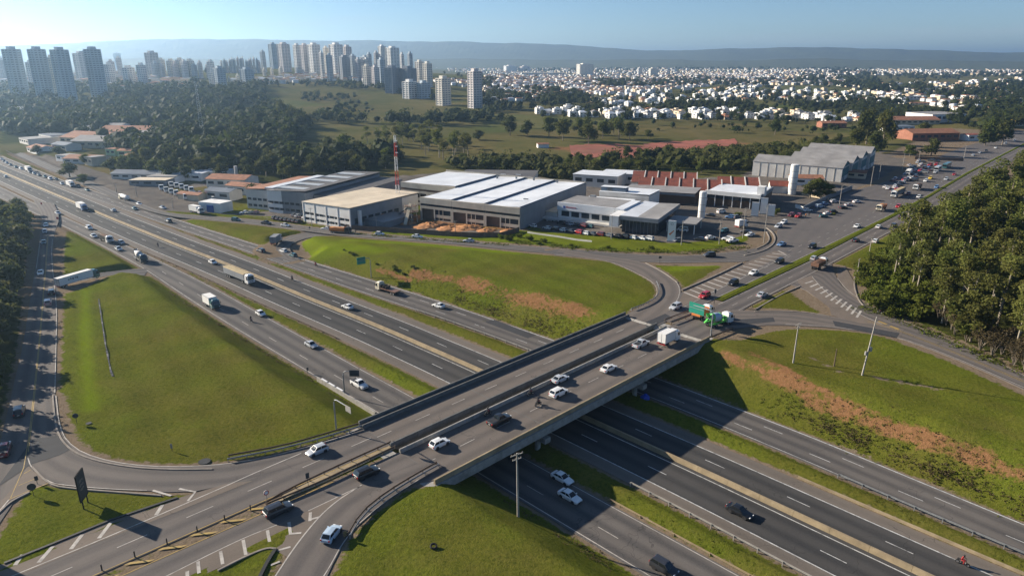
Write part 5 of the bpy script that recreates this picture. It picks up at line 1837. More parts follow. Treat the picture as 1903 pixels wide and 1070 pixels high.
for a in ((85, 262, 30, 26, 5, -40, 'wall_white', 'roof_bluegrey', 'white office with blue grey roof at the far left', 'office', 'flat'),
          (45, 268, 26, 24, 4.5, -42, 'wall_pale', 'roof_grey', 'grey roofed hall nearest the far left edge', 'warehouse', 'flat'),
          (150, 268, 44, 30, 5, -18, 'wall_cream', 'roof_tile', 'cream hall with brown roof left of the long white front'),
          (190, 276, 52, 26, 5.5, -6, 'wall_cream', 'roof_grey', 'long hall with bright cream front wall in the haze'),
          (225, 255, 46, 30, 5, -6, 'wall_pale', 'roof_tile', 'dull red roofed hall behind the cream fronted one'),
          (120, 252, 40, 26, 5, -14, 'wall_pale', 'roof_grey', 'far grey hall before the hazy wood'),
          (150, 305, 26, 14, 3.6, -8, 'wall_pale', 'roof_tile', 'long low tiled shed near the frontage road'),
          (165, 308, 9, 10, 5.5, -30, 'wall_cream', 'roof_grey', 'sunlit cream house on the left frontage', 'house', 'flat'),
          (206, 290, 9, 9, 5.0, -20, 'wall_green', 'roof_tile', 'small pale green house at left', 'house', 'flat'),
          (235, 292, 14, 10, 4.5, -10, 'wall_green', 'roof_tile', 'pale green gabled house behind the trees', 'house', 'gable'),
          (260, 334, 36, 12, 3.4, -6, 'wall_pale', 'roof_bluegrey', 'long blue grey roofed shed below the trees'),
          (275, 346, 22, 10, 3.2, -5, 'wall_grey', 'roof_cream', 'tan roofed lean to beside the lorry yard', 'shed', 'flat'),
          (380, 332, 26, 12, 4, -10, 'wall_white', 'roof_white', 'bright white roofed shed in front of the big wood', 'shed', 'flat'),
          (345, 336, 20, 10, 4, -8, 'wall_white', 'roof_white', 'second white roofed shed left of the bright one', 'shed', 'flat'),
          (420, 350, 24, 14, 5, -12, 'wall_pale', 'roof_tile', 'red brown roofed workshop behind the chimney', 'warehouse', 'gable'),
          (1762, 228, 44, 40, 9, 12, 'wall_white', 'roof_grey', 'big white box warehouse on the right beyond the avenue', 'warehouse', 'flat'),
          (1700, 232, 56, 24, 5, 2, 'wall_cream', 'roof_tile', 'long tan roofed hall left of the big white box', 'warehouse', 'gable'),
          (1672, 244, 30, 14, 4.5, 4, 'wall_white', 'roof_bluegrey', 'low white shops before the tan roofed hall', 'shop', 'flat'),
          (1738, 262, 44, 22, 6.5, 8, 'wall_brick', 'roof_tile', 'brick red store with cream gable on the avenue', 'shop', 'gable'),
          (1812, 262, 14, 10, 5, 10, 'wall_white', 'roof_red', 'small white shop with red roof up the avenue', 'shop', 'flat'),
          (1690, 186, 40, 24, 6, 4, 'wall_white', 'roof_grey', 'distant white hall beyond the housing estate', 'warehouse', 'flat'),
          (1735, 196, 70, 8, 3.5, -3, 'wall_cream', 'roof_tile', 'long cream wall like shed far at the right', 'shed', 'gable'),
          (1680, 208, 26, 12, 5, 4, 'wall_pale', 'paint_blue', 'blue roofed hall right of the white houses', 'warehouse', 'gable'),
          (1885, 235, 26, 16, 5, 10, 'wall_cream', 'paint_yellow', 'yellow roofed filling station at the far right edge', 'shop', 'flat'),
          (1550, 238, 26, 14, 5, 0, 'wall_brick', 'roof_tile', 'brick house row end by the unpaved lot', 'house', 'gable'),
          (1010, 275, 9, 6, 3, 10, 'wall_white', 'roof_tile', 'tiny white hut standing alone in the field', 'hut', 'gable'),
          (1010, 141, 190, 60, 12, 2, 'wall_white', 'roof_cream', 'very long white hall far off on the plain', 'warehouse', 'flat'),
          (1500, 345, 16, 10, 4, -10, 'wall_white', 'roof_tile', 'white cottage among bushes right of the silo', 'house', 'gable'),
          (1590, 332, 10, 8, 3.6, -30, 'wall_cream', 'roof_tile', 'cream hut at the corner of the gabled warehouse', 'hut', 'gable'),
          (1105, 348, 26, 16, 6.5, -26, 'wall_pale', 'roof_white', 'white roofed annex right behind the white hall', 'warehouse', 'flat'),
          (1150, 341, 22, 14, 5.5, -22, 'wall_white', 'roof_white', 'second white roofed annex by the red sawtooth rows', 'warehouse', 'flat'),
          (1210, 372, 16, 9, 5, -26, 'wall_white', 'roof_cream', 'cream roofed block between the showroom and the grey hall', 'warehouse', 'flat'),
          (350, 372, 14, 6, 3, -22, 'wall_cream', 'roof_tile', 'brown hut beside the lorry yard', 'hut', 'gable'),
          (405, 372, 16, 9, 4.5, -22, 'wall_pale', 'roof_bluegrey', 'grey shed right of the lorry yard', 'shed', 'gable'),
          (448, 362, 20, 10, 4.5, -22, 'wall_white', 'roof_tile', 'brown roofed block below the brown warehouse', 'warehouse', 'gable'),
          (300, 340, 18, 9, 3.6, -10, 'wall_white', 'roof_grey', 'grey shed under the front of the big wood', 'shed', 'flat'),
          (60, 285, 22, 14, 4, -40, 'wall_white', 'roof_tile', 'tiled shop in the first lots at far left', 'shop', 'gable'),
          (110, 280, 20, 12, 4.5, -30, 'wall_pale', 'roof_bluegrey', 'blue grey shop in the first lots at far left', 'shop', 'gable'),
          (115, 300, 14, 9, 4, -30, 'wall_white', 'roof_grey', 'small white block by the left frontage road', 'shop', 'flat'),
          (275, 262, 40, 22, 5, -6, 'wall_cream', 'roof_grey', 'long hall half hidden by the hazy wood', 'warehouse', 'gable'),
          (190, 246, 36, 22, 5, -8, 'wall_white', 'roof_grey', 'pale hall at the top of the left lots', 'warehouse', 'gable'),
          (250, 300, 16, 9, 4, -14, 'wall_white', 'roof_tile', 'white tiled house at the edge of the left wood', 'house', 'gable'),
          (60, 212, 150, 40, 6, -2, 'wall_grey', 'roof_bluegrey', 'wide blue grey hall below the four hazy towers', 'warehouse', 'flat')):
    simple(*a)
# soil rows of the red allotment field
random.seed(9)

# ---------------------------------------------------------------- apartment towers
TC = {'blue': (.40, .46, .50), 'white': (.74, .72, .68), 'cream': (.66, .62, .54), 'grey': (.50, .50, .50), 'dark': (.26, .28, .31), 'pink': (.60, .55, .53)}
MAT['tower_glass'] = M('tower_glass', (.20, .23, .26), .3, .2, .1)
for k, c in TC.items(): MAT['tower_' + k] = M('tower_' + k, c, .8, .08, .08)


def tower(ul, ur, vt, vb, colour, label, turn=35, style=0, dist=None, floors=None):
    uc = (ul + ur) / 2
    p = hit([(uc, vb)])[0]
    zc = p[1] * _c + (CAMH - p[2]) * _s
    app = (ur - ul) * zc / 1270
    a = R(turn)
    w = app / (abs(math.cos(a)) + .8 * abs(math.sin(a)))
    d = w * .8
    H = max(6.0, z_at(p[0], p[1], vt) - p[2])
    n = floors or max(4, int(round(H / 3.1)))
    # more than about 34 floors are drawn as double storeys
    if n > 34: n = n // 2
    fh = H / n
    o = empty('apartment_tower', tuple(p), a + math.atan2(-p[0], p[1]))
    tag(o, label, 'tower block', 'apartment towers')
    mt = MAT['tower_' + colour]
    MB().box((0, 0, H / 2 - 2), (w - .7, d - .7, H + 3.6)).build('glazing', MAT['tower_glass'], o)
    m = MB()
    for k in range(n):
        m.box((0, 0, k * fh + fh * .26), (w, d, fh * .52))
    m.build('floor_band', mt, o)['kind'] = 'stuff'
    m = MB()
    np_ = max(3, int(w / 6))
    for i in range(np_ + 1):
        x = -w / 2 + w * i / np_
        for y in (-d / 2, d / 2): m.box((x * .985, y, H / 2 - 1), (w * (.07 if style == 0 else .11), .5, H + 2))
    for i in range(3):
        y = -d / 2 + d * (i + .0) / 2
        for x in (-w / 2, w / 2): m.box((x, y * .97, H / 2 - 1), (.5, d * .12, H + 2))
    m.build('pier_strip', mt, o)['kind'] = 'stuff'
    if style == 1:
        m = MB()
        for k in range(1, n): m.box((w * .18, -d / 2 - .8, k * fh), (w * .34, 1.6, .9)); m.box((w / 2 + .8, 0, k * fh), (1.6, d * .5, .9))
        m.build('balcony', mt, o)['kind'] = 'stuff'
    MB().box((0, 0, H + .5), (w + .6, d + .6, 1.0)).build('cornice', mt, o)
    MB().box((0, 0, H + 2.4), (w * .5, d * .55, 4.2)).build('roof_house', mt, o)
    return o


for a in ((27, 55, 93, 188, 'blue', 'leftmost of the four tall blue grey towers', 30, 1), (73, 100, 93, 187, 'blue', 'second from left of the four tall blue grey towers', 32, 1),
          (114, 142, 94, 188, 'blue', 'third from left of the four tall blue grey towers', 32, 1), (173, 200, 93, 181, 'blue', 'rightmost of the four tall blue grey towers', 38, 0),
          (201, 217, 121, 162, 'white', 'white tower just right of the four tall ones', 40), (233, 254, 127, 162, 'white', 'broad pale tower with dark top in the left haze', 40), (260, 276, 122, 162, 'white', 'striped white tower beside the broad pale one', 40),
          (276, 298, 99, 142, 'grey', 'tall grey tower standing farther back at left', 35), (298, 310, 112, 145, 'cream', 'cream lit slab first in the row of four', 40), (314, 329, 114, 145, 'cream', 'cream lit slab second in the row of four', 40),
          (331, 346, 112, 145, 'cream', 'cream lit slab third in the row of four', 40), (349, 364, 114, 145, 'cream', 'cream lit slab fourth in the row of four', 40), (146, 172, 100, 150, 'grey', 'faint tower between the third and fourth tall towers', 30),
          (102, 116, 108, 182, 'cream', 'cream sunlit tower between the second and third tall ones', 40), (216, 228, 100, 130, 'pink', 'faint pinkish tower far behind at left', 40), (0, 12, 112, 150, 'grey', 'faint grey tower at the left picture edge', 30), (12, 24, 115, 152, 'grey', 'faint grey tower second from the picture edge', 30),
          (57, 72, 117, 160, 'white', 'pale tower between the first and second tall ones', 40),
          (390, 402, 116, 157, 'white', 'white tower at the left end of the hilltop row', 40), (400, 421, 128, 160, 'blue', 'blue grey block at the left end of the hilltop row', 30),
          (487, 496, 97, 135, 'blue', 'slender pointed tower in front of the hilltop row', 35), (503, 518, 83, 128, 'blue', 'left one of the two dark topped hilltop towers', 35), (520, 542, 83, 134, 'pink', 'right one of the two dark topped hilltop towers', 35),
          (549, 562, 85, 136, 'white', 'first pale tower of the tall hilltop cluster', 35), (562, 577, 85, 137, 'pink', 'second pale tower of the tall hilltop cluster', 35), (576, 598, 84, 138, 'white', 'third and broadest pale tower of the hilltop cluster', 35),
          (604, 614, 90, 140, 'cream', 'thin cream tower in the hilltop cluster', 35), (616, 640, 84, 141, 'white', 'bright edged white tower of the hilltop cluster', 35, 1), (640, 656, 88, 140, 'pink', 'tower with reddish crown in the hilltop cluster', 35),
          (632, 652, 107, 148, 'dark', 'dark balconied block before the white hilltop tower', 30, 1), (652, 664, 105, 147, 'blue', 'blue grey block right of the dark balconied one', 35),
          (672, 690, 107, 143, 'blue', 'grey tower with stepped top left of the twin towers', 35, 1), (675, 692, 124, 160, 'cream', 'cream lit block below the twin towers', 42), (692, 706, 126, 162, 'pink', 'pinkish block beside the cream lit one', 35),
          (705, 719, 87, 132, 'white', 'left one of the bright twin towers', 35, 1), (719, 743, 90, 138, 'white', 'right one of the bright twin towers', 38, 1), (704, 718, 112, 158, 'blue', 'shaded block below the twin towers', 30),
          (717, 744, 127, 173, 'dark', 'broad dark slab with a bright left edge', 52, 1), (743, 775, 128, 172, 'dark', 'dark terraced slab beside the broad one', 50, 1), (773, 789, 116, 158, 'cream', 'left tower of the pair right of the dark slab', 42), (787, 804, 119, 162, 'cream', 'right tower of the pair right of the dark slab', 42),
          (749, 775, 153, 183, 'white', 'low pale block with two bright strips', 45), (775, 800, 155, 183, 'blue', 'low blue grey block beside the pale one', 35), (811, 838, 147, 196, 'cream', 'cream tower with lit ribs standing alone', 42), (870, 896, 134, 201, 'pink', 'tall isolated tower with striped lit side', 40),
          (1071, 1102, 120, 141, 'cream', 'cream slab block far out on the plain', 20), (1184, 1193, 127, 141, 'white', 'small white tower far out on the plain', 20), (1205, 1222, 128, 142, 'cream', 'cream block beside the small white tower', 20),
          (936, 960, 123, 133, 'white', 'low pale blocks far left on the plain', 20), (966, 985, 124, 133, 'pink', 'low pinkish blocks far left on the plain', 20)):
    tower(*a)
random.seed(21)
for i in range(15):          # the thin far row on the crest
    u = 412 + i * 5.0 + random.uniform(-1, 1)
    tower(u, u + 4.2, 113 + random.uniform(-4, 5), 136, ['white', 'blue', 'pink', 'grey'][i % 4], 'thin pale tower in the dense far row on the crest', 35)
for i in range(26):          # faint towers in the haze behind the four tall ones and between the clusters
    u = [4, 18, 62, 108, 148, 158, 168, 206, 222, 286, 302, 322, 340, 358, 372, 384, 598, 608, 662, 668, 676, 684, 696, 700, 744, 760][i] + random.uniform(-2, 2)
    tower(u, u + random.uniform(7, 12), (108 if i < 9 else 118 if i < 16 else 104) + random.uniform(-6, 9), 146 if i < 16 else 150, ['white', 'blue', 'grey', 'pink'][i % 4], 'faint tower in the haze between the taller clusters', 35)
for i, (u, w, t_, b_, c) in enumerate(((424, 5, 146, 158, 'cream'), (440, 6, 142, 157, 'cream'), (449, 24, 130, 158, 'blue'), (489, 6, 130, 142, 'cream'), (504, 5, 130, 145, 'cream'), (519, 7, 128, 142, 'cream'))):
    tower(u, u + w, t_, b_, c, ['tiny sunlit block at the wood edge on the crest', 'second tiny sunlit block on the crest', 'broad shaded office block on the crest', 'small sunlit block left of the dark topped towers', 'small sunlit block below the dark topped towers', 'small sunlit block right of the dark topped towers'][i], 35)

# ---------------------------------------------------------------- houses of the estate and the far town
HM = [MAT['wall_white'], MAT['roof_tile'], MAT['bldg_glass'], MAT['roof_grey'], MAT['wall_cream'], MAT['roof_white']]


def house_mesh(k):
    r = random.Random(k)
    m = MB()
    w, d, hh = r.uniform(8, 12), r.uniform(8, 12), r.choice([3.2, 6.0, 6.2, 6.4])
    wall = 0 if k % 5 else 4
    roofm = [1, 3, 5, 5, 3][k % 5]
    m.box((0, 0, hh / 2 - .5), (w, d, hh + 1), 0, wall)
    if k % 3 == 0:
        m.box((0, 0, hh + .35), (w + .1, d + .1, .7), 0, wall); m.box((0, 0, hh + .72), (w * .9, d * .9, .06), 0, roofm); m.box((w * .2, 0, hh + 1.4), (w * .4, d * .5, 1.6), 0, wall)
    else:
        o = .5
        m.add([(-w / 2 - o, -d / 2 - o, hh), (w / 2 + o, -d / 2 - o, hh), (w / 2 + o, d / 2 + o, hh), (-w / 2 - o, d / 2 + o, hh), (-w * .22, 0, hh + 2.1), (w * .22, 0, hh + 2.1)],
              [(0, 1, 5, 4), (1, 2, 5), (2, 3, 4, 5), (3, 0, 4), (3, 2, 1, 0)], roofm)
    for y, sg in ((-d / 2, -1), (d / 2, 1)):
        for x in (-w * .28, w * .22):
            for z in ((1.5,) if hh < 4 else (1.5, 4.5)): m.box((x, y + sg * .03, z), (w * .2, .1, 1.2), 0, 2)
    for z in ((1.5,) if hh < 4 else (1.5, 4.5)): m.box((-w / 2 - .03, 0, z), (.1, d * .22, 1.2), 0, 2); m.box((w / 2 + .03, 0, z), (.1, d * .22, 1.2), 0, 2)
    return m.mesh('house', HM)


HMESH = [house_mesh(k) for k in range(10)]


def sample_px(poly, n, gap, seed, vpow=1.0):
    """n ground points seen inside a pixel polygon, at least gap metres apart"""
    r = random.Random(seed)
    us = [p[0] for p in poly]; vs = [p[1] for p in poly]
    cand = []
    while len(cand) < n * 6:
        u, v = r.uniform(min(us), max(us)), r.uniform(min(vs), max(vs))
        if poly_mask(np.array([u]), np.array([v]), poly)[0]: cand.append((u, v))
    H = hit(cand)
    out = []
    for p in H:
        if len(out) >= n: break
        if all((p[0] - q[0]) ** 2 + (p[1] - q[1]) ** 2 > gap * gap for q in out): out.append(p)
    return out


HLAB = [('white house with tiled roof in the estate beyond the fields', 'white houses with tiled roofs'), ('white house with grey hipped roof in the estate beyond the fields', 'white houses with grey roofs'), ('white house with white roof in the estate beyond the fields', 'white houses with white roofs')]
random.seed(4)
spots = []
for poly, n, gap, sd in (([(1000, 206), (1100, 205), (1300, 207), (1500, 214), (1600, 218), (1600, 228), (1400, 222), (1200, 222), (1000, 217)], 110, 10.5, 1),
                         ([(1090, 190), (1180, 172), (1400, 160), (1560, 170), (1700, 180), (1690, 196), (1560, 192), (1450, 186), (1250, 196), (1120, 200)], 190, 11, 2)):
    spots += sample_px(poly, n, gap, sd)
for i, p in enumerate(spots[:300]):
    k = random.randrange(10)
    o = link('house', HMESH[k], None, (p[0], p[1], p[2] - .2), random.choice([.2, .2, .35, 1.77]) + random.uniform(-.1, .1))
    lb = HLAB[0] if k % 5 in (0,) and k % 3 else (HLAB[1] if k % 5 in (1, 4) and k % 3 else HLAB[2])
    if k % 5 == 0: lb = ('cream walled house in the estate beyond the fields', 'cream houses of the estate')
    tag(o, lb[0], 'house', lb[1])


def town(name, poly, n, gap, seed, scale=1.0):
    m = MB()
    r = random.Random(seed)
    for p in sample_px(poly, n, gap, seed):
        w, d, hh = r.uniform(7, 13) * scale, r.uniform(7, 13) * scale, r.uniform(3, 7) * scale
        a = r.choice([.2, .3, 1.8]) + r.uniform(-.1, .1)
        wl = r.choice([0, 0, 0, 4, 4])
        m.box((p[0], p[1], p[2] + hh / 2 - .5), (w, d, hh + 1), a, wl, open_bottom=True)
        m.box((p[0], p[1], p[2] + hh + .5), (w * 1.06, d * 1.06, 1.0), a, r.choice([1, 1, 3, 5]), .55, True)
    o = m.build(name, HM)
    o['kind'] = 'stuff'
    return o


town('far_town_houses', [(800, 128), (1000, 127), (1250, 126), (1500, 128), (1903, 128), (1903, 140), (1500, 140), (1250, 152), (1000, 160), (905, 172), (900, 140)], 2600, 12, 31, 1.1)
town('valley_houses', [(800, 150), (870, 150), (1000, 142), (1180, 150), (1330, 160), (1180, 172), (1040, 185), (905, 192), (900, 170)], 1100, 10.5, 32, .9)
town('outskirt_houses', [(1280, 135), (1560, 140), (1590, 160), (1300, 158), (1200, 150)], 700, 11, 33)
town('east_houses', [(1560, 160), (1903, 146), (1903, 205), (1760, 205), (1700, 186), (1600, 172)], 260, 12, 36)
town('hill_suburb_houses', [(560, 140), (700, 145), (760, 160), (640, 150), (440, 160), (430, 152)], 120, 12, 34)
town('haze_houses', [(0, 140), (230, 140), (380, 150), (380, 164), (200, 168), (0, 168)], 160, 16, 35, 1.3)
# ---------------------------------------------------------------- trees
def quads_to_mesh(name, V, mats, mi=None, extra=None):
    """V: (n, 4, 3) leaf cards; extra: (verts, faces) solid core"""
    n = len(V)
    v = V.reshape(-1, 3).tolist()
    f = np.arange(4 * n).reshape(n, 4).tolist()
    if extra is not None:
        k = len(v)
        v += extra[0]
        f += [[i + k for i in q] for q in extra[1]]
    me = bpy.data.meshes.new(name)
    me.from_pydata(v, [], f)
    for m in mats: me.materials.append(m)
    me.update()
    return me


_t = (1 + 5 ** .5) / 2
_IV = np.array([(-1, _t, 0), (1, _t, 0), (-1, -_t, 0), (1, -_t, 0), (0, -1, _t), (0, 1, _t), (0, -1, -_t), (0, 1, -_t), (_t, 0, -1), (_t, 0, 1), (-_t, 0, -1), (-_t, 0, 1)]) / math.hypot(1, _t)
_IF = [(0, 11, 5), (0, 5, 1), (0, 1, 7), (0, 7, 10), (0, 10, 11), (1, 5, 9), (5, 11, 4), (11, 10, 2), (10, 7, 6), (7, 1, 8), (3, 9, 4), (3, 4, 2), (3, 2, 6), (3, 6, 8), (3, 8, 9), (4, 9, 5), (2, 4, 11), (6, 2, 10), (8, 6, 7), (9, 8, 1)]


def leaves(r, lobes, n, size, flat=.5):
    """leaf cards spread through ellipsoid lobes"""
    vol = np.array([a * b * c for _, (a, b, c) in lobes]) ** .7
    cnt = np.maximum(8, (n * vol / vol.sum()).astype(int))
    out = []
    for (c, rad), k in zip(lobes, cnt):
        d = r.normal(size=(k, 3)); d /= np.linalg.norm(d, axis=1)[:, None]
        q = r.uniform(.62, 1.08, k) ** .8
        lump = 1 + .22 * np.sin(d[:, 0] * 4.1 + c[0] * 3) * np.sin(d[:, 1] * 3.7 + c[1]) + .14 * np.sin(d[:, 2] * 6 + c[2])
        p = np.array(c) + d * np.array(rad) * (q * lump)[:, None]
        nn = d * flat + r.normal(size=(k, 3)) * .55 + np.array([0, 0, .25]); nn /= np.linalg.norm(nn, axis=1)[:, None]
        a = np.cross(nn, r.normal(size=(k, 3))); a /= np.linalg.norm(a, axis=1)[:, None] + 1e-9
        b = np.cross(nn, a)
        s = size * r.uniform(.55, 1.25, k)[:, None]
        e = r.uniform(.5, .9, k)[:, None]
        out.append(np.stack([p - a * s, p - b * s * e, p + a * s, p + b * s * e], 1))
    return np.concatenate(out)


def core(r, lobes, k=.66):
    v, f = [], []
    for c, rad in lobes:
        n = len(v)
        v += (np.array(c) + _IV * np.array(rad) * k * r.uniform(.85, 1.1, (12, 1))).tolist()
        f += [[a + n for a in t] for t in _IF]
    return v, f


def tree_mesh(kind, seed):
    r = np.random.default_rng(seed)
    t = MB()
    if kind == 'eucalyptus_tree':          # 20 m
        H = 20.0
        bend = r.uniform(-.6, .6, 2)
        top = np.array([bend[0] * 1.4, bend[1] * 1.4, H * .9])
        pts = [(0, 0, -.4), (bend[0] * .3, bend[1] * .3, H * .3), (bend[0] * .8, bend[1] * .8, H * .6), tuple(top)]
        t.tube(pts, [.30, .24, .16, .05], 7)
        lobes = []
        for i in range(11):
            z = H * r.uniform(.42, .95); a = r.uniform(0, 2 * math.pi); rr = r.uniform(.6, 2.9) * (1.15 - z / H * .55)
            c = np.array([bend[0] * z / H + rr * math.cos(a), bend[1] * z / H + rr * math.sin(a), z])
            w = r.uniform(1.0, 1.9)
            lobes.append((c, (w * 1.15, w * 1.15, w * r.uniform(.75, 1.15))))
            t.tube([(bend[0] * z / H * .8, bend[1] * z / H * .8, z - 1.8), tuple(c)], [.09, .03], 4, cap=False)
        L = leaves(r, lobes, 1500, .36); C = None
        crown = quads_to_mesh('crown', L, [MAT['leaf_euc']])
        return t.mesh('trunk', MAT['bark_pale']), crown
    if kind == 'broadleaf_tree':           # 9 m
        H = 9.0
        t.tube([(0, 0, -.4), (.1, 0, 2.2), (.2, .1, 4.5)], [.24, .19, .12], 6)
        lobes = []
        R_ = r.uniform(2.6, 3.5)
        for i in range(9):
            a = 2.4 * i + r.uniform(-.4, .4); z = r.uniform(2.6, 6.9); rr = R_ * r.uniform(.25, .75) * (1 - max(0, z - 5) / 5)
            w = r.uniform(1.3, 2.1)
            c = (rr * math.cos(a), rr * math.sin(a), z)
            lobes.append((np.array(c), (w, w, w * r.uniform(.75, 1.0))))
            if i % 2 == 0: t.tube([(.1, .05, 2.4 + i * .12), c], [.10, .04], 4, cap=False)
        lobes.append((np.array((0, 0, 7.2)), (1.7, 1.7, 1.5)))
        crown = quads_to_mesh('crown', leaves(r, lobes, 1300, .34), [MAT['leaf' if seed % 2 else 'leaf_dark']], extra=core(r, lobes))
        return t.mesh('trunk', MAT['bark']), crown
    if kind == 'bush':                     # 3.5 m
        for a in range(3): t.tube([(0, 0, -.2), (.5 * math.cos(a * 2.1), .5 * math.sin(a * 2.1), 1.4)], [.06, .03], 4)
        lobes = [(np.array((r.uniform(-1.3, 1.3), r.uniform(-1.3, 1.3), r.uniform(.7, 2.2))), (r.uniform(.8, 1.3),) * 2 + (r.uniform(.7, 1.1),)) for _ in range(6)]
        return t.mesh('trunk', MAT['bark']), quads_to_mesh('crown', leaves(r, lobes, 620, .24), [MAT['leaf_bush']], extra=core(r, lobes, .6))
    if kind == 'bare_shrub':               # 5 m, dry thicket
        lobes = []
        for i in range(9):
            a = r.uniform(0, 6.28); p = (1.6 * math.cos(a) * r.uniform(.4, 1), 1.6 * math.sin(a) * r.uniform(.4, 1), r.uniform(2.5, 5))
            t.tube([(0, 0, -.2), (p[0] * .5, p[1] * .5, p[2] * .6), p], [.09, .05, .02], 4)
            lobes.append((np.array(p), (.9, .9, .8)))
        return t.mesh('trunk', MAT['bark']), quads_to_mesh('crown', leaves(r, lobes, 340, .2), [MAT['leaf_dry']])
    if kind == 'palm_tree':                # 8 m
        t.tube([(0, 0, -.3), (.15, 0, 3), (.1, .1, 6.6)], [.26, .2, .17], 7)
        Q = []
        for i in range(16):
            a = i * 2.4; el = r.uniform(-.1, .9); prev = np.array([.1, .1, 6.7])
            for j in range(5):
                d = np.array([math.cos(a) * math.cos(el), math.sin(a) * math.cos(el), math.sin(el)])
                nxt = prev + d * .62; sd_ = np.array([-math.sin(a), math.cos(a), 0]) * (.34 - .055 * j)
                Q.append([prev - sd_ - [0, 0, .12], prev, nxt, nxt - sd_ * .8 - [0, 0, .12]]); Q.append([prev, prev + sd_ - [0, 0, .12], nxt + sd_ * .8 - [0, 0, .12], nxt])
                prev = nxt; el -= .38
        return t.mesh('trunk', MAT['bark']), quads_to_mesh('crown', np.array(Q), [MAT['leaf_dark']])


TREES = {}
UNIT = {'eucalyptus_tree': 20.0, 'broadleaf_tree': 9.0, 'bush': 3.4, 'bare_shrub': 5.2, 'palm_tree': 8.2}
for kd, nv in (('eucalyptus_tree', 5), ('broadleaf_tree', 6), ('bush', 4), ('bare_shrub', 3), ('palm_tree', 2)):
    TREES[kd] = [tree_mesh(kd, 100 + 7 * i + len(kd)) for i in range(nv)]
CAT = {'eucalyptus_tree': 'tree', 'broadleaf_tree': 'tree', 'bush': 'bush', 'bare_shrub': 'shrub', 'palm_tree': 'palm tree'}


def plant(kind, p, h, label, group, wide=1.0, seed=None):
    t, c = random.choice(TREES[kind])
    k = h / UNIT[kind]
    o = empty(kind, (p[0], p[1], p[2] - .05), random.uniform(0, 6.28))
    w = k * wide
    o.scale = (w * random.uniform(.9, 1.1), w * random.uniform(.9, 1.1), k)
    tag(o, label, CAT[kind], group)
    link('trunk', t, o); link('crown', c, o)
    return o


random.seed(77)
# eucalyptus grove right of the avenue, tall towards its middle
eu = sample_px([(1655, 520), (1720, 590), (1800, 636), (1935, 690), (2030, 690), (2000, 330), (1905, 330), (1800, 392), (1722, 440), (1665, 482)], 104, 4.6, 5)
for p in eu:
    plant('eucalyptus_tree', p, random.uniform(17, 25) if p[1] > 215 else random.uniform(14, 20), 'tall pale trunked eucalyptus in the grove right of the avenue', 'eucalyptus trees of the right grove', random.uniform(1.0, 1.25))
for p in sample_px([(1600, 492), (1608, 560), (1650, 590), (1700, 598), (1760, 560), (1700, 500), (1690, 450), (1640, 468)], 46, 3.0, 6):
    plant('bush', p, random.uniform(3.6, 6.0), 'dense green bush at the front corner of the grove', 'bushes at the front of the grove', 1.15)
for p in sample_px([(1668, 455), (1640, 470), (1700, 430), (1800, 375), (1890, 320), (1905, 345), (1720, 455), (1690, 470)], 26, 4.0, 7):
    plant('broadleaf_tree', p, random.uniform(6, 10), 'leafy tree on the avenue side of the eucalyptus grove', 'leafy trees along the grove edge')
for p in sample_px([(1640, 500), (1720, 590), (1800, 636), (1935, 690), (1990, 600), (1990, 340), (1800, 392), (1722, 440)], 44, 6, 15):
    plant('broadleaf_tree', p, random.uniform(7, 12), 'leafy tree among the eucalyptus trunks of the right grove', 'leafy trees inside the right grove', 1.1)
for p in sample_px([(1740, 600), (1800, 640), (1903, 690), (1950, 690), (1903, 650), (1800, 600), (1740, 575)], 30, 2.6, 8):
    plant('bare_shrub', p, random.uniform(3.5, 5.5), 'grey brown thicket shrub along the lower grove edge', 'dry shrubs under the grove', 1.2)
for p in sample_px([(1620, 470), (1700, 592), (1850, 662), (1960, 700), (1960, 400), (1800, 390), (1690, 450)], 60, 3.5, 9):
    plant('bush', p, random.uniform(1.4, 2.6), 'low undergrowth bush between the eucalyptus trunks', 'undergrowth bushes of the grove', 1.3)
# left row along the frontage road
PL = pix_base([(62, 395), (70, 440), (56, 520), (38, 640), (22, 708), (8, 760)])
PL = resample(PL, 40)
dl = np.gradient(PL, axis=0); dl /= np.hypot(*dl.T)[:, None]
nl = np.stack([dl[:, 1], -dl[:, 0]], -1)
for row, off in enumerate((5.0, 10.5, 17.0, 25.0, 34.0)):
    for i in range(row % 2, 40, 2 if row < 4 else 3):
        q = PL[i] + nl[i] * (off + random.uniform(-1.2, 1.2)) * 1.0
        if st(q)[1] > st(PL[i])[1]: q = PL[i] - nl[i] * off
        plant('broadleaf_tree', (q[0], q[1], tz(*q)), random.uniform(8.5, 12.5) if i > 4 else random.uniform(7, 9), ['leafy tree overhanging the left frontage road', 'leafy tree in the second row left of the frontage road', 'leafy tree deep in the wood at the left edge', 'leafy tree deep in the wood at the left edge', 'leafy tree deep in the wood at the left edge'][row],
              ['trees overhanging the left road', 'second row of trees at left', 'wood at the left edge', 'wood at the left edge', 'wood at the left edge'][row], 1.15)
for i in range(34, 40):
    q = PL[i] - nl[i] * 0 + np.array([-2.5, 0]); plant('bush', (q[0], q[1], tz(*q)), random.uniform(2, 3.5), 'bush at the foot of the left tree row', 'bushes below the left tree row')
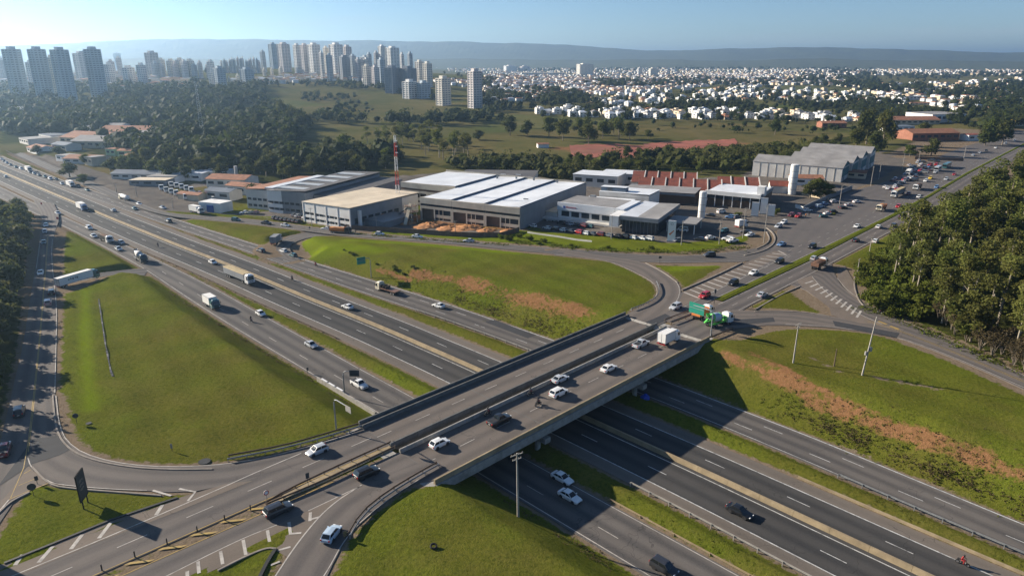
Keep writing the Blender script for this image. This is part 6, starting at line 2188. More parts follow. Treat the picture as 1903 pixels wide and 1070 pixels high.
# wood behind the factories
for p in sample_px([(830, 312), (960, 322), (1060, 334), (1200, 326), (1390, 318), (1480, 296), (1560, 282), (1560, 262), (1480, 272), (1350, 284), (1200, 290), (1060, 300), (900, 302)], 84, 6.0, 10):
    plant('broadleaf_tree', p, random.uniform(6, 9.5), 'leafy tree in the green belt behind the factories', 'green belt behind the factories', 1.25)
for p in sample_px([(190, 318), (300, 334), (430, 338), (560, 338), (700, 320), (760, 302), (740, 288), (600, 300), (560, 290), (450, 300), (300, 296)], 70, 7.5, 12):
    plant('broadleaf_tree', p, random.uniform(9, 14), 'leafy tree at the front of the big wood left of the hall', 'front of the big left wood', 1.2)
for p in sample_px([(680, 268), (830, 300), (880, 296), (860, 270), (760, 258), (700, 256)], 22, 7, 13):
    plant('eucalyptus_tree', p, random.uniform(15, 22), 'tall loose tree behind the lattice mast', 'tall trees behind the mast', 1.5)
for (u, v, vt) in ((948, 252, 212), (980, 252, 221), (1020, 254, 214), (1046, 262, 218), (1090, 262, 214), (1120, 258, 222), (1150, 258, 214), (1170, 262, 222), (1094, 268, 226), (1075, 250, 216), (1140, 250, 216), (1205, 258, 240), (890, 260, 240), (640, 292, 246), (612, 286, 252), (760, 262, 232), (1610, 268, 196), (1640, 275, 200), (1590, 280, 236), (1625, 285, 240), (1440, 250, 220), (1730, 290, 254), (1690, 292, 268), (1840, 262, 215), (1862, 270, 222), (1830, 270, 232), (525, 228, 186), (545, 236, 196), (1715, 250, 226), (1520, 362, 330), (1505, 368, 338), (1535, 366, 340), (160, 306, 285), (110, 290, 270), (130, 330, 300), (70, 286, 268), (205, 318, 296), (155, 342, 322)):
    p = hit([(u, v)])[0]
    hgt = max(5, z_at(p[0], p[1], vt) - p[2])
    plant('broadleaf_tree', p, hgt, 'single standing tree on the open field' if v < 275 and u < 1300 else 'single tree among the roadside lots', 'single trees on the fields' if v < 275 and u < 1300 else 'single trees among the lots', 1.25 * min(1.3, 9.5 / hgt + .3))
for k, (u, v) in enumerate(((556, 384), (590, 392), (606, 394), (628, 400), (470, 372), (490, 372))):
    p = hit([(u, v)])[0]
    plant('palm_tree', p, random.uniform(7, 9.5), 'feathery palm in front of the beige workshop' if k < 4 else 'feathery palm beside the brown warehouse', 'palms of the workshop' if k < 4 else 'palms by the brown warehouse', 1.3)
for (u, v, hh) in ((965, 441, 2.2), (985, 447, 2.6), (1010, 450, 1.8), (945, 446, 2.4), (930, 443, 2.0), (1000, 454, 1.5), (1060, 458, 1.6), (1130, 461, 1.4), (1350, 452, 1.4), (1210, 462, 1.4), (1372, 402, 2.4), (1440, 398, 3), (1550, 400, 1.5)):
    plant('bush', hit([(u, v)])[0], hh, 'round green shrub on the bank below the dealership', 'shrubs on the dealership bank', 1.2)
for (u, v) in ((735, 503), (750, 511), (732, 497), (650, 470), (655, 474), (640, 466), (768, 498), (700, 492)):
    plant('bush', hit([(u, v)])[0], random.uniform(.9, 1.6), 'small dark shrub on the slope of the long field', 'shrubs on the long field slope', .9)


# far woods: many crowns that read as one mass
def wood(name, regions, seed, mat='leaf_wood'):
    r = np.random.default_rng(seed)
    V, F = [], []
    Q = []
    for poly, n, gap, h0, h1 in regions:
        for p in sample_px(poly, n, gap, seed + n):
            if math.sin(p[0] / 31 + seed) + math.sin(p[1] / 43 + p[0] / 90) + r.normal(0, .5) < -1.05: continue
            hgt = r.uniform(h0 * .8, h1 * 1.1); w = hgt * r.uniform(.38, .72)
            far = p[1] > 1500
            c = np.array([p[0], p[1], p[2] + hgt * .55])
            v = _IV * np.array([w * .8, w * .8, hgt * .38]) * r.uniform(.7, 1.15, (12, 1)) + c
            k = len(V)
            V += v.tolist(); F += [[i + k for i in t] for t in _IF]
            lob = [(c + r.normal(0, .3, 3) * w, (w * .75, w * .75, hgt * .32)) for _ in range(3)]
            Q.append(leaves(r, lob, 36 if far else 96, w * (.24 if far else .155)))
    return tag(link(name, quads_to_mesh(name, np.concatenate(Q), [MAT[mat]], extra=(V, F))), kind='stuff')


wood('far_woods', [([(0, 218), (180, 205), (420, 172), (480, 172), (470, 190), (540, 212), (575, 240), (540, 275), (600, 296), (740, 290), (750, 303), (560, 318), (300, 316), (170, 262), (0, 250)], 1250, 6.5, 8, 16),
                   ([(620, 210), (760, 222), (900, 214), (940, 226), (800, 236), (640, 232), (560, 226)], 130, 8, 8, 14),
                   ([(430, 160), (500, 158), (490, 190), (540, 205), (470, 215), (420, 195)], 120, 9, 8, 14),
                   ([(560, 178), (660, 178), (660, 186), (560, 190)], 40, 8, 5, 9)], 41)
wood('belt_woods', [([(830, 312), (960, 324), (1060, 336), (1200, 328), (1390, 320), (1480, 298), (1580, 284), (1560, 262), (1480, 272), (1350, 286), (1200, 293), (1060, 303), (900, 304)], 330, 4.6, 6, 9)], 40, 'leaf_dark')
wood('plain_woods', [([(1600, 226), (1640, 205), (1740, 200), (1903, 176), (1903, 236), (1860, 250), (1800, 240), (1700, 220), (1640, 240)], 230, 8, 7, 13), ([(905, 165), (1010, 168), (1090, 178), (1110, 192), (1010, 204), (900, 212), (895, 190)], 260, 8, 8, 13), ([(880, 140), (920, 150), (905, 165), (880, 160)], 60, 10, 8, 13),
                     ([(1100, 152), (1290, 146), (1500, 152), (1490, 160), (1290, 162), (1130, 166)], 260, 11, 9, 15),
                     ([(1500, 128), (1620, 130), (1640, 160), (1820, 170), (1840, 190), (1700, 178), (1560, 168), (1480, 156)], 420, 11, 10, 18),
                     ([(1640, 140), (1903, 135), (1903, 145), (1640, 150)], 160, 14, 10, 16),
                     ([(1820, 160), (1903, 150), (1903, 240), (1860, 225), (1830, 200)], 230, 8, 9, 15),
                     ([(1240, 196), (1560, 196), (1560, 202), (1240, 204)], 150, 9, 6, 11), ([(1000, 212), (1500, 216), (1600, 224), (1600, 232), (1300, 226), (1000, 220)], 90, 9, 6, 10),
                     ([(1600, 200), (1740, 212), (1720, 222), (1640, 226), (1580, 222)], 90, 8, 6, 11), ([(1560, 190), (1690, 184), (1690, 200), (1570, 200)], 60, 9, 6, 10),
                     ([(950, 130), (1903, 124), (1903, 127), (950, 134)], 300, 20, 10, 18), ([(800, 132), (1250, 130), (1903, 134), (1700, 160), (1250, 158), (900, 172)], 420, 14, 6, 11), ([(1040, 210), (1090, 188), (1400, 162), (1690, 182), (1600, 220)], 520, 8, 5, 10)], 42)
wood('hill_woods', [([(440, 155), (700, 158), (800, 170), (810, 190), (740, 175), (600, 162), (440, 166)], 130, 9, 6, 11), ([(0, 160), (380, 158), (420, 175), (200, 200), (0, 205)], 420, 9, 8, 14),
                    ([(620, 195), (700, 195), (710, 215), (640, 215)], 26, 8, 4, 8), ([(880, 230), (1400, 232), (1590, 240), (1590, 250), (1250, 246), (900, 240)], 60, 12, 4, 8), ([(380, 130), (480, 128), (480, 134), (380, 138)], 60, 14, 8, 12)], 43)


# rough weeds on the cut slopes and verges
def weeds(name, seed, items, mat):
    r = np.random.default_rng(seed)
    Q = []
    for (P, n, w, s) in items:
        P = np.asarray(P)
        d = np.r_[0, np.cumsum(np.hypot(*np.diff(P, axis=0).T))]
        q = r.uniform(0, d[-1], n)
        q = q[np.sin(q * .9) + np.sin(q * .37 + 1) + r.normal(0, .9, n) > -.3]      # uneven clumps
        n = len(q)
        x = np.interp(q, d, P[:, 0]) + r.normal(0, w, n); y = np.interp(q, d, P[:, 1]) + r.normal(0, w, n)
        z = terr(x, y)
        for i in range(n):
            k = s * r.uniform(.5, 1.5)
            Q.append(leaves(r, [(np.array([x[i], y[i], z[i] + k * .25]), (k, k, k * .55))], 8, k * .38, .3))
    return tag(link(name, quads_to_mesh(name, np.concatenate(Q), [MAT[mat]])), kind='stuff')


lw = lambda *uv: hit(uv)[:, :2]
weeds('slope_weeds', 51, [(hwline(lambda s: mBf(s) + 3.6, np.arange(-110, -42, 4.0)), 1700, .9, .34), (hwline(lambda s: mBf(s) + 7.5, np.arange(-110, -40, 4.0)), 700, 2.4, .28),
                          (hwline(lambda s: mBf(s) + 3.2, np.arange(8, 62, 4.0)), 900, .9, .30), (hwline(lambda s: mBf(s) + 6.0, np.arange(8, 80, 4.0)), 600, 2.4, .26), (hwline(lambda s: mAl(s) - 2.4, np.arange(24, 130, 4.0)), 500, .7, .32),
                          (hwline(lambda s: mAl(s) - 3, np.arange(-60, -20, 4.0)), 260, .9, .3)], 'leaf_dry')
weeds('green_weeds', 52, [(hwline(lambda s: mBf(s) + 5.2, np.arange(-110, -40, 4.0)), 1200, 2.4, .32), (hwline(lambda s: mBf(s) + 5.4, np.arange(8, 100, 4.0)), 1200, 2.8, .28), (lw((640, 434), (800, 446), (945, 456)), 420, .8, .5), (lw((960, 450), (1100, 464), (1290, 470), (1390, 458)), 900, 1.5, .55),
                          (lw((1600, 570), (1700, 606), (1800, 650), (1903, 694)), 700, 1.4, .5), (hwline(lambda s: (A_sh(s) + mAr(s)) / 2, np.arange(-90, 200, 4.0)), 1100, 1.3, .24), (hwline(lambda s: (B_sh(s) + mBn(s)) / 2, np.arange(-90, 200, 4.0)), 900, 1.2, .24),
                          (xy(med_up(tm) - 1.6, tm)[:60], 700, .5, .45)], 'leaf_bush')

# ---------------------------------------------------------------- distant hills
def hills(name, ridge, r0, r1, rm, lift, mat):
    az = np.linspace(R(-52), R(52), 260)
    rr = np.linspace(r0, r1, 16)
    u = 951.5 + 1270 * np.tan(az) * .95
    V = []
    prof_ = np.interp(u, [p[0] for p in ridge], [p[1] for p in ridge])
    wob = 2.0 * np.sin(u / 37) + 1.2 * np.sin(u / 14 + 2) + .8 * np.sin(u / 6.3)
    top = CAMH + (114 - prof_ + wob * .35) / 1270 * rm * .90 * np.cos(az)
    for j, d in enumerate(rr):
        k = max(0, 1 - abs((d - rm) / (rm - r0))) if d < rm else max(0, 1 - .6 * (d - rm) / (r1 - rm))
        rough = 1 + .05 * np.sin(u / 23 + j * 1.3) + .03 * np.sin(u / 9 + j * 2.1) if d < rm else 1
        for i in range(len(az)):
            b = float(base(np.array([d * math.sin(az[i])]), np.array([d * math.cos(az[i])]))[0]) - 8
            V.append((d * math.sin(az[i]), d * math.cos(az[i]), b + (top[i] - b) * k ** 1.25 * (rough[i] if hasattr(rough, '__len__') and k < .98 else 1)))
    n = len(az)
    F = [(j * n + i, (j + 1) * n + i, (j + 1) * n + i + 1, j * n + i + 1) for j in range(len(rr) - 1) for i in range(n - 1)]
    me = bpy.data.meshes.new(name); me.from_pydata(V, [], F); me.materials.append(MAT[mat]); me.update()
    if me.polygons[0].normal.z < 0: me.flip_normals()
    return tag(link(name, me), kind='structure')


MAT['hill_wood'] = M('hill_wood', (.055, .065, .025), .95, .4, .012)
hills('far_hills', [(-200, 92), (0, 88), (120, 84), (240, 79), (330, 74), (400, 71), (470, 73), (560, 74), (650, 75), (720, 75), (780, 78), (860, 76), (930, 80), (1010, 82), (1090, 86), (1160, 93), (1230, 95), (1300, 90), (1420, 88), (1520, 89), (1600, 91), (1680, 95), (1760, 98), (1830, 95), (1903, 97), (2100, 99)], 6500, 10500, 8600, 0, 'hill_wood')
hills('near_hills', [(-200, 118), (0, 118), (200, 112), (380, 107), (500, 112), (700, 113), (860, 108), (1000, 112), (1150, 110), (1300, 113), (1450, 109), (1600, 112), (1760, 114), (1903, 112), (2100, 112)], 4600, 6800, 5900, 0, 'hill_wood')
# ---------------------------------------------------------------- vehicles (x forward, origin on the road under the middle)
PAINT = {'white': (.72, .72, .70), 'silver': (.42, .44, .46), 'grey': (.16, .17, .18), 'black': (.012, .013, .015), 'dark': (.030, .033, .040), 'red': (.38, .02, .025), 'maroon': (.16, .03, .035),
         'blue': (.10, .20, .38), 'lightblue': (.40, .50, .60), 'teal': (.04, .12, .13), 'orange': (.62, .20, .05), 'green': (.10, .50, .07), 'yellow': (.70, .48, .03), 'cream': (.62, .56, .42), 'brown': (.17, .09, .055), 'pink': (.50, .30, .28), 'darkred': (.13, .015, .02)}
for k, c in PAINT.items():
    m, nt, b, L = nodes_of('paint_' + k)
    tc = N(nt, 'TexCoord').outputs['Object']
    f = noise(nt, tc, 1.3, 4)
    L(mixc(nt, ramp(nt, f, .4, .8, 0, .22), c, tuple(x * .7 + .02 for x in c)), b.inputs['Base Color'])
    b.inputs['Roughness'].default_value = .28 if k not in ('brown', 'orange', 'cream') else .5
    b.inputs['Coat Weight'].default_value = .5 if k not in ('brown', 'orange') else .1
    b.inputs['Specular IOR Level'].default_value = .4
    MAT['paint_' + k] = m
MAT['load_brown'] = M('load_brown', (.12, .065, .04), .95, .35, 1.2)
MAT['canvas'] = M('canvas', (.38, .30, .17), .9, .15, .8)
MAT['cloth_dark'] = M('cloth_dark', (.02, .02, .025), .9, .2, 4)
MAT['cloth_red'] = M('cloth_red', (.3, .03, .03), .9, .2, 4)
MAT['skin'] = M('skin', (.35, .2, .13), .6, .1, 4)
WHEEL = {}


def wheel_mesh(r, w):
    k = (r, w)
    if k not in WHEEL:
        ty = MB().lathe([(r * .62, -w / 2), (r * .92, -w / 2), (r, -w * .3), (r, w * .3), (r * .92, w / 2), (r * .62, w / 2)], n=14, axis='y').mesh('tyre', MAT['rubber'])
        ri = MB().lathe([(.001, -w * .38), (r * .3, -w * .42), (r * .62, -w * .5), (r * .62, w * .5), (r * .3, w * .42), (.001, w * .38)], n=10, axis='y').mesh('rim', MAT['chrome'])
        WHEEL[k] = (ty, ri)
    return WHEEL[k]


def add_wheel(o, x, y, r, w, rim=True):
    ty, ri = wheel_mesh(r, w)
    wh = link('wheel', ty, o, (x, y, r))
    if rim: link('rim', ri, wh)
    return wh


CARS = {  # L, W, H, bonnet z, belt z, x of windscreen foot, roof front, roof rear, rear glass foot (from the middle), boot z
    'hatchback': (3.9, 1.70, 1.50, .86, .93, .95, .25, -1.35, -1.85, .93),
    'sedan': (4.5, 1.78, 1.46, .84, .92, .90, .15, -1.05, -1.75, .98),
    'suv': (4.4, 1.84, 1.70, .98, 1.08, 1.05, .45, -1.75, -2.12, 1.08),
    'pickup': (5.2, 1.88, 1.76, 1.02, 1.10, 1.15, .60, -.55, -.80, 1.05),
    'van': (4.6, 1.85, 1.95, 1.05, 1.15, 1.75, 1.10, -2.1, -2.25, 1.15),
}
SECT = {}


def car_meshes(kind, colour):
    key = (kind, colour)
    if key in SECT: return SECT[key]
    L, W, H, zb_, belt, xw, xf, xr, xg, zboot = CARS[kind]
    hl, hw = L / 2, W / 2
    r = .31 if kind in ('hatchback', 'sedan') else .36
    # lower body: rings from rear to front (x, half width at sill, half width at shoulder, z bottom, z shoulder, z crown)
    st_ = [(-hl, .80, .84, .42, zboot - .16, zboot - .13), (-hl + .12, .93, .95, .26, zboot - .04, zboot - .01), (-hl + .6, .97, 1.0, .20, zboot - .01, zboot + .01), (xg + .1 if kind != 'pickup' else -.7, .98, 1.0, .19, belt - .02, belt),
           (xr * .3, .98, 1.0, .19, belt - .02, belt), (xw - .1, .98, 1.0, .19, belt - .04, belt - .01), (xw + .25, .97, .99, .19, zb_ - .05, zb_ + .02), (hl - .55, .95, .97, .20, zb_ - .12, zb_ - .03), (hl - .14, .86, .90, .24, zb_ - .25, zb_ - .17), (hl, .68, .74, .36, zb_ - .36, zb_ - .31)]
    if kind == 'van': st_[6] = (xw + .2, .97, .98, .19, zb_ - .05, zb_ + .0)
    st_.sort(key=lambda q: q[0])
    m = MB()
    vs = []
    for x, a, b, z0, zs, zc_ in st_:
        a *= hw; b *= hw
        vs += [(x, -a * .92, z0), (x, -b, z0 + .18), (x, -b, zs - .10), (x, -b * .93, zs), (x, 0, zc_), (x, b * .93, zs), (x, b, zs - .10), (x, b, z0 + .18), (x, a * .92, z0)]
    k, n = 9, len(st_)
    m.add(vs, [(i * k + j, i * k + (j + 1) % k, (i + 1) * k + (j + 1) % k, (i + 1) * k + j) for i in range(n - 1) for j in range(k)] + [tuple(range(k)), tuple((n - 1) * k + j for j in range(k - 1, -1, -1))])
    # greenhouse
    tw, bw_ = hw * .74, hw * .93
    zr_ = H - .05
    bot = [(xw, -bw_ * .92), (xw, bw_ * .92), (xg, bw_ * .92), (xg, -bw_ * .92)]
    top = [(xf, -tw), (xf, tw), (xr, tw), (xr, -tw)]
    g = [(x, y, belt - .03) for x, y in bot] + [(x, y, zr_) for x, y in top]
    m.add(g, [(0, 1, 5, 4), (1, 2, 6, 5), (2, 3, 7, 6), (3, 0, 4, 7)])
    xm = (xf + xr) / 2
    m.add([(xf, -tw, zr_), (xf, tw, zr_), (xr, tw, zr_), (xr, -tw, zr_), (xf - .12, 0, H), (xr + .15, 0, H)], [(0, 1, 4), (1, 2, 5, 4), (2, 3, 5), (3, 0, 4, 5)])
    if kind == 'pickup':
        m.box(((-hl + .15 - .75) / 2, 0, zboot + .03), (hl - .85, W * .98, .08))
    body = m.mesh('body', MAT['paint_' + colour])
    body.polygons.foreach_set('use_smooth', [len(p.vertices) == 4 and i < (n - 1) * k for i, p in enumerate(body.polygons)])
    bm2 = bmesh.new(); bm2.from_mesh(body)
    for e in bm2.edges:
        if len(e.link_faces) == 2 and e.calc_face_angle(0) > .6: e.smooth = False
    bm2.to_mesh(body); bm2.free()

    def quad(a, b, c, d, off, kx=.86, kz=.80):
        P = [Vector(q) for q in (a, b, c, d)]
        ctr = sum(P, Vector()) / 4
        n_ = (P[1] - P[0]).cross(P[2] - P[0]).normalized()
        if n_.dot(ctr - Vector((xm, 0, belt))) < 0: n_ = -n_
        u_ = (P[1] - P[0]).normalized()
        return [tuple(ctr + u_ * (p - ctr).dot(u_) * kx + ((p - ctr) - u_ * (p - ctr).dot(u_)) * kz + n_ * off) for p in P]

    def gq(name, a, b, c, d, kx, kz, split=0):
        mm = MB()
        q = quad(a, b, c, d, .012, kx, kz)
        if not split: mm.add(q, [(0, 1, 2, 3)])
        else:
            Q = [Vector(p) for p in q]
            for f0, f1 in ((0, split - .025), (split + .025, 1)):
                mm.add([tuple(Q[0].lerp(Q[1], f0)), tuple(Q[0].lerp(Q[1], f1)), tuple(Q[3].lerp(Q[2], f1)), tuple(Q[3].lerp(Q[2], f0))], [(0, 1, 2, 3)])
        return mm.mesh(name, MAT['glass'])
    sides = 'side_window'
    gl_ = [gq('windscreen', g[0], g[1], g[5], g[4], .88, .90), gq('rear_window', g[3], g[2], g[6], g[7], .84, .80),
           gq(sides, g[1], g[2], g[6], g[5], .90, .74, .5 if kind != 'pickup' else 0), gq(sides, g[0], g[3], g[7], g[4], .90, .74, .5 if kind != 'pickup' else 0)]
    hlm = MB().box((hl - .16, 0, zb_ - .27), (.16, .34, .15)).mesh('headlight', MAT['lamp_white'])
    tlm = MB().box((-hl + .05, 0, zboot - .22), (.12, .22, .26)).mesh('taillight', MAT['lamp_red'])
    mir = MB().box((xw - .25, 0, belt + .08), (.14, .2, .14)).mesh('mirror', MAT['paint_' + colour])
    plate = MB().box((0, 0, .0), (.03, .42, .13)).mesh('number_plate', MAT['wall_pale'])
    gril = MB().box((hl - .02, 0, zb_ - .42), (.06, W * .5, .16)).mesh('grille', MAT['plastic_black'])
    arch = MB().lathe([(.001, 0), (r * 1.16, 0)], n=14, axis='y').mesh('wheel_arch', MAT['plastic_black'])
    bed = MB().box(((-hl - .72) / 2 + .02, 0, zboot + .075), (hl - 1.0, W * .82, .02)).mesh('load_bed', MAT['plastic_black']) if kind == 'pickup' else None
    SECT[key] = dict(body=body, glass=gl_, hl=hlm, tl=tlm, mir=mir, plate=plate, gril=gril, arch=arch, bed=bed, r=r, wb=L * .29, hw=hw, hl_=hl, W=W, zboot=zboot)
    # one-mesh version for small, far cars
    s = MB()
    for me, mi in [(body, 0)] + [(q, 1) for q in gl_]:
        s.add([tuple(v.co) for v in me.vertices], [tuple(p.vertices) for p in me.polygons], mi)
    for sx in (-1, 1):
        for sy in (-1, 1): s.lathe([(.001, -.11), (r, -.11), (r, .11), (.001, .11)], (sx * L * .29, sy * (hw - .1), r), 10, 2, 'y')
        s.box((-hl + .05, sx * hw * .7, zboot - .22), (.12, .26, .24), 0, 3); s.box((hl - .16, sx * hw * .62, zb_ - .27), (.16, .34, .15), 0, 4)
    SECT[key]['small'] = s.mesh('car', [MAT['paint_' + colour], MAT['glass'], MAT['rubber'], MAT['lamp_red'], MAT['lamp_white']])
    return SECT[key]


CARNAME = {'hatchback': 'hatchback_car', 'sedan': 'sedan_car', 'suv': 'sport_utility_car', 'pickup': 'pickup_truck', 'van': 'passenger_van'}
CARCAT = {'hatchback': 'car', 'sedan': 'car', 'suv': 'car', 'pickup': 'pickup', 'van': 'van'}


def car(kind, colour, p, ang, label, group, small=False):
    d = car_meshes(kind, colour)
    if small:
        return tag(link(CARNAME[kind], d['small'], None, tuple(p), ang), label, CARCAT[kind], group)
    o = empty(CARNAME[kind], tuple(p), ang)
    tag(o, label, CARCAT[kind], group)
    b = link('body', d['body'], o)
    for g in d['glass']: link(g.name.split('.')[0], g, o)
    for sx in (-1, 1):
        for sy in (-1, 1):
            add_wheel(o, sx * d['wb'], sy * (d['hw'] - .12), d['r'], .21)
            link('wheel_arch', d['arch'], o, (sx * d['wb'], sy * (d['hw'] + .004), d['r'] + .03))
        link('headlight', d['hl'], o, (0, sx * d['hw'] * .62, 0)); link('taillight', d['tl'], o, (0, sx * d['hw'] * .74, 0)); link('mirror', d['mir'], o, (0, sx * (d['hw'] + .08), 0))
    link('number_plate', d['plate'], o, (-d['hl_'] - .005, 0, d['zboot'] - .42)); link('grille', d['gril'], o)
    if d['bed']: link('load_bed', d['bed'], o)
    return o


ANG_U, ANG_N = math.atan2(U0[1], U0[0]), math.atan2(N0[1], N0[0])


def heading(spec, p):
    if isinstance(spec, (int, float)): return R(spec)
    if isinstance(spec, tuple):                # towards another surveyed point
        q = G(spec[0], spec[1], p[2]); return math.atan2(q[1] - p[1], q[0] - p[0])
    s, t = st(p[:2])
    if spec in ('down', 'up'):                 # along the highway
        f = mBn if t > 5 else (bar if t > -19 + (bar(s) + 1.7) else mAl)
        a = np.array([*(xy(s + 4, f(s + 4)) - xy(s - 4, f(s - 4)))])
        b = math.atan2(a[1], a[0]); return b if spec == 'up' else b + math.pi
    if spec in ('ne', 'sw'):
        a = xy(med_lo(t + 5), t + 5) - xy(med_lo(t - 5), t - 5); b = math.atan2(a[1], a[0]); return b if spec == 'ne' else b + math.pi


def on_hw(u, v):
    z = -6.5
    for _ in range(8): q = G(u, v, z); z = float(prof((q - O0) @ U0))
    return np.array([q[0], q[1], z + .04])


def place(kind, colour, u, v, hd, label, group=None, small=False, hw_=False, under=False):
    p = on_hw(u, v) if hw_ else surf(u, v, under)
    if not hw_ and not on_deck(p[:2]): p[2] -= .04
    return car(kind, colour, p, heading(hd, p), label, group or 'cars on the road', small)


# near cars, on and around the bridge
for a in (('hatchback', 'silver', 590, 842, 'sw', 'silver estate car leaving the bridge towards the lower left'), ('suv', 'black', 682, 884, 'ne', 'black off road car beside the bare wedge before the bridge'),
          ('suv', 'dark', 518, 953, 'ne', 'dark grey car at the tip of the wedge beside the bollards'), ('hatchback', 'lightblue', 617, 997, (668, 930), 'pale blue hatchback climbing the near slip road'),
          ('hatchback', 'white', 817, 828, 'ne', 'white car just driving onto the near end of the bridge'), ('pickup', 'black', 928, 785, 'ne', 'black open vehicle behind the motorcycles on the bridge'),
          ('suv', 'white', 1038, 734, 'ne', 'white car abreast of the silver one on the bridge'), ('sedan', 'silver', 1041, 708, 'ne', 'silver saloon next to the white car on the bridge'), ('sedan', 'white', 1131, 688, 'ne', 'white saloon alone in the middle of the bridge'),
          ('pickup', 'silver', 1191, 643, 'ne', 'silver pickup close behind the white box truck'), ('suv', 'silver', 1255, 574, 'sw', 'silver car coming onto the far end of the bridge'), ('suv', 'red', 1309, 553, 'sw', 'red car waiting by the turquoise sign'),
          ('sedan', 'silver', 1416, 551, 'ne', 'silver saloon beside the right grass triangle'), ('suv', 'black', 1362, 529, 'sw', 'black car on the avenue behind the red one'), ('sedan', 'white', 1400, 510, 'sw', 'white car between two black ones on the avenue'),
          ('suv', 'black', 1448, 489, 'sw', 'second black car farther up beside the planted median'), ('suv', 'black', 1509, 461, 'sw', 'third black car on the avenue closest to the median'), ('sedan', 'blue', 1452, 457, (1380, 478), 'blue grey car turning into the frontage road'),
          ('suv', 'dark', 1318, 477, (1250, 482), 'dark car on the frontage road above the grass triangle'), ('hatchback', 'silver', 1513, 483, 'ne', 'silver car alongside the brown dump truck'), ('sedan', 'white', 1592, 423, 'sw', 'white car alone on the wide upper avenue'),
          ('sedan', 'dark', 1590, 449, 'ne', 'dark car passing the corner of the grove'), ('hatchback', 'white', 1627, 451, 'ne', 'white car half hidden behind the hedge'), ('sedan', 'white', 1633, 424, 'ne', 'white car in the row along the median'), ('suv', 'dark', 1661, 422, 'ne', 'dark utility car in front of the white one at the median'),
          ('sedan', 'grey', 1689, 416, 'ne', 'grey car nearest the grove edge on the avenue'), ('sedan', 'white', 1697, 406, 'ne', 'white car ahead of the grey one by the grove'), ('sedan', 'dark', 1676, 404, 'ne', 'dark car beside the median ahead of the others'), ('sedan', 'silver', 1730, 390, 'ne', 'silver car disappearing behind the grove'),
          ('suv', 'dark', 37, 769, (47, 715), 'dark car in the sunlit part of the left frontage road'), ('pickup', 'maroon', 9, 841, (30, 770), 'maroon pickup at the left picture edge'), ('suv', 'pink', 90, 566, (96, 500), 'pinkish car in the shade of the left road'),
          ('suv', 'black', 97, 547, (99, 490), 'black car ahead of the pinkish one in the shade'), ('sedan', 'white', 76, 510, (64, 600), 'white car coming down in the tree shade'), ('sedan', 'white', 86, 421, (79, 480), 'white car farthest up in the sunlit left road'), ('hatchback', 'silver', 84, 433, (77, 490), 'silver car second down the sunlit left road'),
          ('sedan', 'teal', 82, 453, (76, 510), 'dark teal car third down the sunlit left road')):
    place(*a)
# highway cars
for a in (('sedan', 'black', 1374, 955, 'down', 'black saloon on the main carriageway at lower right'), ('suv', 'dark', 1234, 1060, 'down', 'dark car cut by the lower picture edge'), ('sedan', 'white', 1045, 893, 'down', 'white saloon in the bridge shade, farther one'), ('sedan', 'white', 1059, 927, 'down', 'white saloon in the bridge shade, nearer one'),
          ('sedan', 'white', 646, 573, 'up', 'white car alone on the far main carriageway'), ('hatchback', 'white', 396, 490, 'down', 'white car close behind the long semi trailer'), ('hatchback', 'white', 485, 586, 'down', 'white car beside the grass near the motorcycle'),
          ('sedan', 'silver', 579, 644, 'down', 'silver car in the middle of the near service road'), ('pickup', 'white', 668, 718, 'down', 'white pickup closest to the bridge on the near service road'), ('sedan', 'white', 815, 571, 'up', 'white car alone on the far service road before the bridge'),
          ('suv', 'dark', 485, 469, 'up', 'dark car passing the mouth of the link road'), ('hatchback', 'white', 527, 469, 'up', 'white car leaving the link road first'), ('hatchback', 'teal', 545, 477, 'up', 'dark teal car just behind the white one at the link road'),
          ('sedan', 'silver', 211, 393, 'up', 'silver car on the far main carriageway near the tank truck'), ('sedan', 'teal', 251, 390, 'down', 'teal car on the far service road below the tank truck'), ('suv', 'dark', 313, 413, 'up', 'dark car where the two far roads split'),
          ('sedan', 'white', 108, 398, 'down', 'white car at the fork of the left roads'), ('suv', 'white', 166, 426, 'down', 'white car beside a worker on the near service road'), ('sedan', 'white', 175, 441, 'down', 'white car just in front of the loaded lorry'),
          ('hatchback', 'silver', 226, 453, 'down', 'silver car passing the loaded lorry'), ('sedan', 'silver', 221, 465, 'down', 'silver car between the lorry and the mixer'), ('hatchback', 'white', 11, 330, 'up', 'white car alone high on the far main carriageway')):
    place(*a, hw_=True)
# frontage road and far traffic (small in the picture)
for a in (('suv', 'teal', 439, 411, (500, 417), 'greenish car on the frontage road before the two parked rows'), ('pickup', 'dark', 495, 417, (560, 426), 'dark pickup on the frontage road near the dark parked row'), ('sedan', 'white', 531, 421, (600, 431), 'white car on the frontage road below the dark parked row'),
          ('sedan', 'white', 606, 427, (540, 420), 'white car close behind the orange lorry'), ('hatchback', 'white', 706, 437, (780, 442), 'white car before the orange awnings'), ('sedan', 'white', 776, 442, (850, 449), 'white car before the orange earth heaps'), ('sedan', 'silver', 871, 450, (800, 444), 'silver car below the building site fence'),
          ('sedan', 'white', 259, 381, (310, 400), 'white car beside the tank truck'), ('sedan', 'silver', 303, 388, (350, 399), 'silver car ahead of the white box truck')):
    place(*a, small=True)
FAR = [(3, 296), (8, 300), (13, 303), (20, 307), (30, 311), (40, 314), (57, 321), (64, 323), (73, 326), (84, 329), (94, 333), (105, 334), (116, 342), (146, 347), (163, 354)]
random.seed(8)
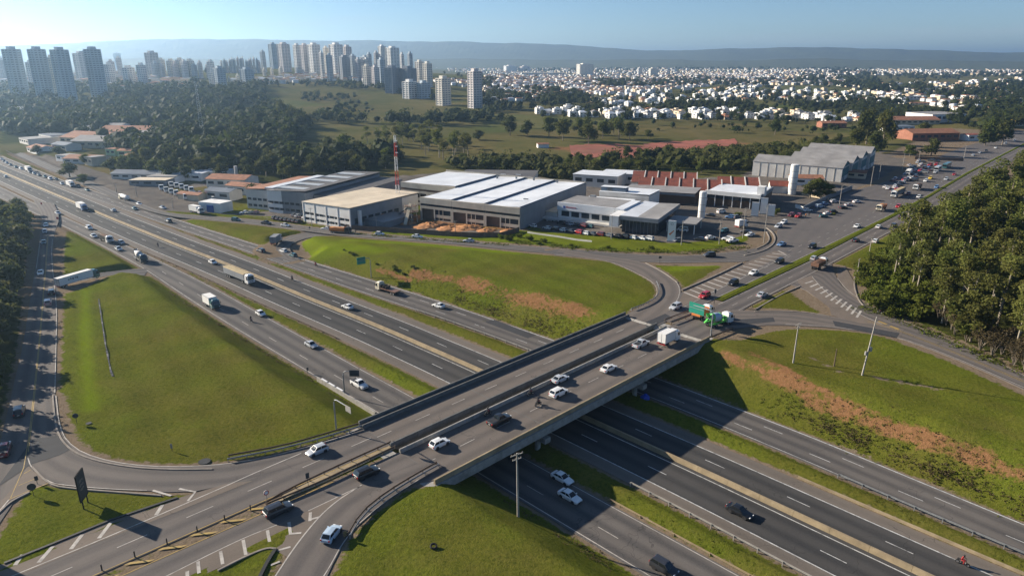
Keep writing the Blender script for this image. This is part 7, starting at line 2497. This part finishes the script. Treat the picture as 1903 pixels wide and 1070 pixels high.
for i, (u, v) in enumerate(FAR):
    place(random.choice(['sedan', 'hatchback', 'suv']), ['white', 'dark', 'silver', 'dark', 'teal'][i % 5], u, v + 1, 'down', ['tiny white car in the queue far up at left', 'tiny dark car in the queue far up at left', 'tiny silver car in the queue far up at left', 'tiny dark car in the queue far up at left', 'tiny teal car in the queue far up at left'][i % 5], ['white cars of the far left queue', 'dark cars of the far left queue', 'silver cars of the far left queue', 'dark cars of the far left queue', 'teal cars of the far left queue'][i % 5], True, True)
# parked and slow traffic beside the avenue
for i, (u, v, k, c, hd) in enumerate(((1501, 393, 'sedan', 'white', 20), (1523, 386, 'suv', 'lightblue', 20), (1532, 381, 'sedan', 'blue', 20), (1550, 377, 'suv', 'silver', 20), (1530, 404, 'sedan', 'teal', 20), (1538, 399, 'sedan', 'white', 20), (1548, 396, 'suv', 'black', 20), (1567, 388, 'sedan', 'dark', 20), (1577, 383, 'sedan', 'silver', 20), (1592, 377, 'sedan', 'white', 20))):
    place(k, c, u, v, hd, '%s %s %s in the angled parking bays by the grey wall' % (['first', 'second', 'third', 'fourth', 'fifth', 'sixth', 'seventh', 'eighth', 'ninth', 'tenth'][i] + ' parked', {'lightblue': 'pale blue'}.get(c, c), {'suv': 'utility car', 'sedan': 'car'}[k]), 'cars in the angled bays', True)
PK = [(1483, 404, 'red', 'red car under the tree by the kiosk tower'), (1470, 402, 'maroon', 'maroon car under the tree by the kiosk tower'), (1456, 416, 'white', 'white car pulling out by the curved kerb'), (1446, 423, 'silver', 'silver car at the top of the curved kerb'), (1669, 386, 'red', 'bright red car on the avenue behind the orange lorry'),
      (1707, 368, 'white', 'white car beside the brown loaded lorry'), (1688, 362, 'maroon', 'maroon car between two lorries'), (1729, 333, 'yellow', 'yellow taxi like car among the far traffic'), (1773, 326, 'red', 'small red car far up the avenue'), (1758, 335, 'silver', 'silver car far up the avenue near the bus'),
      (1650, 352, 'white', 'white car first in the short diagonal row'), (1662, 347, 'dark', 'dark car second in the short diagonal row'), (1672, 342, 'dark', 'dark car third in the short diagonal row'), (1682, 337, 'grey', 'grey car fourth in the short diagonal row'), (1689, 331, 'white', 'white car parked below the white van'), (1720, 338, 'white', 'white car behind the yellow one'),
      (1715, 320, 'dark', 'dark car under the trees of the car yard'), (1738, 322, 'silver', 'silver car beside the stop lane'), (1700, 318, 'silver', 'silver car in the car yard by the dark wall'), (1725, 312, 'blue', 'blue car in the car yard by the dark wall'), (1820, 285, 'white', 'white car at the bend far up the avenue'), (1832, 282, 'dark', 'dark car at the bend far up the avenue'), (1850, 276, 'white', 'second white car at the bend far up the avenue'),
      (1808, 290, 'silver', 'silver car left of the bend far up the avenue'), (1868, 268, 'silver', 'silver car farthest up the avenue'), (1885, 262, 'white', 'white car farthest up the avenue'), (1740, 350, 'blue', 'blue car half shaded behind the brown lorry')]
for u, v, c, lb in PK: place(random.choice(['sedan', 'suv', 'hatchback']), c, u, v, 'sw', lb, 'cars beside the avenue', True)
for i, p in enumerate(sample_px([(1640, 350), (1660, 335), (1700, 298), (1750, 300), (1725, 322), (1690, 348), (1660, 360)], 34, 4.5, 61)):
    c = ['white', 'dark', 'silver', 'grey', 'black', 'red'][i % 6]
    car(['sedan', 'suv', 'hatchback', 'van'][i % 4], c, p + np.array([0, 0, .06]), R(random.choice([40, 45, 130, 220])), '%s vehicle among the many parked at the head of the avenue car yard' % c, c + ' vehicles in the avenue car yard', True)
ROW1 = [(972, 421, 'silver'), (990, 422, 'white'), (1017, 426, 'silver'), (1032, 428, 'dark'), (1046, 430, 'silver'), (1060, 432, 'dark'), (1075, 434, 'red'), (1088, 436, 'white'), (1101, 437, 'dark'), (1115, 438, 'darkred'), (1131, 440, 'grey'), (1147, 441, 'black'), (1160, 442, 'dark'), (1176, 444, 'white'), (1192, 445, 'white'), (1205, 446, 'white')]
ORD = ['first', 'second', 'third', 'fourth', 'fifth', 'sixth', 'seventh', 'eighth', 'ninth', 'tenth', 'eleventh', 'twelfth', 'thirteenth', 'fourteenth', 'fifteenth', 'sixteenth']
for i, (u, v, c) in enumerate(ROW1):
    place(['suv', 'hatchback', 'sedan'][i % 3], c, u, v, 135 + random.uniform(-4, 4), '%s car from the left, %s, in the front row of the dealership' % (ORD[i], {'darkred': 'dark red'}.get(c, c)), 'front row of the dealership cars', True)
for i, (u, v, c) in enumerate(((1043, 417, 'dark'), (1052, 418, 'grey'), (1061, 419, 'silver'), (1072, 421, 'dark'), (1083, 422, 'maroon'), (1096, 423, 'teal'))):
    place(['suv', 'hatchback'][i % 2], c, u, v, 135, '%s car from the left, %s, in the second row of the dealership' % (ORD[i], c), 'second row of the dealership cars', True)
for u, v, k, c, lb in ((987, 409, 'sedan', 'white', 'white car by the corner of the white hall'), (1024, 411, 'sedan', 'silver', 'silver car under the dealership deck'), (974, 414, 'suv', 'silver', 'silver car against the grey side wall'), (1259, 449, 'hatchback', 'grey', 'grey car at the foot of the white totem'), (1299, 447, 'hatchback', 'dark', 'dark car at the edge of the canopy shade'),
                       (1320, 444, 'sedan', 'white', 'white car between two bank poles'), (1361, 450, 'pickup', 'white', 'white pickup parked on the grass tip'), (1352, 447, 'suv', 'white', 'white utility car next to the parked white pickup'), (1393, 439, 'sedan', 'white', 'white saloon in the shade of the grass tip'), (1386, 434, 'sedan', 'black', 'black car behind the shaded white saloon'),
                       (1268, 430, 'van', 'white', 'white van inside the canopy shade'), (1357, 406, 'suv', 'blue', 'blue car in the service yard'), (1369, 406, 'suv', 'grey', 'grey car in the service yard'), (1345, 432, 'suv', 'teal', 'teal car in the yard left of the box van'), (1340, 396, 'van', 'white', 'white van before the dark workshop'), (1320, 402, 'sedan', 'dark', 'dark car by the water tower')):
    place(k, c, u, v, random.choice([30, 150, 210]), lb, 'cars in the dealership yard', True)
for i in range(7):
    place('hatchback', 'dark', 512 + i * 7.4, 407 + i * 1.15, 60, 'dark car in the short row along the frontage verge', 'dark cars on the frontage verge', True)
for i in range(11):
    place(['hatchback', 'sedan'][i % 2], ['grey', 'silver', 'dark', 'white', 'grey'][i % 5], 548 + i * 7.0, 402 + i * 1.35, 60, '%s car in the row parked below the palms' % ['grey', 'silver', 'dark', 'white', 'grey'][i % 5], '%s cars below the palms' % ['grey', 'silver', 'dark', 'white', 'grey'][i % 5], True)
for i, (u, v, c) in enumerate(((454, 397, 'white'), (464, 397, 'cream'), (474, 397, 'pink'))):
    place('sedan', c, u, v, 200, ['white', 'cream', 'pinkish'][i] + ' car on the gravel beside the white gate block', 'cars beside the gate block', True)


# ---------------------------------------------------------------- lorries
def hull(mb, x0, x1, w, z0, z1, m=0, nose=0.0, top=1.0):
    hw2 = w / 2
    mb.add([(x0, -hw2, z0), (x1, -hw2, z0), (x1, hw2, z0), (x0, hw2, z0), (x0, -hw2 * top, z1), (x1 - nose, -hw2 * top, z1), (x1 - nose, hw2 * top, z1), (x0, hw2 * top, z1)],
           [(3, 2, 1, 0), (4, 5, 6, 7), (0, 1, 5, 4), (1, 2, 6, 5), (2, 3, 7, 6), (3, 0, 4, 7)], m)
    return mb


def cab(o, x, w, colour, h=2.9, L=2.0, dark=True):
    mb = MB(); hull(mb, x, x + L, w, .55, 1.55); hull(mb, x, x + L - .02, w * .99, 1.55, h, 0, .32, .92); mb.box((x + L * .4, 0, h + .12), (L * .6, w * .7, .24), 0, 0, .8)
    c = mb.build('cab', MAT['paint_' + colour], o)
    g = MB(); g.add([(x + L + .01, -w * .43, 1.62), (x + L + .01, w * .43, 1.62), (x + L - .27, w * .39, h - .22), (x + L - .27, -w * .39, h - .22)], [(0, 1, 2, 3)])
    g.build('windscreen', MAT['glass'], o)
    for sy in (-1, 1):
        g = MB(); g.add([(x + L - .1, sy * w * .498, 1.65), (x + L * .45, sy * w * .498, 1.65), (x + L * .45, sy * w * .468, h - .35), (x + L - .38, sy * w * .468, h - .35)], [(0, 1, 2, 3)])
        g.build('side_window', MAT['glass'], o)
        MB().box((x + L + .01, sy * w * .38, .85), (.06, .34, .2)).build('headlight', MAT['lamp_white'], o)
        MB().box((x + L - .05, sy * (w / 2 + .16), 2.0), (.12, .16, .5)).build('mirror', MAT['plastic_black'], o)
    MB().box((x + L + .02, 0, .6), (.1, w * .98, .36)).build('bumper', MAT['plastic_black'], o)
    MB().box((x + L + .005, 0, 1.2), (.04, w * .6, .3)).build('grille', MAT['plastic_black'], o)


def axles(o, xs, w, r=.48):
    for x in xs:
        for sy in (-1, 1): add_wheel(o, x, sy * (w / 2 - .2), r, .34)


def lorry(u, v, hd, label, kind, cabc='white', box='wall_white', hw_=False, L=7.5, under=False, p=None):
    if p is None: p = on_hw(u, v) if hw_ else surf(u, v, under)
    o = empty({'mixer': 'concrete_mixer', 'semi': 'semi_trailer_truck', 'tank': 'tank_truck', 'bus': 'bus', 'flat': 'flatbed_truck'}.get(kind, 'lorry'), tuple(p), heading(hd, p))
    tag(o, label, {'bus': 'bus'}.get(kind, 'truck'), 'lorries on the road')
    w = 2.45
    if kind == 'bus':
        mb = MB(); hull(mb, -L / 2, L / 2, w, .4, 1.4); hull(mb, -L / 2, L / 2, w * .99, 2.45, 3.1, 0, .1, .93); mb.box((0, 0, 1.95), (L * .985, w * .94, 1.1)); mb.build('body', MAT['paint_' + cabc], o)
        for sy in (-1, 1):
            for k in range(6): MB().box((-L / 2 + .9 + k * (L - 1.6) / 6 + .3, sy * (w * .48), 1.95), ((L - 1.8) / 6 - .12, .08, .95)).build('side_window', MAT['glass'], o)
        MB().box((L / 2 - .04, 0, 1.9), (.1, w * .9, 1.15)).build('windscreen', MAT['glass'], o)
        axles(o, (-L * .28, L * .3), w); return o
    if kind == 'semi':
        cab(o, L / 2 - 2.2, w, cabc, 3.2, 2.2)
        MB().box((-1.0, 0, .95), (L - 2.0, .9, .3)).build('chassis', MAT['black_steel'], o)
        x0, x1 = -L / 2, L / 2 - 2.6
        mb = MB(); mb.box(((x0 + x1) / 2, 0, 1.25), (x1 - x0, w, .2)); mb.build('trailer_floor', MAT['wall_grey'], o)
        n = 9
        for sy in (-1, 1):
            for k in range(n): MB().box((x0 + (x1 - x0) * (k + .5) / n, sy * (w / 2 - .04), 2.25), ((x1 - x0) / n - .05, .08, 1.8)).build('side_board', MAT[box], o)
        MB().box((x0 + .04, 0, 2.25), (.08, w - .2, 1.8)).build('tail_board', MAT[box], o); MB().box((x1 - .04, 0, 2.25), (.08, w - .2, 1.8)).build('head_board', MAT[box], o)
        mb = MB(); hull(mb, x0, x1, w * 1.0, 3.16, 3.42, 0, 0, .82); mb.build('cover', MAT['canvas'] if box != 'wall_white' else MAT['wall_white'], o)
        axles(o, (x0 + 1.3, x0 + 2.5, x0 + 3.7, L / 2 - 4.0, L / 2 - .9), w); return o
    cab(o, L / 2 - 1.9, w, cabc, 2.8, 1.9)
    MB().box((-.6, 0, .85), (L - 1.2, .85, .28)).build('chassis', MAT['black_steel'], o)
    x0, x1 = -L / 2, L / 2 - 2.2
    xc = (x0 + x1) / 2
    if kind == 'box':
        MB().box((xc, 0, 2.2), (x1 - x0, w, 2.35)).build('cargo_box', MAT[box], o)
        fr = MB()
        for sy in (-1, 1): fr.box((xc, sy * (w / 2 - .02), 3.38), (x1 - x0 + .04, .1, .1)); fr.box((xc, sy * (w / 2 - .02), 1.02), (x1 - x0 + .04, .12, .12)); fr.box((x0 + .02, sy * (w / 2 - .05), 2.2), (.1, .12, 2.4))
        fr.build('box_frame', MAT['galvanised'], o)
        MB().box((x0 - .012, 0, 2.15), (.02, .05, 2.1)).build('door_gap', MAT['plastic_black'], o)
        for sy in (-1, 1): MB().box((x0 - .02, sy * .8, .95), (.06, .3, .14)).build('taillight', MAT['lamp_red'], o)
        MB().box((x0 - .04, 0, .62), (.1, w * .96, .14)).build('rear_bumper', MAT['paint_red'], o)
    elif kind == 'tipper':
        mb = MB(); n = 5
        MB().box((xc, 0, 1.2), (x1 - x0, w * .96, .2)).build('tray_floor', MAT['black_steel'], o)
        for sy in (-1, 1): MB().box((xc, sy * (w / 2 - .05), 1.85), (x1 - x0, .1, 1.2)).build('tray_side', MAT[box], o)
        MB().box((x0 + .05, 0, 1.85), (.1, w - .2, 1.2)).build('tailgate', MAT[box], o); MB().box((x1 - .05, 0, 2.0), (.1, w - .2, 1.5)).build('tray_head', MAT[box], o)
        rb = MB()
        for k in range(n + 1):
            for sy in (-1, 1): rb.box((x0 + .1 + (x1 - x0 - .2) * k / n, sy * (w / 2 + .03), 1.8), (.1, .07, 1.2))
        rb.build('tray_rib', MAT[box], o)['kind'] = 'stuff'
        ld = MB(); r_ = random.Random(int(u))
        nx, ny = 7, 4; vs = []
        for i in range(nx):
            for j in range(ny):
                ex = min(i, nx - 1 - i, 1) * .28 + min(j, ny - 1 - j, 1) * .22
                vs.append((x0 + .15 + (x1 - x0 - .3) * i / (nx - 1), -w / 2 + .15 + (w - .3) * j / (ny - 1), 2.2 + ex + r_.uniform(-.1, .12)))
        ld.add(vs, [(i * ny + j, (i + 1) * ny + j, (i + 1) * ny + j + 1, i * ny + j + 1) for i in range(nx - 1) for j in range(ny - 1)])
        ld.build('load', MAT['load_brown'] if box != 'paint_orange' else MAT['soil_orange'], o, None, None, True)
    elif kind == 'flat':
        MB().box((xc, 0, 1.15), (x1 - x0, w, .22)).build('bed', MAT['paint_brown'], o)
        for k in range(3): MB().box((x1 - .2 - k * 1.2, 0, 1.7), (.12, w * .9, .9)).build('stake', MAT['rust_rail'], o)
        MB().box((x1 - 1.1, 0, 1.75), (1.4, 1.6, 1.0), 0, 0, .8).build('machine', MAT['black_steel'], o)
    elif kind == 'tank':
        MB().lathe([(.001, -(x1 - x0) / 2), (.95, -(x1 - x0) / 2 + .02), (1.12, -(x1 - x0) / 2 + .3), (1.12, (x1 - x0) / 2 - .3), (.95, (x1 - x0) / 2 - .02), (.001, (x1 - x0) / 2)], (xc, 0, 2.2), 18, 0, 'x').build('tank', MAT['wall_white'], o, None, None, True)
        for k in range(4): MB().lathe([(1.12, -.05), (1.17, -.05), (1.17, .05), (1.12, .05)], (x0 + .6 + k * (x1 - x0 - 1.2) / 3, 0, 2.2), 18, 0, 'x').build('tank_band', MAT['galvanised'], o)
        MB().box((xc, 0, 3.35), ((x1 - x0) * .8, .5, .08)).build('catwalk', MAT['galvanised'], o)
    elif kind == 'mixer':
        dm = MB(); dm.lathe([(.35, -2.7), (.62, -2.5), (.95, -1.7), (1.16, -.6), (1.18, .5), (.85, 1.7), (.3, 2.1), (.001, 2.1)], (0, 0, 0), 20, 0, 'x')
        d = dm.build('drum', MAT['paint_lightblue' if cabc == 'white' and box == 'green' else 'wall_white'], o, (xc + .1, 0, 2.35), None, True); d.rotation_euler = (0, R(10), 0)
        for xk, mt in ((-1.7, 'paint_' + ('green' if box == 'green' else 'grey')), (1.0, 'paint_' + ('green' if box == 'green' else 'grey'))):
            MB().lathe([(.95 if xk < 0 else 1.08, -.22), (.99 if xk < 0 else 1.20, -.22), (1.06 if xk < 0 else 1.06, .22), (1.0, .22)], (xk, 0, 0), 20, 0, 'x').build('drum_band', MAT[mt], d)
        mt = MAT['paint_green'] if box == 'green' else MAT['galvanised']
        fr = MB()
        for sy in (-1, 1): fr.tube([(x0 + .1, sy * .8, 1.0), (x0 + .4, sy * .7, 3.2)], .09, 5); fr.tube([(x0 + .4, sy * .7, 3.2), (x0 + 2.0, sy * .9, 1.0)], .07, 5); fr.box((xc, sy * 1.0, 1.1), (x1 - x0 - .4, .14, .3))
        fr.box((x1 - .3, 0, 1.7), (.4, 1.6, 1.3)); fr.build('drum_frame', mt, o)
        hp = MB(); hp.lathe([(.35, 0), (.75, .7), (.8, .7), (.4, -.05)], (x0 + .2, 0, 3.0), 10); hp.build('hopper', mt, o)
        MB().beam([(x0 - .1, 0, 2.4), (x0 - 1.0, .2, 1.5)], .45, .12).build('chute', mt, o)
        for sy in (-1, 1): MB().box((x0 + 1.6, sy * 1.12, 1.05), (2.4, .1, .35)).build('mudguard', mt, o)
    axles(o, (x0 + 1.0, x0 + 2.1, L / 2 - .95) if kind != 'box' or L > 6.5 else (x0 + 1.3, L / 2 - .9), w)
    return o


lorry(1242, 637, 'ne', 'white box truck with red rear bumper on the bridge', 'box', 'white', L=6.4)
lorry(1335, 604, (1385, 590), 'green framed concrete mixer with blue drum leaving the bridge', 'mixer', 'white', 'green', L=8.2)
lorry(1305, 590, 'ne', 'orange tipper just ahead of the green mixer', 'tipper', 'white', 'paint_orange', L=7.0)
lorry(1522, 498, 'ne', 'brown loaded dump truck beside the right slip road', 'tipper', 'white', 'paint_brown', L=8.0)
lorry(1637, 391, 'sw', 'cream cabbed lorry with orange body on the upper avenue', 'tipper', 'cream', 'paint_orange', L=8.0)
lorry(1668, 364, 'sw', 'white cabbed semi trailer leading the lorry queue', 'semi', 'white', 'wall_grey', L=17)
lorry(1704, 352, 'sw', 'lorry piled with brown load behind the white cabbed one', 'tipper', 'white', 'paint_brown', L=9.5)
lorry(1759, 312, 'sw', 'long bluish bus standing at the stop lane', 'bus', 'teal', L=13)
lorry(1742, 318, 'sw', 'second pale bus in front of the bluish one', 'bus', 'silver', L=9)
lorry(1377, 423, 30, 'white box van parked at the yard entrance', 'box', 'white', L=5.2)
lorry(1688, 325, 'sw', 'white box lorry in the car yard', 'box', 'white', L=6.0)
lorry(394, 570, 'down', 'pale box truck with dark cab on the near service road', 'box', 'teal', 'wall_white', True, 7.2)
lorry(445, 520, 'down', 'long semi trailer with canvas cover on the main carriageway', 'semi', 'white', 'wall_grey', True, 16.5)
lorry(153, 390, 'down', 'white box truck with blue cab on the main carriageway', 'box', 'blue', 'wall_white', True, 9.0)
lorry(198, 449, 'down', 'white cabbed lorry carrying a dark load on the near service road', 'tipper', 'white', 'black_steel', True, 9.5)
lorry(262, 485, 'down', 'white drummed concrete mixer on the near service road', 'mixer', 'black', 'grey', True, 8.0)
lorry(721, 543, 'up', 'empty brown flatbed lorry on the far service road', 'flat', 'cream', 'paint_brown', True, 9.5)
lorry(514, 452, (535, 436), 'grey lorry climbing the short link road', 'box', 'silver', 'wall_grey', False, 7.5)
lorry(633, 434, (700, 438), 'orange loaded lorry on the frontage road', 'tipper', 'dark', 'paint_orange', False, 9.0)
lorry(366, 396, (420, 408), 'large white box truck at the start of the frontage road', 'box', 'white', 'wall_white', False, 9.0)
lorry(232, 373, (180, 352), 'white tank truck on the verge of the frontage road', 'tank', 'cream', 'wall_white', False, 11)
lorry(54, 319, 'down', 'small white lorry in the far left queue', 'box', 'white', 'wall_white', True, 8)
lorry(132, 347, 'down', 'white lorry near the tail of the far left queue', 'box', 'white', 'wall_white', True, 8)
# the white trailer crossing on the link ramp at left
p = hit([(146, 526)])[0]
t_ = lorry(0, 0, (215, 505), 'white long box trailer crossing on the left link ramp', 'box', 'teal', 'wall_white', False, 13.5, p=np.array([p[0], p[1], p[2] + .1]))
lt = MB()
for i, x in enumerate((-3.6, -2.9, -2.2, -1.4, -.8)): lt.box((x, -1.232, 2.3 + .12 * (i % 2)), (.5, .012, .45 + .15 * (i % 3)), 0)
lt.build('side_lettering', MAT['paint_grey'], t_)
# lorry yard left of the warehouses
random.seed(15)
for i, (u, v) in enumerate(((300, 352), (309, 356), (318, 359), (327, 362), (336, 366), (345, 369), (318, 346), (328, 348), (337, 350), (346, 353), (355, 356))):
    p = hit([(u, v)])[0]
    o = empty('parked_lorry', tuple(p), R(-60)); tag(o, 'white cabbed lorry in the front row of the lorry yard' if i < 6 else 'white cabbed lorry in the back row of the lorry yard', 'truck', 'front row of the lorry yard' if i < 6 else 'back row of the lorry yard')
    mb = MB(); hull(mb, 2, 4.2, 2.4, .5, 1.5); hull(mb, 2, 4.18, 2.38, 1.5, 3.0, 0, .3, .92); mb.build('cab', MAT['paint_white'], o)
    g = MB(); g.add([(4.22, -1.05, 1.6), (4.22, 1.05, 1.6), (3.92, .95, 2.8), (3.92, -.95, 2.8)], [(0, 1, 2, 3)]); g.build('windscreen', MAT['glass'], o)
    MB().box((-.8, 0, 1.1), (6.4, 2.3, .7)).build('chassis', MAT[['paint_blue', 'paint_grey', 'paint_teal'][i % 3]], o)
    axles(o, (-3, -1.8, 3.2), 2.4)
for i, (u, v, c) in enumerate(((352, 366, 'darkred'), (362, 362, 'black'), (372, 362, 'maroon'), (390, 366, 'lightblue'), (396, 372, 'white'), (384, 358, 'dark'))):
    place('van', c, u, v, 120, ['dark red', 'black', 'maroon', 'pale blue', 'white', 'dark'][i] + ' van in the lorry yard', 'vans in the lorry yard', True)


# ---------------------------------------------------------------- motorcycles and people
def person_mesh(name, joints, edges, radii, mat):
    me = bpy.data.meshes.new(name)
    me.from_pydata(joints, edges, [])
    me.materials.append(MAT[mat])
    o = bpy.data.objects.new(name, me)
    COL.objects.link(o)
    sk = o.modifiers.new('skin', 'SKIN')
    for i, r_ in enumerate(radii): me.skin_vertices[0].data[i].radius = (r_, r_)
    me.skin_vertices[0].data[0].use_root = True
    sb = o.modifiers.new('sub', 'SUBSURF'); sb.levels = 1; sb.render_levels = 1
    dg = bpy.context.evaluated_depsgraph_get()
    ev = bpy.data.meshes.new_from_object(o.evaluated_get(dg))
    bpy.data.objects.remove(o)
    ev.name = name
    return ev


def rider_mesh(mat):
    J = [(-.22, 0, .86), (-.18, 0, 1.10), (-.08, 0, 1.36), (-.04, 0, 1.50),           # pelvis, waist, chest, neck
         (-.06, .20, 1.40), (.12, .30, 1.16), (.42, .28, 1.06), (-.06, -.20, 1.40), (.12, -.30, 1.16), (.42, -.28, 1.06),
         (-.20, .12, .84), (.24, .22, .80), (.10, .20, .36), (.24, .20, .30), (-.20, -.12, .84), (.24, -.22, .80), (.10, -.20, .36), (.24, -.20, .30)]
    E = [(0, 1), (1, 2), (2, 3), (2, 4), (4, 5), (5, 6), (2, 7), (7, 8), (8, 9), (0, 10), (10, 11), (11, 12), (12, 13), (0, 14), (14, 15), (15, 16), (16, 17)]
    r_ = [.16, .15, .18, .07, .09, .06, .045, .09, .06, .045, .11, .085, .06, .05, .11, .085, .06, .05]
    return person_mesh('person', J, E, r_, mat)


RID = {'cloth_dark': rider_mesh('cloth_dark'), 'cloth_red': rider_mesh('cloth_red')}
HELM = MB().lathe([(.001, -.15), (.10, -.14), (.145, -.02), (.135, .08), (.08, .15), (.001, .165)], n=12).mesh('helmet', MAT['plastic_black'])
HELW = MB().lathe([(.001, -.15), (.10, -.14), (.145, -.02), (.135, .08), (.08, .15), (.001, .165)], n=12).mesh('helmet', MAT['paint_white'])
VIS = MB().box((.115, 0, 0), (.06, .2, .09)).mesh('visor', MAT['glass'])
FRM = MB().beam([(-.75, 0, .62), (-.3, 0, .72), (.15, 0, .78), (.35, 0, .86)], .2, .14).tube([(.35, 0, .95), (.68, 0, .32)], .045, 5).tube([(-.2, 0, .4), (-.62, 0, .31)], .05, 5).box((.02, 0, .45), (.5, .28, .34), 0, 0, .8).mesh('frame', MAT['black_steel'])
TNK = MB().box((.12, 0, .90), (.46, .28, .2), 0, 0, .7).mesh('fuel_tank', MAT['paint_darkred'])
SEA = MB().box((-.42, 0, .82), (.72, .26, .1), 0, 0, .9).mesh('seat', MAT['plastic_black'])
BAR = MB().tube([(.32, -.36, 1.04), (.42, 0, 1.0), (.32, .36, 1.04)], .025, 5).mesh('handlebar', MAT['chrome'])


def motorcycle(u, v, hd, label, plabel, mat='cloth_dark', white=False, hw_=False):
    p = on_hw(u, v) if hw_ else surf(u, v)
    a = heading(hd, p)
    o = empty('motorcycle', tuple(p), a); tag(o, label, 'motorcycle', 'motorcycles')
    add_wheel(o, .68, 0, .31, .12); add_wheel(o, -.66, 0, .31, .14)
    link('frame', FRM, o); link('fuel_tank', TNK, o); link('seat', SEA, o); link('handlebar', BAR, o)
    q = link('person', RID[mat], None, tuple(p), a); tag(q, plabel, 'person', 'motorcycle riders')
    h_ = link('helmet', HELW if white else HELM, q, (.0, 0, 1.64)); link('visor', VIS, h_)


for a in ((907, 771, 'ne', 'motorcycle just ahead of the black open vehicle', 'rider in dark clothes ahead of the black open vehicle'), (1000, 753, 'ne', 'motorcycle near the yellow edged parapet on the bridge', 'rider in dark clothes near the yellow edged parapet'), (986, 734, 'ne', 'motorcycle close to the middle gap of the bridge', 'rider in dark clothes close to the middle gap'),
          (1116, 724, 'x', '', '')):
    if a[2] != 'x': motorcycle(*a)
motorcycle(1788, 1049, 'down', 'motorcycle at the lower right corner of the highway', 'rider in a red top at the lower right corner', 'cloth_red', False, True)
motorcycle(467, 598, 'down', 'motorcycle beside the white car on the near service road', 'rider beside the white car on the near service road', hw_=True)
motorcycle(543, 521, 'up', 'motorcycle opposite the long semi trailer', 'rider opposite the long semi trailer', hw_=True)
motorcycle(587, 495, 'up', 'motorcycle on the far service road before the gooseneck sign', 'rider before the gooseneck sign', 'cloth_red', hw_=True)
motorcycle(294, 459, 'down', 'motorcycle far up the main carriageway', 'rider far up the main carriageway', hw_=True)
motorcycle(1634, 583, (1690, 606), 'motorcycle at the tip of the right slip road', 'rider with white helmet on the right slip road', 'cloth_dark', True)


def standing(name_, mat):
    J = [(0, 0, .95), (0, 0, 1.15), (0, 0, 1.38), (0, 0, 1.52), (0, .2, 1.40), (.02, .27, 1.12), (.08, .28, .86), (0, -.2, 1.40), (-.02, -.27, 1.12), (.04, -.28, .86),
         (0, .1, .90), (.06, .12, .50), (.0, .12, .08), (.14, .13, .04), (0, -.1, .90), (-.02, -.12, .50), (-.1, -.12, .08), (.04, -.13, .04)]
    E = [(0, 1), (1, 2), (2, 3), (2, 4), (4, 5), (5, 6), (2, 7), (7, 8), (8, 9), (0, 10), (10, 11), (11, 12), (12, 13), (0, 14), (14, 15), (15, 16), (16, 17)]
    return person_mesh(name_, J, E, [.15, .14, .17, .06, .085, .055, .045, .085, .055, .045, .10, .075, .05, .05, .10, .075, .05, .05], mat)


HEAD = MB().lathe([(.001, -.13), (.06, -.11), (.085, 0), (.08, .07), (.045, .115), (.001, .12)], n=10).mesh('head', MAT['skin'])
HAIR = MB().lathe([(.088, .01), (.09, .06), (.05, .125), (.001, .13)], n=10).mesh('hair', MAT['plastic_black'])
WK = standing('person', 'paint_orange'); WD = standing('person', 'cloth_dark')
for u, v, me_, lb in ((172, 423, WK, 'worker in orange standing at the edge of the near service road'), (1503, 402, WD, 'person in dark clothes crossing the parking bays'), (1497, 404, WK, 'person in bright clothes beside the parking bays')):
    p = surf(u, v)
    q = link('person', me_, None, (p[0], p[1], p[2] - .03), 1.0); tag(q, lb, 'person', 'people on foot')
    hd = link('head', HEAD, q, (.01, 0, 1.66)); link('hair', HAIR, hd)
# ---------------------------------------------------------------- air
hz = MB().box((0, 0, 0), (32000, 30000, 342))
hm_, nt_, b_, L_ = nodes_of('haze')
nt_.nodes.remove(b_)
pv = nt_.nodes.new('ShaderNodeVolumePrincipled')
pv.inputs['Color'].default_value = (.46, .71, 1.0, 1)
pv.inputs['Density'].default_value = HAZE
pv.inputs['Anisotropy'].default_value = .62
L_(pv.outputs[0], nt_.nodes['Material Output'].inputs['Volume'])
haze = tag(hz.build('haze', hm_, None, (0, 5000, 159)), kind='stuff')
hm_.cycles.homogeneous_volume = True if hasattr(hm_.cycles, 'homogeneous_volume') else None
